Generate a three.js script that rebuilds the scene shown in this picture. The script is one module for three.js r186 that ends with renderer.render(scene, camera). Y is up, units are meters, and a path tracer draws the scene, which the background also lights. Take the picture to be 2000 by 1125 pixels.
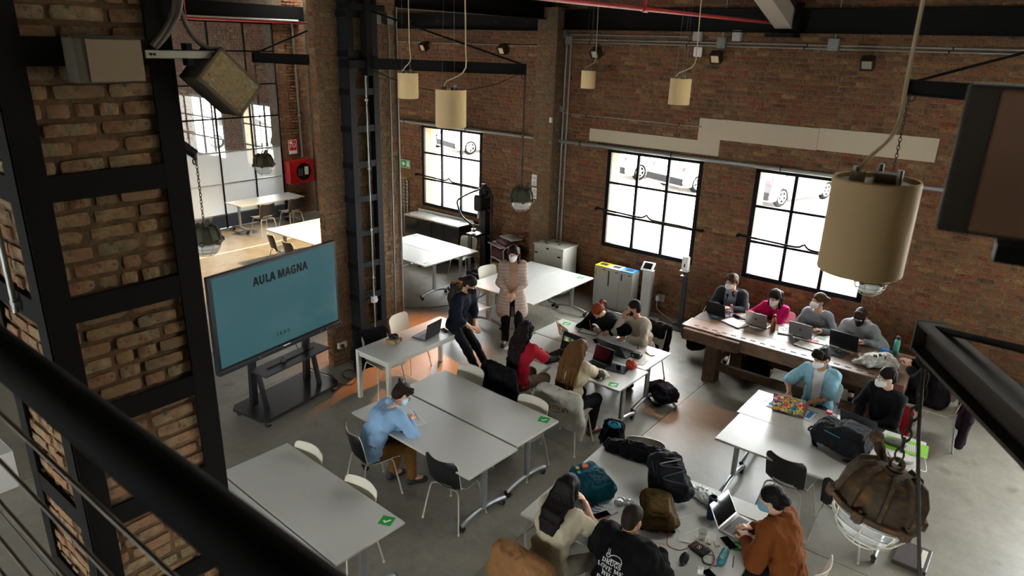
import * as THREE from 'three';
import { mergeGeometries } from 'three/addons/utils/BufferGeometryUtils.js';
import { RoundedBoxGeometry } from 'three/addons/geometries/RoundedBoxGeometry.js';
import { RectAreaLightUniformsLib } from 'three/addons/lights/RectAreaLightUniformsLib.js';
import { createNoise3D } from 'simplex-noise';

// ---------------------------------------------------------------- camera, sky, sun, exposure
const scene = new THREE.Scene();
const renderer = new THREE.WebGLRenderer({ antialias: true });
renderer.toneMapping = THREE.LinearToneMapping;
renderer.toneMappingExposure = 1.75;
renderer.shadowMap.enabled = true;
RectAreaLightUniformsLib.init();
const camera = new THREE.PerspectiveCamera(45.09, 2000 / 1125, 0.05, 200);
camera.position.set(0, 4.75, 0);
camera.rotation.order = 'YXZ';
camera.rotation.set(-0.33853, 0.66081, 0.03067);
camera.focus = 9.5;
camera.userData.fStop = 4;
scene.background = new THREE.Color(0.96, 0.99, 1.0);
scene.backgroundIntensity = 25;
// high veiled sun over the yard (it never reaches the floor inside)
const sun = new THREE.DirectionalLight(0xfff1dc, 4);
sun.position.set(14, 42, -9.0);
sun.target.position.set(-4, 0, -20);
sun.castShadow = true; sun.shadow.radius = 12; sun.shadow.mapSize.set(2048, 2048);
Object.assign(sun.shadow.camera, { left: -35, right: 35, top: 35, bottom: -35, near: 1, far: 120 });
scene.add(sun, sun.target);

// ---------------------------------------------------------------- helpers
let seed = 20240611;
const rnd = () => { seed = (seed + 0x6d2b79f5) | 0; let t = Math.imul(seed ^ (seed >>> 15), 1 | seed); t = (t + Math.imul(t ^ (t >>> 7), 61 | t)) ^ t; return ((t ^ (t >>> 14)) >>> 0) / 4294967296; };
const rr = (a, b) => a + (b - a) * rnd();
const noise3 = createNoise3D(rnd);
const V = (x, y, z) => new THREE.Vector3(x, y, z);
const taken = new Map();
const numbered = (n) => { const k = taken.get(n) ?? 0; taken.set(n, k + 1); return k ? n + '_' + String(k).padStart(3, '0') : n; };
const matCache = new Map();
function mat(color, roughness = 0.7, o = {}) {
  const key = JSON.stringify([color, roughness, o.metalness, o.emissive, o.emissiveIntensity, o.transmission, o.clearcoat, o.sheen, o.opacity, o.key]);
  if (!matCache.has(key)) {
    const { key: _k, ...p } = o;
    const m = (p.transmission !== undefined || p.clearcoat || p.sheen) ? new THREE.MeshPhysicalMaterial({ color, roughness, ...p }) : new THREE.MeshStandardMaterial({ color, roughness, ...p });
    matCache.set(key, m);
  }
  return matCache.get(key);
}
const cloth = (color, roughness = 0.9) => mat(color, roughness, { transmission: 0, specularIntensity: 0.25, key: 'cloth' });
const clean = (g) => { let q = g.index ? g.toNonIndexed() : g; for (const k of Object.keys(q.attributes)) if (!['position', 'normal', 'uv', 'color'].includes(k)) q.deleteAttribute(k); if (!q.attributes.uv) q.setAttribute('uv', new THREE.BufferAttribute(new Float32Array(q.attributes.position.count * 2), 2)); return q; };
const merge = (list) => list.length === 1 ? list[0] : mergeGeometries(list.map(clean));
const G = {
  box: (w, h, d, x = 0, y = 0, z = 0, ry = 0) => { const g = new THREE.BoxGeometry(w, h, d); if (ry) g.rotateY(ry); return g.translate(x, y, z); },
  rbox: (w, h, d, r, x = 0, y = 0, z = 0, seg = 2) => new RoundedBoxGeometry(w, h, d, seg, Math.min(r, w / 2.01, h / 2.01, d / 2.01)).translate(x, y, z),
  rod: (a, b, r0, r1 = r0, seg = 10) => { const A = V(...a), B = V(...b), L = A.distanceTo(B), g = new THREE.CylinderGeometry(r1, r0, L, seg); g.translate(0, L / 2, 0); g.applyQuaternion(new THREE.Quaternion().setFromUnitVectors(V(0, 1, 0), B.clone().sub(A).normalize())); return g.translate(...a); },
  bar: (a, b, w, h) => { const A = V(...a), B = V(...b), L = A.distanceTo(B), g = new THREE.BoxGeometry(w, h, L); g.translate(0, 0, L / 2); const m = new THREE.Matrix4().lookAt(B, A, V(0, 1, 0)); g.applyMatrix4(m); return g.translate(...a); },
  tube: (pts, r, n = 0, seg = 6, closed = false) => new THREE.TubeGeometry(new THREE.CatmullRomCurve3(pts.map((p) => V(...p)), closed, 'catmullrom', 0.5), n || pts.length * 6, r, seg, closed),
  lathe: (prof, seg = 28) => new THREE.LatheGeometry(prof.map((p) => new THREE.Vector2(p[0], p[1])), seg),
  sph: (r, x = 0, y = 0, z = 0, sx = 1, sy = 1, sz = 1, n = 14) => new THREE.SphereGeometry(r, n, Math.ceil(n * 0.7)).scale(sx, sy, sz).translate(x, y, z),
  torus: (R, r, x = 0, y = 0, z = 0, rx = 0, ry = 0, n = 20, m = 6) => { const g = new THREE.TorusGeometry(R, r, m, n); g.rotateX(rx); g.rotateY(ry); return g.translate(x, y, z); },
  prism: (pts, depth, bevel = 0) => new THREE.ExtrudeGeometry(new THREE.Shape(pts.map((p) => new THREE.Vector2(p[0], p[1]))), { depth, bevelEnabled: bevel > 0, bevelSize: bevel, bevelThickness: bevel, bevelSegments: 1 }),
};
function mesh(name, geos, m, parent) { const o = new THREE.Mesh(merge([].concat(geos)), m); o.name = name; o.castShadow = o.receiveShadow = true; parent.add(o); return o; }
function thing(name, label, category, p = [0, 0, 0], turn = 0, group) {
  const o = new THREE.Group(); o.name = numbered(name); o.position.set(...p); o.rotation.y = turn;
  o.userData = { label, category }; if (group) o.userData.group = group; scene.add(o); return o;
}
function solo(name, label, category, geos, m, p = [0, 0, 0], turn = 0, group) { const t = mesh(numbered(name), geos, m, scene); t.position.set(...p); t.rotation.y = turn; t.userData = { label, category }; if (group) t.userData.group = group; return t; }
function struct(name, geos, m, label) { const o = mesh(numbered(name), geos, m, scene); o.userData = { kind: 'structure', label, category: name.split('_')[0] }; return o; }
function structGroup(name, label) { const o = new THREE.Group(); o.name = numbered(name); o.userData = { kind: 'structure', label, category: name.split('_')[0] }; scene.add(o); return o; }
function dup(root, p, turn, label) { const r = root.clone(); r.name = numbered(root.name.replace(/_\d\d\d$/, '')); r.userData = { ...root.userData }; r.position.set(...p); r.rotation.set(0, turn, 0); if (label) r.userData.label = label; scene.add(r); return r; }
// tileable-looking computed textures
function tex(w, h, fill, srgb = true, rep) {
  const d = new Uint8Array(w * h * 4);
  for (let y = 0; y < h; y++) for (let x = 0; x < w; x++) { const c = fill(x / w, y / h, x, y), i = (y * w + x) * 4; d[i] = c[0]; d[i + 1] = c[1]; d[i + 2] = c[2]; d[i + 3] = c[3] ?? 255; }
  const t = new THREE.DataTexture(d, w, h); t.magFilter = t.minFilter = THREE.LinearFilter; t.wrapS = t.wrapT = THREE.RepeatWrapping; if (srgb) t.colorSpace = THREE.SRGBColorSpace; if (rep) t.repeat.set(...rep); t.needsUpdate = true; return t;
}
// seamless noise: on a torus-like blend
const sn = (u, v, f, s = 0) => { const a = (x, y) => noise3(x * f, y * f, s); const bl = (t) => t * t * (3 - 2 * t), bu = bl(u), bv = bl(v); return (a(u, v) * (1 - bu) + a(u - 1, v) * bu) * (1 - bv) + (a(u, v - 1) * (1 - bu) + a(u - 1, v - 1) * bu) * bv; };
const fbm = (u, v, f, s = 0) => sn(u, v, f, s) * 0.55 + sn(u, v, f * 2.1, s + 7) * 0.28 + sn(u, v, f * 4.3, s + 13) * 0.17;
const cl = (x) => Math.max(0, Math.min(255, x));
function canvasTex(w, h, draw) { const c = document.createElement('canvas'); c.width = w; c.height = h; const g = c.getContext('2d'); draw(g, w, h); const t = new THREE.CanvasTexture(c); t.colorSpace = THREE.SRGBColorSpace; return t; }
function uvMetres(g, s = 1) { // box-projected uv in metres
  const p = g.attributes.position, n = g.attributes.normal, uv = new Float32Array(p.count * 2);
  for (let i = 0; i < p.count; i++) { const ax = Math.abs(n.getX(i)), ay = Math.abs(n.getY(i)), az = Math.abs(n.getZ(i)); let a, b; if (ay >= ax && ay >= az) { a = p.getX(i); b = p.getZ(i); } else if (ax >= az) { a = p.getZ(i); b = p.getY(i); } else { a = p.getX(i); b = p.getY(i); } uv[2 * i] = a * s; uv[2 * i + 1] = b * s; }
  g.setAttribute('uv', new THREE.BufferAttribute(uv, 2)); return g;
}
// ---------------------------------------------------------------- surfaces
const concreteMap = tex(1024, 1024, (u, v) => {
  const a = fbm(u, v, 5, 1), b = fbm(u, v, 22, 3), c = sn(u, v, 70, 5), st = Math.max(0, fbm(u, v, 9, 21) - 0.32) * 60;
  const k = 132 + a * 14 + b * 8 + c * 4 - st; return [cl(k * 1.0), cl(k * 0.965), cl(k * 0.875)];
});
const concreteRough = tex(512, 512, (u, v) => { const k = 116 + fbm(u, v, 6, 41) * 14 + sn(u, v, 40, 43) * 6; return [k, k, k]; }, false);
const floorMat = new THREE.MeshPhysicalMaterial({ map: concreteMap, roughnessMap: concreteRough, roughness: 0.85, specularIntensity: 1 });
concreteMap.repeat.set(0.22, 0.22); concreteRough.repeat.set(0.31, 0.31);
const mortarMap = tex(512, 512, (u, v) => { const k = 98 + fbm(u, v, 9, 51) * 30 + sn(u, v, 60, 53) * 14; return [cl(k * 1.03), cl(k * 0.88), cl(k * 0.68)]; });
mortarMap.repeat.set(0.7, 0.7);
const mortar = new THREE.MeshStandardMaterial({ map: mortarMap, roughness: 0.95 });
const brickGrain = tex(512, 512, (u, v) => { const k = 200 + fbm(u, v, 8, 61) * 46 + sn(u, v, 60, 63) * 24, t = Math.max(-1, Math.min(1, fbm(u, v, 5, 65) * 1.9)), d = Math.max(0, fbm(u, v, 11, 67) - 0.22) * 190; return [cl(k - d + t * 8), cl(k - d - t * 18), cl(k - d - t * 30)]; });
const brickBump = tex(256, 256, (u, v) => { const k = 128 + fbm(u, v, 7, 71) * 70 + sn(u, v, 40, 73) * 34; return [cl(k), cl(k), cl(k)]; }, false);
const BRICKS = ['#9c633e', '#94613a', '#8d5937', '#9d6f42', '#91673f', '#7f5637', '#955c39', '#a67b49', '#875e3c', '#995233'].map((c) => new THREE.Color(c));
const brickMats = BRICKS.map((c) => new THREE.MeshStandardMaterial({ color: c, map: brickGrain, bumpMap: brickBump, bumpScale: 0.004, roughness: 0.93 }));
const tanOf = (c) => c.clone().lerp(new THREE.Color('#94805c'), 0.5), brickTan = BRICKS.map((c) => new THREE.MeshStandardMaterial({ color: tanOf(c), map: brickGrain, bumpMap: brickBump, bumpScale: 0.004, roughness: 0.93 }));
const brickWhite = new THREE.MeshStandardMaterial({ color: '#ffffff', map: brickGrain, bumpMap: brickBump, bumpScale: 0.004, roughness: 0.93 });
// unit bricks (x -0.5..0.5, y -0.5..0.5, face at z = 0, back at z = -1), chipped corners
function brickVariant(rough, k, fx = 3, fy = 2) {
  const g = new THREE.BoxGeometry(1, 1, 1, fx, fy, 1).translate(0, 0, -0.5), p = g.attributes.position;
  for (let i = 0; i < p.count; i++) {
    const x = p.getX(i), y = p.getY(i), z = p.getZ(i); if (z < -0.5) continue;
    const ex = Math.abs(x) > 0.49, ey = Math.abs(y) > 0.49, s = k * 9.1;
    const n1 = noise3(x * 3 + s, y * 2.2, 1.5), n2 = noise3(x * 3, y * 2.2 + s, 4.5), n3 = noise3(x * 2.3 + s, y * 2 - s, 8.5);
    const both = ex && ey ? 1 : 0; p.setXYZ(i, x * (ex ? 1 - 0.015 - 0.035 * rough * Math.abs(n1) - both * 0.035 : 1) + (ex ? 0 : 0.03 * n1), y * (ey ? 1 - 0.04 - 0.13 * rough * Math.abs(n2) - both * 0.1 : 1), (ex || ey ? -0.1 - 0.08 * rough * Math.abs(n3) - both * 0.08 : 0.07 * rough * n3));
  }
  const uv = g.attributes.uv, ou = (k * 0.37) % 1, ov = (k * 0.61) % 1; for (let i = 0; i < uv.count; i++) uv.setXY(i, uv.getX(i) * 0.34 + ou, uv.getY(i) * 0.1 + ov);
  g.computeVertexNormals(); return g;
}
const brickGeo = [0, 1, 2, 3, 4, 5, 6, 7].map((k) => brickVariant(1.5, k, 4, 2));
const brickFine = [0, 1, 2, 3, 4, 5, 6, 7].map((k) => brickVariant(1.5, k + 11, 5, 2));
const CAM = V(0, 4.75, 0);
/* one brick-built face: origin o, unit vectors u (along) and n (outward), u0..u1, v0..v1 up, holes [u0,u1,v0,v1] */
function brickFace(parent, o, u, n, u0, u1, v0, v1, { holes = [], L = 0.245, H = 0.077, joint = 0.013, depth = 0.03, singles = 300, fine = false, jig = 1, proud = 0.006, tone = 1, tan = false } = {}) {
  const U = V(...u), N = V(...n), O = V(...o), Y = V(0, 1, 0), list = [];
  const basis = new THREE.Matrix4().makeBasis(U, Y, N);
  if (basis.determinant() < 0) { U.negate(); basis.makeBasis(U, Y, N); [u0, u1] = [-u1, -u0]; holes = holes.map((h) => [-h[1], -h[0], h[2], h[3]]); }
  const rows = Math.round((v1 - v0) / H), h = (v1 - v0) / rows;
  for (let r = 0; r < rows; r++) {
    const y0 = v0 + r * h, y1 = y0 + h; let x = u0 - (r % 2 ? L * 0.5 : 0) - rr(0, 0.03), k = 0;
    while (x < u1) {
      const header = rnd() < 0.22 || (r % 5 === 2 && rnd() < 0.6), len = (header ? 0.48 : 1) * L * rr(0.9, 1.1); let a = Math.max(x, u0), b = Math.min(x + len, u1); x += len; k++;
      let parts = [[a, b]];
      for (const q of holes) if (y0 + h * 0.5 > q[2] && y0 + h * 0.5 < q[3]) parts = parts.flatMap(([s, e]) => (e <= q[0] || s >= q[1]) ? [[s, e]] : [[s, Math.min(e, q[0])], [Math.max(s, q[1]), e]].filter((w) => w[1] - w[0] > 0.03));
      for (const [s, e] of parts) if (e - s > 0.035) list.push([(s + e) / 2, (y0 + y1) / 2, e - s - joint, h - joint * rr(0.8, 1.15)]);
    }
  }
  const M = new THREE.Matrix4(), items = list.map((b) => {
    const pos = O.clone().addScaledVector(U, b[0]).addScaledVector(Y, b[1]).addScaledVector(N, depth * 0.0 + proud * rr(-0.6, 1.2));
    const q = new THREE.Quaternion().setFromRotationMatrix(basis).multiply(new THREE.Quaternion().setFromEuler(new THREE.Euler(rr(-1, 1) * 0.02 * jig, rr(-1, 1) * 0.012 * jig, rr(-1, 1) * 0.012 * jig)));
    const w = V(pos.x, pos.y, pos.z).project(camera), inView = Math.abs(w.x) < 1 && Math.abs(w.y) < 1 && w.z < 1;
    const dist = pos.distanceTo(CAM), facing = Math.abs(CAM.clone().sub(pos).normalize().dot(N));
    return { pos, q, s: V(b[2], b[3] * 1, depth), size: inView ? b[2] * facing / dist : 0, g: Math.floor(rnd() * (fine ? brickFine.length : brickGeo.length)), c: Math.floor(Math.pow(rnd(), 1.15) * BRICKS.length), t: rr(0.78, 1.12) };
  });
  items.sort((a, b) => b.size - a.size);
  const geos = fine ? brickFine : brickGeo;
  for (const it of items.slice(0, singles)) { const m = new THREE.Mesh(geos[it.g], (tan ? brickTan : brickMats)[it.c]); m.name = 'brick'; m.position.copy(it.pos); m.quaternion.copy(it.q); m.scale.copy(it.s); m.castShadow = m.receiveShadow = true; parent.add(m); }
  const rest = items.slice(singles);
  for (let g = 0; g < geos.length; g++) {
    const sub = rest.filter((i) => i.g === g); if (!sub.length) continue;
    const im = new THREE.InstancedMesh(geos[g], brickWhite, sub.length); im.name = 'brick_courses'; im.userData.kind = 'stuff'; im.castShadow = im.receiveShadow = true;
    sub.forEach((it, i) => { im.setMatrixAt(i, M.compose(it.pos, it.q, it.s)); im.setColorAt(i, (tan ? tanOf(BRICKS[it.c]) : BRICKS[it.c].clone()).multiplyScalar(it.t * tone)); });
    parent.add(im);
  }
}
camera.updateMatrixWorld(true); camera.updateProjectionMatrix();
const steel = cloth('#161512', 0.6), steelBlue = cloth('#1f2022', 0.5), steelDark = cloth('#0c0b09', 0.6), galv = mat('#8d908c', 0.45, { metalness: 0.6 }), rust = mat('#3a2f22', 0.8, { metalness: 0.25 });
const white = mat('#d9d8d2', 0.5), plaster = mat('#b7aa92', 0.9), darkRoof = mat('#4b4238', 0.9), redPaint = mat('#a51f22', 0.45);

const milk = new THREE.MeshPhysicalMaterial({ color: '#e8e6e0', roughness: 1, transmission: 0.6, thickness: 0 });
// ---------------------------------------------------------------- floor: cast slabs with saw-cut joints
{
  const f = structGroup('floor', 'polished grey concrete floor with straight saw-cut joints between the slabs');
  mesh('sub_base', G.box(48, 0.3, 19, -10, -0.172, -2.9), mat('#3a352d', 0.95), f);
  const xs = [-34, -27.3, -22.5, -17.77, -13.0, -8.23, -3.46, 1.31, 6.08, 14], zs = [-12.4, -11.4, -6.45, -1.5, 3.45, 6.6];
  for (let i = 0; i < xs.length - 1; i++) for (let j = 0; j < zs.length - 1; j++) {
    const a = xs[i] + 0.004, b = xs[i + 1] - 0.004, c = zs[j] + 0.004, d = zs[j + 1] - 0.004, g = G.box(b - a, 0.06, d - c, (a + b) / 2, -0.03, (c + d) / 2);
    mesh('concrete_slab', uvMetres(g), floorMat, f);
  }
  const ln = solo('floor_marking', 'thin white line taped across the far left floor', 'marking', G.box(0.05, 0.002, 4.2, -14.66, 0.001, -8.6), mat('#e8e6de', 0.6));
}
// ---------------------------------------------------------------- back wall with its steel windows
const ZW = -11.4;
const WIN = [[-11.59, -9.83], [-6.65, -4.83], [-3.84, -2.0]], WIN_UNSEEN = [[4.6, 6.42], [8.9, 10.7]], UNSEEN_DOOR = [1.35, 3.95, 0, 3.6], WIN_NEXT = [[-19.08, -17.34], [-21.95, -20.15], [-25.6, -23.8]];
const WY0 = 1.12, WY1 = 2.93, TH = 0.42, TOP = 6.3;
function wallStrip(parent, x0, x1, wins, zf = ZW - 0.012) { // backing of the wall between x0 and x1, pierced by the windows
  const gs = []; let x = x0;
  const b = (a, c, y0, y1) => gs.push(uvMetres(G.box(c - a, y1 - y0, TH, (a + c) / 2, (y0 + y1) / 2, zf - TH / 2)));
  for (const w of wins) { b(x, w[0], 0, TOP); const y0 = w[2] ?? WY0, y1 = w[3] ?? WY1; if (y0 > 0) b(w[0], w[1], 0, y0); b(w[0], w[1], y1, TOP); x = w[1]; }
  b(x, x1, 0, TOP); mesh('mortar', gs, mortar, parent);
}
{
  const w = structGroup('wall_back', 'long brick back wall pierced by three tall steel windows');
  wallStrip(w, -14.5, 13, [...WIN, UNSEEN_DOOR, ...WIN_UNSEEN]);
  const hole = WIN.map((q) => [q[0] - 0.03, q[1] + 0.03, WY0 - 0.03, WY1 + 0.03]);
  brickFace(w, [0, 0, ZW], [1, 0, 0], [0, 0, 1], -12.9, 4.5, 0, 5.9, { holes: [...hole, [UNSEEN_DOOR[0] - 0.03, UNSEEN_DOOR[1] + 0.03, -1, UNSEEN_DOOR[3] + 0.03], [-7.1, -4.93, 3.06, 3.3], [-4.93, -1.4, 3.34, 3.66], [-4.93, -4.56, 3.06, 3.4]] });
  const p = structGroup('trim_1', 'brick pilaster standing out from the back wall beside the white cabinet');
  mesh('mortar', uvMetres(G.box(0.45, 5.4, 0.3, -7.995, 2.7, -11.263)), mortar, p);
  brickFace(p, [0, 0, -11.105], [1, 0, 0], [0, 0, 1], -8.22, -7.77, 0, 5.02, { singles: 200, tan: true });
  brickFace(p, [-7.765, 0, 0], [0, 0, 1], [1, 0, 0], -11.4, -11.11, 0, 5.02, { singles: 100, tan: true });
}
function steelWindow(n, x0, x1, label, rod) {
  const g = structGroup('window_' + n, label), z = ZW - 0.03, W = x1 - x0, b = 0.052;
  mesh('window_frame', [G.box(W + 0.08, 0.075, 0.05, (x0 + x1) / 2, WY0, z), G.box(W + 0.08, 0.075, 0.05, (x0 + x1) / 2, WY1, z), G.box(0.075, WY1 - WY0, 0.05, x0, (WY0 + WY1) / 2, z), G.box(0.075, WY1 - WY0, 0.05, x1, (WY0 + WY1) / 2, z)], steelDark, g);
  for (let i = 1; i < 3; i++) { mesh('mullion', G.box(b, WY1 - WY0, 0.04, x0 + W * i / 3, (WY0 + WY1) / 2, z), steelDark, g); mesh('glazing_bar', G.box(W, b * 0.8, 0.035, (x0 + x1) / 2, WY0 + (WY1 - WY0) * i / 3, z), steelDark, g); }
  const pane = new THREE.PlaneGeometry(W / 3 - 0.03, (WY1 - WY0) / 3 - 0.03);
  for (let i = 0; i < 3; i++) for (let j = 0; j < 3; j++) { const q = new THREE.Mesh(pane, glass); q.name = 'pane'; q.position.set(x0 + W * (i + 0.5) / 3, WY0 + (WY1 - WY0) * (j + 0.5) / 3, z); g.add(q); }
  if (rod) {
    const y = 1.8, zr = ZW + 0.06, c = (x0 + x1) / 2;
    mesh('security_rod', [G.tube([[x0 - 0.17, y + 0.01, zr], [x0 + 0.3, y, zr], [c - 0.12, y - 0.01, zr], [c, y + 0.05, zr], [c + 0.12, y - 0.02, zr], [x1 - 0.2, y - 0.03, zr], [x1 + 0.17, y - 0.05, zr]], 0.018, 50, 8), G.rod([x0 - 0.17, y, ZW - 0.01], [x0 - 0.17, y, zr + 0.02], 0.03), G.rod([x1 + 0.17, y - 0.05, ZW - 0.01], [x1 + 0.17, y - 0.05, zr + 0.02], 0.022)], steelDark, g);
    mesh('padlock', [G.rbox(0.035, 0.045, 0.02, 0.006, x1 + 0.17, y - 0.12, zr), G.torus(0.014, 0.004, x1 + 0.17, y - 0.09, zr)], mat('#8a7a4a', 0.4, { metalness: 0.8 }), g);
    for (const k of [1, 2]) mesh('window_stay', G.tube([[x0 + W * k / 3 - 0.03, 1.72, ZW + 0.03], [x0 + W * k / 3 - 0.05, 1.66, ZW + 0.05], [x0 + W * k / 3 - 0.05, 1.54, ZW + 0.05], [x0 + W * k / 3 - 0.02, 1.52, ZW + 0.03]], 0.007, 12, 5), galv, g);
  }
  return g;
}
const glass = new THREE.MeshPhysicalMaterial({ color: '#ffffff', roughness: 0, transmission: 1, thickness: 0, ior: 1.45 });
WIN.forEach((w, i) => steelWindow(i + 1, w[0], w[1], ['nine-pane steel window in the bay left of the pilaster', 'nine-pane steel window between the pilaster and the hand sanitizer post', 'nine-pane steel window half hidden by the large drum lamp'][i], true));
WIN_UNSEEN.forEach((w, i) => steelWindow(i + 4, w[0], w[1], 'unseen nine-pane steel window further along the back wall, lighting the right of the hall', false));  // unseen windows out of view, placed to light the hall from the right
{ // unseen glazed door out of view, placed to light the right floor and tables
  const d = structGroup('door_1', 'unseen tall glazed steel door beyond the right edge, placed to light the right floor'), [x0, x1, , y1] = UNSEEN_DOOR, z = ZW - 0.1;
  mesh('door_frame', [G.box(0.08, y1, 0.08, x0, y1 / 2, z), G.box(0.08, y1, 0.08, x1, y1 / 2, z), G.box(x1 - x0, 0.08, 0.08, (x0 + x1) / 2, y1, z), G.box(x1 - x0, 0.3, 0.05, (x0 + x1) / 2, 0.15, z)], steelDark, d);
  for (let i = 1; i < 4; i++) mesh('mullion', G.box(0.05, y1, 0.05, x0 + (x1 - x0) * i / 4, y1 / 2, z), steelDark, d);
  for (let j = 1; j < 4; j++) mesh('glazing_bar', G.box(x1 - x0, 0.04, 0.04, (x0 + x1) / 2, y1 * j / 4, z), steelDark, d);
  for (let i = 0; i < 4; i++) for (let j = 0; j < 4; j++) { const w = (x1 - x0) / 4, h = y1 / 4, q = new THREE.Mesh(new THREE.PlaneGeometry(w - 0.05, h - 0.04), glass); q.name = 'pane'; q.position.set(x0 + w * (i + 0.5), h * (j + 0.5), z); d.add(q); }
}
// plaster strips left from removed fittings
{
  const p = thing('plaster_strip', 'pale plaster band stepping along the brick above the windows', 'plaster', [0, 0, ZW + 0.012]);
  mesh('plaster_panel', uvMetres(G.box(2.17, 0.23, 0.02, -6.02, 3.175, 0.0)), plaster, p);
  mesh('plaster_panel', uvMetres(G.box(0.4, 0.6, 0.022, -4.745, 3.36, 0.0)), plaster, p);
  mesh('plaster_panel', uvMetres(G.box(1.55, 0.33, 0.02, -3.78, 3.5, 0.0)), plaster, p);
  mesh('plaster_panel', uvMetres(G.box(1.6, 0.33, 0.021, -2.2, 3.51, 0.0)), plaster, p);
}
// left bay, next room, partition, remaining shell
{
  const n = structGroup('wall_left', 'brick wall in the far left corner behind the red hose cabinet');
  mesh('mortar', [uvMetres(G.box(0.4, TOP, 1.3, -16.9, TOP / 2, -11.72)), uvMetres(G.box(2.3, TOP, 0.4, -15.5, TOP / 2, -12.25)), uvMetres(G.box(0.3, TOP, 1.0, -14.35, TOP / 2, -11.95))], mortar, n);
  brickFace(n, [-16.69, 0, 0], [0, 0, 1], [1, 0, 0], -12.05, -11.08, 0, 5.9, { singles: 220 });
  const m = structGroup('wall_beyond', 'brick wall with windows in the room beyond the glazed partition');
  wallStrip(m, -31, -16.7, [...WIN_NEXT].reverse());
  brickFace(m, [0, 0, ZW], [1, 0, 0], [0, 0, 1], -23.6, -17.12, 0.6, 5.9, { holes: WIN_NEXT.map((q) => [q[0] - 0.03, q[1] + 0.03, WY0 - 0.03, WY1 + 0.03]), singles: 120 });
  WIN_NEXT.forEach((w, i) => steelWindow(i + 6, w[0], w[1], ['window seen through the right of the glazed partition', 'window with a car wheel outside seen through the glazed partition', 'window at the far end beyond the partition'][i], false));
}
{
  struct('wall_right', uvMetres(G.box(0.4, TOP + 3, 19, 13, (TOP + 3) / 2, -2.8)), mortar, 'brick end wall far to the right');
  // unseen front wall; its openings are placed to light the brick across the hall
  const fw = structGroup('wall_front', 'unseen brick wall behind the viewer, its openings placed to light the back wall');
  const gs = []; let x = -31; const z = 6.5;
  for (const c of [-9, -3, 3, 9]) { const a = c - 0.95, b = c + 0.95; gs.push(uvMetres(G.box(a - x, TOP, 0.4, (x + a) / 2, TOP / 2, z)), uvMetres(G.box(1.9, 1.12, 0.4, c, 0.56, z)), uvMetres(G.box(1.9, TOP - 2.93, 0.4, c, (TOP + 2.93) / 2, z))); x = b; }
  gs.push(uvMetres(G.box(13 - x, TOP, 0.4, (x + 13) / 2, TOP / 2, z))); mesh('mortar', gs, mortar, fw);
  struct('wall_far', [uvMetres(G.box(0.4, TOP + 0.6, 18.4, -31, 2.4 + (TOP + 0.6) / 2, -2.8)), uvMetres(G.box(0.4, 3.5, 12, -31, 1.75, 0.4))], plaster, 'unseen end wall of the far room, gap left to light the frosted panes');  // gap left in this unseen wall to brighten the frosted panes
  const rf = structGroup('ceiling', 'dark boarded pitched roof on the brick walls');
  const L = Math.hypot(9, 2.6), a = Math.atan2(2.6, 9), place = (g, s) => g.rotateX(s * a).translate(0, 6.3 + 1.3 + 0.12, -2.45 + s * 4.55);
  const slope = (s, holes) => { const z0 = -L / 2 - 0.25, z1 = L / 2 + 0.25, pc = (x0, x1, a0, a1) => mesh('roof_slope', uvMetres(place(G.box(x1 - x0, 0.25, a1 - a0, (x0 + x1) / 2, 0, (a0 + a1) / 2), s)), darkRoof, rf); let x = -31.2; for (const h of holes) { pc(x, h[0], z0, z1); pc(h[0], h[1], z0, h[2]); pc(h[0], h[1], h[3], z1); x = h[1]; } pc(x, 13.2, z0, z1); };
  const UNSEEN_ROOF_LIGHTS = [[-0.8, 1.8, -0.9, 0.2, milk, 'unseen milky roof light placed to brighten the right of the hall']];  // unseen roof light, placed to brighten the right tables and floor
  slope(-1, UNSEEN_ROOF_LIGHTS); slope(1, []);
  UNSEEN_ROOF_LIGHTS.forEach((h, i) => { const w = structGroup('window_' + (20 + i), h[5]), x = (h[0] + h[1]) / 2, z = (h[2] + h[3]) / 2; mesh('pane', place(new THREE.PlaneGeometry(h[1] - h[0], h[3] - h[2]).rotateX(-Math.PI / 2).translate(x, 0.05, z), -1), h[4], w); mesh('frame', [h[0], h[1]].map((q) => place(G.box(0.06, 0.2, h[3] - h[2], q, 0, z), -1)).concat([h[2], h[3]].map((q) => place(G.box(h[1] - h[0], 0.2, 0.06, x, 0, q), -1))), steelDark, w); });
}
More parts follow.
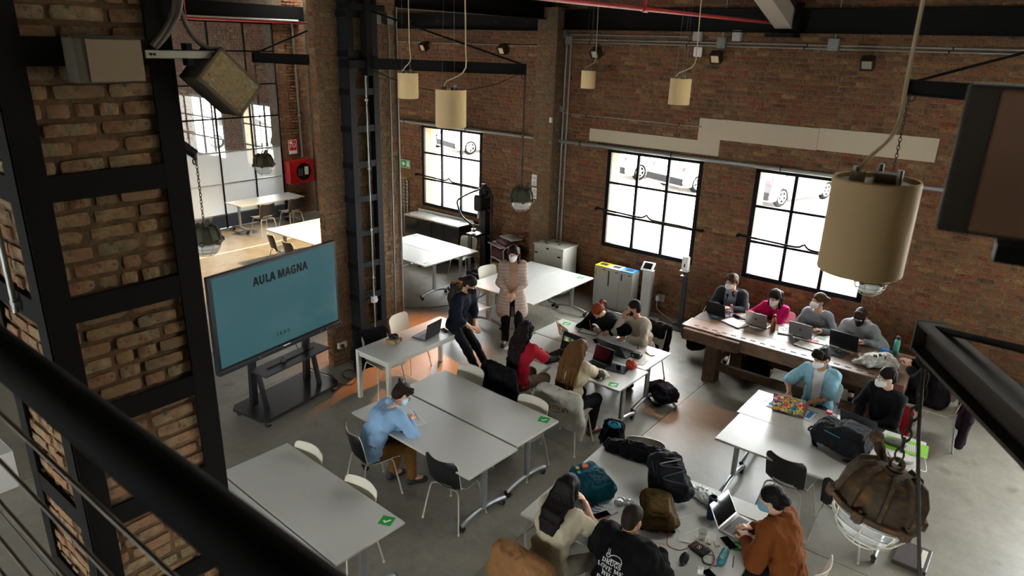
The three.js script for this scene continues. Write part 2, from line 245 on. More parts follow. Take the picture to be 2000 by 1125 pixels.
// ---------------------------------------------------------------- glazed partition at the left
{
  const p = structGroup('wall_partition', 'steel glazed partition with frosted lower panes closing off the far room'), x = -16.68;
  const zs = [-11.05, -10.22, -9.27, -8.35, -7.43, -6.5], ys = [0.36, 1.15, 1.95, 2.77, 3.58, 4.38, 5.05];
  for (const z of zs) mesh('steel_post', G.box(0.05, 5.1, 0.035, x, 2.55, z), steelDark, p);
  for (const y of ys) mesh('steel_rail', G.box(0.045, 0.035, zs.at(-1) - zs[0], x, y, (zs[0] + zs.at(-1)) / 2), y < 2 ? galv : steelDark, p);
  const frost = new THREE.MeshPhysicalMaterial({ color: '#d9dbd6', roughness: 0.55, transmission: 0.75, thickness: 0 });
  for (let i = 0; i < zs.length - 1; i++) {
    const w = zs[i + 1] - zs[i] - 0.03, zc = (zs[i] + zs[i + 1]) / 2;
    mesh('kick_panel', G.box(0.02, 0.33, w, x, 0.18, zc), mat('#4a5260', 0.5), p);
    for (let j = 0; j < ys.length - 1; j++) { const g = new THREE.PlaneGeometry(w, ys[j + 1] - ys[j] - 0.03).rotateY(Math.PI / 2).translate(x, (ys[j] + ys[j + 1]) / 2, zc); mesh(j < 2 ? 'frosted_pane' : 'clear_pane', g, j < 2 ? frost : glass, p); }
  }
  struct('wall_left', uvMetres(G.box(0.35, TOP, 12.9, -16.85, TOP / 2, -0.05)), mortar, 'side wall hidden behind the near brick pillar');
  struct('trim_2', uvMetres(G.box(0.3, TOP - 5.1, 5.0, -16.8, (TOP + 5.1) / 2, -8.8)), mortar, 'brick above the glazed partition');
}
// ---------------------------------------------------------------- brick pier with steel lattice column
{
  const p = structGroup('wall_pier', 'tall brick pier behind the screen with a steel ladder column on its face');
  mesh('mortar', uvMetres(G.box(0.13, 6.2, 1.42, -8.075, 3.1, -6.645)), mortar, p);
  brickFace(p, [-8.0, 0, 0], [0, 0, 1], [1, 0, 0], -7.365, -5.93, 0, 6.0, { tan: true });
  brickFace(p, [0, 0, -5.925], [1, 0, 0], [0, 0, 1], -8.14, -8.005, 0, 6.0, { singles: 80 });
  brickFace(p, [-8.145, 0, 0], [0, 0, 1], [-1, 0, 0], -7.365, -5.93, 0, 6.0, { singles: 0 });
  const c = thing('steel_column', 'dark steel lattice column with rungs standing against the brick pier', 'column', [-7.9, 0, -6.56]);
  for (const z of [-0.21, 0.21]) mesh('rail', [G.box(0.022, 6.2, 0.1, 0.1, 3.1, z), G.box(0.19, 6.2, 0.016, 0, 3.1, z + Math.sign(z) * 0.045)], steelBlue, c);
  for (let i = 0; i < 12; i++) { const y = 0.56 + i * 0.5; mesh('rung', G.box(0.016, 0.09, 0.5, 0.115 - 0.02, y, 0), steelBlue, c); mesh('side_batten', G.box(0.2, 0.085, 0.014, -0.0, y, 0.27), steelDark, c); }
  mesh('foot_plate', G.rbox(0.3, 0.03, 0.62, 0.004, 0.02, 0.015, 0), steelDark, c);
  const k = thing('conduit', 'thin galvanised conduit running down inside the rungs of the steel column', 'conduit', [-7.92, 0, -6.575]);
  mesh('pipe', G.tube([[0.16, 4.45, 0.12], [0.16, 4.42, 0.05], [0.16, 4.36, 0.02], [0.16, 4.2, 0.02], [0.16, 2.5, 0.02], [0.16, 1.0, 0.02], [0.16, 0.46, 0.02]], 0.011, 40, 8), galv, k);
  for (const y of [3.95, 3.0, 2.1, 1.35]) mesh('pipe_clip', G.rbox(0.03, 0.03, 0.05, 0.005, 0.15, y, 0.02), galv, k);
  mesh('socket_box', [G.rbox(0.06, 0.1, 0.09, 0.01, 0.16, 1.0, 0.02), G.rod([0.19, 1.0, 0.02], [0.21, 1.0, 0.02], 0.035)], mat('#b9b9b4', 0.4), k);
  mesh('plug', [G.rbox(0.07, 0.09, 0.1, 0.012, 0.17, 0.42, 0.02)], mat('#c7c7c2', 0.4), k);
  solo('conduit', 'galvanised conduit down the right side of the brick pier', 'conduit', [G.tube([[-7.97, 5.05, -7.19], [-7.97, 3.5, -7.185], [-7.97, 2, -7.175], [-7.97, 0.05, -7.165]], 0.012, 30, 8), G.tube([[-7.985, 5.2, -7.355], [-7.985, 0.05, -7.355]], 0.014, 4, 8)], galv);
  for (const z of [-6.95, -7.18]) solo('junction_box', z > -7 ? 'small grey junction box on the pier beside the steel column' : 'small grey junction box at the outer edge of the pier', 'box', G.rbox(0.08, 0.13, 0.12, 0.01, -7.95, 5.02, z), mat('#6d706c', 0.5));
}
function steelPillar(name, label, x0, x1, z0, z1, faces) {
  const p = structGroup(name, label), xm = (x0 + x1) / 2, zm = (z0 + z1) / 2, o = { fine: true, singles: 300, H: 0.071, L: 0.2, joint: 0.016, depth: 0.035, proud: 0.008, jig: 2.2, tan: true };
  mesh('mortar', uvMetres(G.box(x1 - x0 - 0.044, 6.3, z1 - z0 - 0.044, xm, 3.15, zm)), new THREE.MeshStandardMaterial({ map: mortarMap, color: '#cdb592', roughness: 0.95 }), p);
  const black = cloth('#080705', 0.7), w = x1 - x0 - 0.2, d = z1 - z0 - 0.196;
  for (const [x, z, sx, sz] of [[x1, z0, -1, 1], [x1, z1, -1, -1], [x0, z1, 1, -1], [x0, z0, 1, 1]]) mesh('corner_angle', [G.box(0.014, 6.3, 0.1, x, 3.15, z + sz * 0.05), G.box(0.1, 6.3, 0.014, x + sx * 0.05, 3.15, z)], black, p);
  for (const f of faces) {
    if (f === 'x1') brickFace(p, [x1 - 0.012, 0, 0], [0, 0, 1], [1, 0, 0], z0 + 0.05, z1 - 0.05, 0, 6.2, o); if (f === 'x0') brickFace(p, [x0 + 0.012, 0, 0], [0, 0, 1], [-1, 0, 0], z0 + 0.05, z1 - 0.05, 0, 6.2, { ...o, singles: 0 });
    if (f === 'z1') brickFace(p, [0, 0, z1 - 0.012], [1, 0, 0], [0, 0, 1], x0 + 0.05, x1 - 0.05, 0, 6.2, o); if (f === 'z0') brickFace(p, [0, 0, z0 + 0.012], [1, 0, 0], [0, 0, -1], x0 + 0.05, x1 - 0.05, 0, 6.2, { ...o, singles: 0 });
    for (let i = -4; i < 9; i++) { const y = 4.165 + i * -0.508; if (y > 6.25 || y < 0.05) continue; mesh('strap', f[0] === 'x' ? G.box(0.012, 0.105, d, f === 'x1' ? x1 : x0, y, zm) : G.box(w, 0.105, 0.012, xm, y, f === 'z1' ? z1 : z0), black, p); }
  }
}
// ---------------------------------------------------------------- near brick pillar cased in steel
{
  steelPillar('trim_3', 'near brick pillar framed by black steel straps at the left edge', -3.7, -3.045, -1.53, -0.88, ['x1', 'z1', 'z0']);
  steelPillar('trim_9', 'brick pillar framed by black steel straps just past the right edge', 0.72, 1.375, -1.53, -0.88, ['x0', 'z1', 'z0']);
  solo('conduit', 'grey conduit running down the left face of the near pillar', 'conduit', [G.tube([[-3.31, 5.6, -0.855], [-3.31, 4.2, -0.855], [-3.31, 3.62, -0.855]], 0.012, 16, 8), G.rbox(0.05, 0.025, 0.03, 0.004, -3.31, 3.66, -0.86)], galv);
  // floodlight pair on a bracket
  const lightTin = mat('#6b5d44', 0.75, { metalness: 0.2 }), tin = mat('#2b2519', 0.7, { metalness: 0.3 });
  const a = thing('floodlight', 'square metal floodlight housing fixed flat on the near pillar', 'floodlight', [-2.99, 4.645, -1.235]);
  mesh('housing', G.rbox(0.1, 0.165, 0.25, 0.006, 0, 0, 0), mat('#4a4436', 0.7, { metalness: 0.3 }), a);
  mesh('cover', [G.rbox(0.012, 0.155, 0.2, 0.004, 0.052, 0, -0.02)], mat('#7a6950', 0.8), a);
  mesh('lip', [G.box(0.02, 0.012, 0.26, 0.05, 0.084, 0)], tin, a);
  const b = thing('floodlight', 'square metal floodlight tilted on edge at the end of a steel bracket', 'floodlight', [-2.97, 4.553, -1.72]);
  const body = mesh('housing', G.rbox(0.16, 0.245, 0.175, 0.006, -0.05, 0, 0), tin, b), lid = mesh('cover', [G.rbox(0.01, 0.225, 0.155, 0.003, 0.034, 0, 0)], new THREE.MeshStandardMaterial({ map: brickGrain, color: '#b59c6c', roughness: 0.8 }), b);
  body.rotation.x = lid.rotation.x = 0.82;
  const rim = mesh('rim', [G.box(0.02, 0.012, 0.175, 0.03, 0.118, 0), G.box(0.02, 0.012, 0.175, 0.03, -0.118, 0), G.box(0.02, 0.245, 0.01, 0.03, 0, 0.083), G.box(0.02, 0.245, 0.01, 0.03, 0, -0.083)], mat('#5a4c36', 0.6, { metalness: 0.3 }), b); rim.rotation.x = 0.82;
  const br = thing('bracket', 'flat galvanised steel bracket reaching out from the near pillar', 'bracket', [-2.955, 4.668, -1.53]);
  mesh('arm', G.rbox(0.008, 0.032, 0.31, 0.004, 0.0, 0, 0), mat('#9a968a', 0.4, { metalness: 0.7 }), br);
  for (const z of [0.135, 0.12, -0.13, -0.145]) mesh('bolt', G.rod([0.003, 0, z], [0.01, 0, z], 0.005), steelDark, br);
  mesh('clamp', [G.rbox(0.04, 0.09, 0.03, 0.004, -0.02, 0.0, -0.03)], steelDark, br);
  solo('power_cable', 'thick grey cables looping down beside the near pillar top', 'cable', [G.tube([[-2.99, 5.4, -1.47], [-2.98, 5.05, -1.52], [-2.97, 4.87, -1.53], [-2.97, 4.77, -1.48], [-2.98, 4.7, -1.42]], 0.012, 30, 8), G.tube([[-2.97, 5.4, -1.5], [-2.96, 5.02, -1.545], [-2.96, 4.86, -1.545], [-2.965, 4.76, -1.49], [-2.98, 4.69, -1.43]], 0.012, 30, 8), G.tube([[-3.0, 4.9, -1.55], [-2.99, 4.78, -1.58], [-2.99, 4.71, -1.63], [-2.98, 4.68, -1.7]], 0.01, 30, 8)], mat('#5c5548', 0.7));
}
// ---------------------------------------------------------------- gallery the viewer stands on
{
  const g = structGroup('trim_4', 'steel gallery deck under the viewer');
  mesh('deck', uvMetres(G.box(6.0, 0.12, 5.4, 0.2, 3.06, 2.45)), mat('#4a463d', 0.8), g);
  mesh('edge_beam', G.box(6.0, 0.24, 0.1, 0.2, 3.0, -0.3), steelDark, g);
  for (const x of [-2.6, 3.0]) for (const z of [-0.2, 5.0]) mesh('post', G.box(0.14, 3.0, 0.14, x, 1.5, z), steelDark, g);
  const r = thing('handrail', 'thick black handrail with steel cables crossing the lower left corner', 'railing', [0, 0, -0.36]);
  const bk = cloth('#040404', 0.8);
  mesh('top_rail', G.rod([-2.7, 4.15, 0], [3.0, 4.15, 0], 0.04, 0.04, 20), bk, r);
  [3.97, 3.81, 3.65, 3.49, 3.33].forEach((y) => mesh('cable', G.rod([-2.7, y, 0], [3.0, y, 0], 0.005, 0.005, 8), mat('#5d5546', 0.4, { metalness: 0.6 }), r));
  for (const x of [-2.65, 2.95]) mesh('post', G.box(0.04, 1.15, 0.03, x, 3.6, 0), bk, r);
}
// ---------------------------------------------------------------- steel ring beam, roof timbers, pipes
{
  const ib = (x0, x1, y0, y1, z) => [G.box(x1 - x0, y1 - y0, 0.02, (x0 + x1) / 2, (y0 + y1) / 2, z), G.box(x1 - x0, 0.02, 0.14, (x0 + x1) / 2, y0, z), G.box(x1 - x0, 0.02, 0.14, (x0 + x1) / 2, y1, z)];
  const b1 = structGroup('trim_5', 'black steel beam along the back wall right of the pilaster'); mesh('web_and_flanges', ib(-7.8, 5, 5.03, 5.36, ZW + 0.075), steelDark, b1);
  const b2 = structGroup('trim_6', 'black steel beam along the back wall left of the pilaster'); mesh('web_and_flanges', ib(-12.6, -8.3, 5.0, 5.3, ZW + 0.075), steelDark, b2);
  for (let i = 0; i < 5; i++) mesh('bolt', G.rod([-11.8 + i * 0.8, 5.15, ZW + 0.085], [-11.8 + i * 0.8, 5.15, ZW + 0.1], 0.02), rust, b2);
  const b3 = structGroup('trim_7', 'heavy black steel beam over the glazed partition'); mesh('web_and_flanges', [G.box(0.2, 0.34, 6, -16.55, 5.32, -8.9), G.box(0.3, 0.02, 6, -16.55, 5.14, -8.9)], steelDark, b3);
  const b4 = structGroup('trim_8', 'black steel beam crossing from the pier to the back wall'); mesh('web_and_flanges', [G.box(0.02, 0.3, 4.1, -8.1, 5.35, -9.35), G.box(0.16, 0.02, 4.1, -8.1, 5.2, -9.35), G.box(0.16, 0.02, 4.1, -8.1, 5.5, -9.35)], steelDark, b4);
  const timber = new THREE.MeshStandardMaterial({ color: '#b5ad9f', roughness: 0.9 });
  for (const [x, l] of [[-3.7, 'grey timber rafter resting on the back wall beam'], [-12.6, 'grey timber rafter above the far left bay'], [5, 'grey timber rafter further right']]) {
    const t = solo('rafter', l, 'rafter', G.bar([x, 5.2, ZW + 0.2], [x, 8.1, -2.5], 0.26, 0.26), timber);
    solo('rafter_shoe', l.replace('grey timber rafter', 'black steel shoe under the rafter'), 'bracket', [G.box(0.42, 0.05, 0.3, x, 4.98, ZW + 0.25), G.box(0.06, 0.4, 0.16, x + 0.2, 5.24, ZW + 0.24)], steelDark);
  }
  solo('sprinkler_pipe', 'red sprinkler pipe running to the back wall under the rafter', 'pipe', [G.rod([-3.9, 5.12, -2], [-3.9, 5.16, -11.2], 0.022), G.rod([-3.9, 5.14, -7.2], [-3.9, 5.5, -7.2], 0.02), G.rod([-3.9, 5.14, -7.15], [-3.9, 5.14, -7.25], 0.032)], redPaint);
  solo('sprinkler_pipe', 'red sprinkler pipe high across the far left bay', 'pipe', [G.rod([-14, 5.03, -4], [-14, 5.05, -11.3], 0.025), G.rod([-14.0, 5.03, -7.4], [-14, 6.4, -7.4], 0.012)], redPaint);
  solo('conduit', 'white conduit under the beam of the glazed partition', 'conduit', [G.rod([-16.3, 5.12, -7], [-16.3, 5.14, -11.6], 0.03), G.rod([-16.45, 5.14, -11.6], [-16.3, 5.14, -11.6], 0.03)], mat('#a8a496', 0.5));
  solo('downpipe', 'grey pipe down the far left brick wall to the red hose cabinet', 'pipe', [G.rod([-16.6, 5.14, -11.62], [-16.6, 1.6, -11.66], 0.03), G.sph(0.055, -16.6, 2.72, -11.64), G.rod([-16.6, 2.72, -11.64], [-16.5, 2.72, -11.64], 0.02)], mat('#77766d', 0.5, { metalness: 0.5 }));
  // pipes and conduits on the back wall
  const hp = (label, y, x0, x1, r, z = ZW + 0.06) => { const t = thing('wall_pipe', label, 'pipe', [0, 0, z]); mesh('pipe', G.rod([x0, y, 0], [x1, y, 0], r, r, 12), galv, t); for (let x = x0 + 0.5; x < x1; x += 1.9) mesh('pipe_clamp', G.torus(r * 1.25, 0.008, x, y, 0, 0, Math.PI / 2, 14, 5), steelDark, t); };
  hp('thick galvanised pipe above the two right-hand windows', 2.99, -7.77, 2, 0.035); hp('thick galvanised pipe above the window left of the pilaster', 2.99, -12.6, -8.22, 0.035);
  hp('upper of the thin conduits under the black beam', 4.94, -7.68, -5.2, 0.012, ZW + 0.03); hp('middle thin conduit under the black beam', 4.86, -7.68, 1, 0.012, ZW + 0.03); hp('lowest thin conduit under the black beam', 4.81, -7.72, 1, 0.012, ZW + 0.03);
  hp('short thin conduit ending at the plaster band', 3.52, -7.7, -4.9, 0.011, ZW + 0.025); hp('thin conduit under the beam left of the pilaster', 4.72, -12.5, -8.3, 0.01, ZW + 0.025);
  const vp = (label, x, y0, y1, z, r = 0.018) => solo('conduit', label, 'conduit', G.rod([x, y0, z], [x, y1, z], r, r, 10), galv);
  vp('left of the two vertical conduits in the corner right of the pilaster', -7.72, 1.0, 4.95, ZW + 0.03); vp('right of the two vertical conduits in the corner right of the pilaster', -7.62, 1.0, 4.84, ZW + 0.03);
  vp('conduit dropping to the junction box above the left window', -4.71, 4.86, 6.0, ZW + 0.03, 0.012); vp('conduit dropping to the junction box near the middle of the back wall', -3.0, 4.86, 6.0, ZW + 0.03, 0.012);
  const jb = (label, x, y, s = 0.14, m = '#74766f', z = ZW + 0.05) => { const t = thing('junction_box', label, 'box', [x, y, z]); mesh('case', G.rbox(s, s * 1.1, 0.08, 0.01), mat(m, 0.5), t); mesh('lid', G.rbox(s * 0.84, s * 0.92, 0.012, 0.004, 0, 0, 0.043), mat(m, 0.45), t); };
  jb('grey junction box at the top of the pilaster corner, upper of two', -7.8, 4.95); jb('grey junction box at the top of the pilaster corner, lower of two', -7.66, 4.84, 0.13); jb('pale junction box high on the wall with a white sensor below', -5.13, 4.96, 0.15, '#a3a59e'); jb('grey junction box above the wall spotlight near the first window', -4.71, 4.86, 0.15); jb('pale junction box beside the drop conduit high on the wall', -4.47, 4.97, 0.15, '#a3a59e'); jb('grey junction box at the middle conduit drop', -3.0, 4.87, 0.16);
  jb('small grey junction box on the pilaster side', -7.74, 3.6, 0.11);
  solo('wifi_sensor', 'small white rounded sensor box on the upper brick wall', 'sensor', G.rbox(0.15, 0.16, 0.04, 0.02, -5.11, 4.71, ZW + 0.03), white);
  solo('wall_bell', 'small white box on the pilaster edge', 'box', G.rbox(0.05, 0.1, 0.05, 0.01, -7.8, 3.4, -11.08), white);
}
// wall spotlights; three stand in for an unseen source of warm light
function wallSpot(x, label, warm) {
  const t = thing('wall_spotlight', label, 'spotlight', [x, 4.66, ZW]);
  mesh('bracket', [G.box(0.04, 0.05, 0.1, 0, 0.06, 0.05)], rust, t);
  const h = mesh('housing', [G.box(0.16, 0.015, 0.14, 0, 0.075, 0.02), G.box(0.16, 0.015, 0.14, 0, -0.075, 0.02), G.box(0.015, 0.16, 0.14, 0.078, 0, 0.02), G.box(0.015, 0.16, 0.14, -0.078, 0, 0.02), G.box(0.16, 0.16, 0.015, 0, 0, -0.045)], rust, t); h.position.set(0, -0.02, 0.12); h.rotation.x = 0.5;
  const l = mesh('lens', G.box(0.14, 0.14, 0.01, 0, 0, 0.05), mat('#a8a596', 0.3, warm ? { emissive: '#ffb45e', emissiveIntensity: 0.08 } : {}), t); l.position.set(0, -0.02, 0.12); l.rotation.x = 0.5;  // faint glow put on the lens; the fixture itself is unlit
  if (warm) { const s = new THREE.SpotLight(warm.c ?? 0xffa24c, warm.i, 14, warm.a ?? 0.75, 0.9, 2); s.position.set(x, 4.56, ZW + 0.24); s.target.position.set(...warm.to); s.castShadow = true; s.shadow.radius = 3; scene.add(s, s.target); }  // warm beam placed to tint the floor, in place of an unseen source
}
wallSpot(-7.01, 'small box spotlight on the wall right of the pilaster'); wallSpot(-4.74, 'small box spotlight on the wall above the first right-hand window, standing in for an unseen warm source', { i: 20, to: [-3.5, 0, -8.4], a: 0.2, c: 0xffa25a }); wallSpot(-2.48, 'small box spotlight on the wall above the plaster band');
wallSpot(-9.18, 'box spotlight on the wall just left of the pilaster, standing in for an unseen warm source', { i: 170, to: [-7.75, 0, -7.15], a: 0.25, c: 0xff9a4a }); wallSpot(-11.38, 'box spotlight on the wall above the left window, standing in for an unseen warm source', { i: 250, to: [-13.7, 0, -7.7], a: 0.64, c: 0xffd9a0 });
// ---------------------------------------------------------------- drum pendants
function drum(p, label, top = 6.4, bend = 0.1) {
  const t = thing('drum_pendant', label, 'lamp', p, 0, 'cream drum pendants');
  mesh('drum', G.lathe([[0.118, -0.15], [0.125, -0.143], [0.125, 0.143], [0.121, 0.15], [0.114, 0.146], [0.114, -0.14], [0.118, -0.15]], 48), cloth('#d9bd8c', 0.55), t);
  mesh('top_plate', G.lathe([[0, 0.135], [0.114, 0.135]], 36), mat('#8a806a', 0.6), t);
  mesh('diffuser', G.lathe([[0, -0.13], [0.114, -0.13]], 36), mat('#e6e2d4', 0.4), t);
  for (const a of [0.4, 2.5, 4.6]) mesh('stud', G.rod([0.07 * Math.cos(a), 0.13, 0.07 * Math.sin(a)], [0.07 * Math.cos(a), 0.185, 0.07 * Math.sin(a)], 0.008), galv, t);
  mesh('gland', [G.rod([-0.05, 0.13, 0.03], [-0.05, 0.17, 0.03], 0.022)], mat('#6e6450', 0.7), t); mesh('terminal_box', [G.rbox(0.07, 0.03, 0.06, 0.01, 0.02, 0.148, -0.04)], mat('#6e6450', 0.7), t);
  mesh('cord', G.tube([[-0.05, 0.17, 0.03], [-0.03, 0.21, 0.02], [bend, 0.3, -0.02], [bend * 1.2, 0.5, 0], [bend * 1.1, 1.0, 0], [bend * 0.9, top - p[1], 0]], 0.006, 40, 6), mat('#c8b68e', 0.7), t);
  if (p[1] < 4.241 || p[2] < -3) mesh('hanger_wire', [0, 2, 4].map((k) => G.rod([0.07 * Math.cos(k + 0.4), 0.18, 0.07 * Math.sin(k + 0.4)], [0.03 * Math.cos(k + 0.4), top - p[1], 0.03 * Math.sin(k + 0.4)], 0.0012, 0.0012, 4)), galv, t);
}
drum([-0.43, 4.245, -2.354], 'large cream drum lamp in front of the right-hand window', 5.6, 0.02);
drum([-3.99, 4.24, -4.25], 'cream drum lamp hanging over the window left of the pilaster', 6.4, 0.13);
drum([-6.46, 4.23, -6.12], 'cream drum lamp hanging beside the steel column arm', 6.4, 0.03);
drum([-6.79, 4.2, -10.72], 'smallest cream drum lamp, hanging close to the back wall', 5.9, 0.1);
drum([-3.75, 4.27, -7.96], 'whitish drum lamp above the left end of the plaster band', 6.4, 0.13);
// ---------------------------------------------------------------- caged industrial lamps on jib arms
const rustCast = new THREE.MeshStandardMaterial({ roughness: 0.8, metalness: 0.15, map: tex(512, 256, (u, v) => { const a = fbm(u, v, 5, 101), b = fbm(u, v, 14, 103), o = Math.max(0, a - 0.05) * 2.2, k = 62 + b * 22; return [cl(k * 1.15 + o * 62), cl(k * 0.95 + o * 30), cl(k * 0.66 + o * 2)]; }) });
function cageLamp(p, R, label, chainTop, tilt = 0, near = false) {
  const t = thing('cage_lamp', label, 'lamp', p), s = R / 0.18, prof = [[0.03, 0.19], [0.075, 0.185], [0.11, 0.165], [0.14, 0.12], [0.155, 0.06], [0.163, 0.015]].map((q) => [q[0] * s, q[1] * s]);
  const cast = near ? rustCast : mat('#3d3b28', 0.75, { metalness: 0.25 });
  const lean = (g) => near && g.translate(0, -0.215 * s, 0).rotateX(-0.14).rotateZ(-0.17).translate(0, 0.215 * s, 0); const add = (n, g, m) => { if (n !== 'chain_link') [].concat(g).forEach(lean); return mesh(n, g, m, t); };
  add('housing', [G.lathe([[0, 0.19 * s], ...prof, [0.18 * s, 0.012 * s], [0.183 * s, -0.012 * s], [0.15 * s, -0.014 * s]], 40)], cast);
  for (let i = 0; i < 9; i++) { const a = i / 9 * Math.PI * 2, g = G.prism([[0.06, 0.175], [0.11, 0.15], [0.14, 0.1], [0.152, 0.02], [0.178, 0.02], [0.172, 0.1], [0.14, 0.168], [0.08, 0.2]].map((q) => [q[0] * s, q[1] * s]), 0.014 * s, 0.002).translate(0, 0, -0.007 * s).rotateY(a); add('rib', g, cast); }
  for (let i = 0; i < 6; i++) { const a = i / 6 * Math.PI * 2 + 0.3; add('flange_lug', [G.rbox(0.05 * s, 0.045 * s, 0.045 * s, 0.008, 0, 0, 0).translate(0.178 * s, 0, 0).rotateY(a), G.rod([0.182 * s, -0.03 * s, 0], [0.182 * s, 0.035 * s, 0], 0.008 * s).rotateY(a)], cast); }
  add('glass_globe', G.lathe([[0.135 * s, -0.01], [0.138 * s, -0.05 * s], [0.125 * s, -0.1 * s], [0.09 * s, -0.14 * s], [0.04 * s, -0.155 * s], [0, -0.158 * s]], 32), new THREE.MeshPhysicalMaterial({ color: '#f4f7f7', roughness: 0.25, transmission: 0.6, thickness: 0 }));
  add('bulb', [G.sph(0.05 * s, 0, -0.06 * s, 0, 1, 1.2, 1, 12), G.rod([0, -0.02 * s, 0], [0, 0.0, 0], 0.04 * s)], mat('#e6e8e6', 0.35));
  const wire = mat(near ? '#d9d7c4' : '#8f8b78', 0.4, { metalness: 0.4 }), wr = 0.0038 * s;
  const cr = (y) => 0.165 * s * Math.sqrt(Math.max(0, 1 - Math.pow((y) / (0.185 * s), 2)));
  for (const y of [-0.03, -0.075, -0.125, -0.165]) add('cage_ring', G.torus(cr(y * s), wr, 0, y * s, 0, Math.PI / 2, 0, 32, 6), wire);
  for (let i = 0; i < 8; i++) { const a = i / 8 * Math.PI * 2, pts = [-0.01, -0.05, -0.1, -0.14, -0.168].map((y, k) => [cr(y * s) * Math.cos(a + k * 0.05), y * s, cr(y * s) * Math.sin(a + k * 0.05)]); add('cage_rib', G.tube(pts, wr, 14, 5), wire); }
  add('cable_gland', [G.rod([0.06 * s, 0.17 * s, 0.02], [0.14 * s, 0.24 * s, 0.03], 0.02 * s), G.sph(0.032 * s, 0.15 * s, 0.25 * s, 0.03), G.torus(0.022 * s, 0.006 * s, 0.11 * s, 0.215 * s, 0.025)].map((g) => near ? g.rotateY(2.6) : g), cast);
  add('eye_ring', [G.torus(0.026 * s, 0.007 * s, 0, 0.215 * s, 0), G.rod([0, 0.185 * s, 0], [0, 0.195 * s, 0], 0.035 * s)], cast);
  const lk = near ? 0.062 : 0.05, n = Math.floor((chainTop - p[1] - 0.225 * s) / (lk * 0.8)), links = [];
  for (let i = 0; i < n; i++) { const g = new THREE.TorusGeometry(lk * 0.36, lk * 0.1, 5, 10).scale(0.72, 1.35, 1); if (i % 2) g.rotateY(Math.PI / 2); g.translate(tilt * i * 0.004, 0.235 * s + (i + 0.5) * lk * 0.8, 0); links.push(g); }
  if (near) links.forEach((g) => add('chain_link', g, rust)); else add('chain', links, rust);
  return t;
}
function jib(label, root, end, h, w, rodFrom, m = steelDark) {
  const t = thing('jib_arm', label, 'beam', [0, 0, 0]); const A = V(...root), B = V(...end);
  mesh('i_beam', [G.bar(root, end, 0.014, h), G.bar([root[0], root[1] + h / 2, root[2]], [end[0], end[1] + h / 2, end[2]], w, 0.014), G.bar([root[0], root[1] - h / 2, root[2]], [end[0], end[1] - h / 2, end[2]], w, 0.014)], m, t);
  const d = B.clone().sub(A).normalize(); mesh('end_plate', G.bar(end, [end[0] + d.x * 0.012, end[1], end[2] + d.z * 0.012], w + 0.005, h + 0.02), m, t);
  if (rodFrom) mesh('tie_rod', G.rod(rodFrom, [end[0] - d.x * 0.05, end[1] + h / 2, end[2] - d.z * 0.05], 0.013), steelDark, t);
  mesh('hook', [G.torus(0.03, 0.008, end[0] - d.x * 0.03, end[1] - h / 2 - 0.03, end[2] - d.z * 0.03)], rust, t); return t;
}
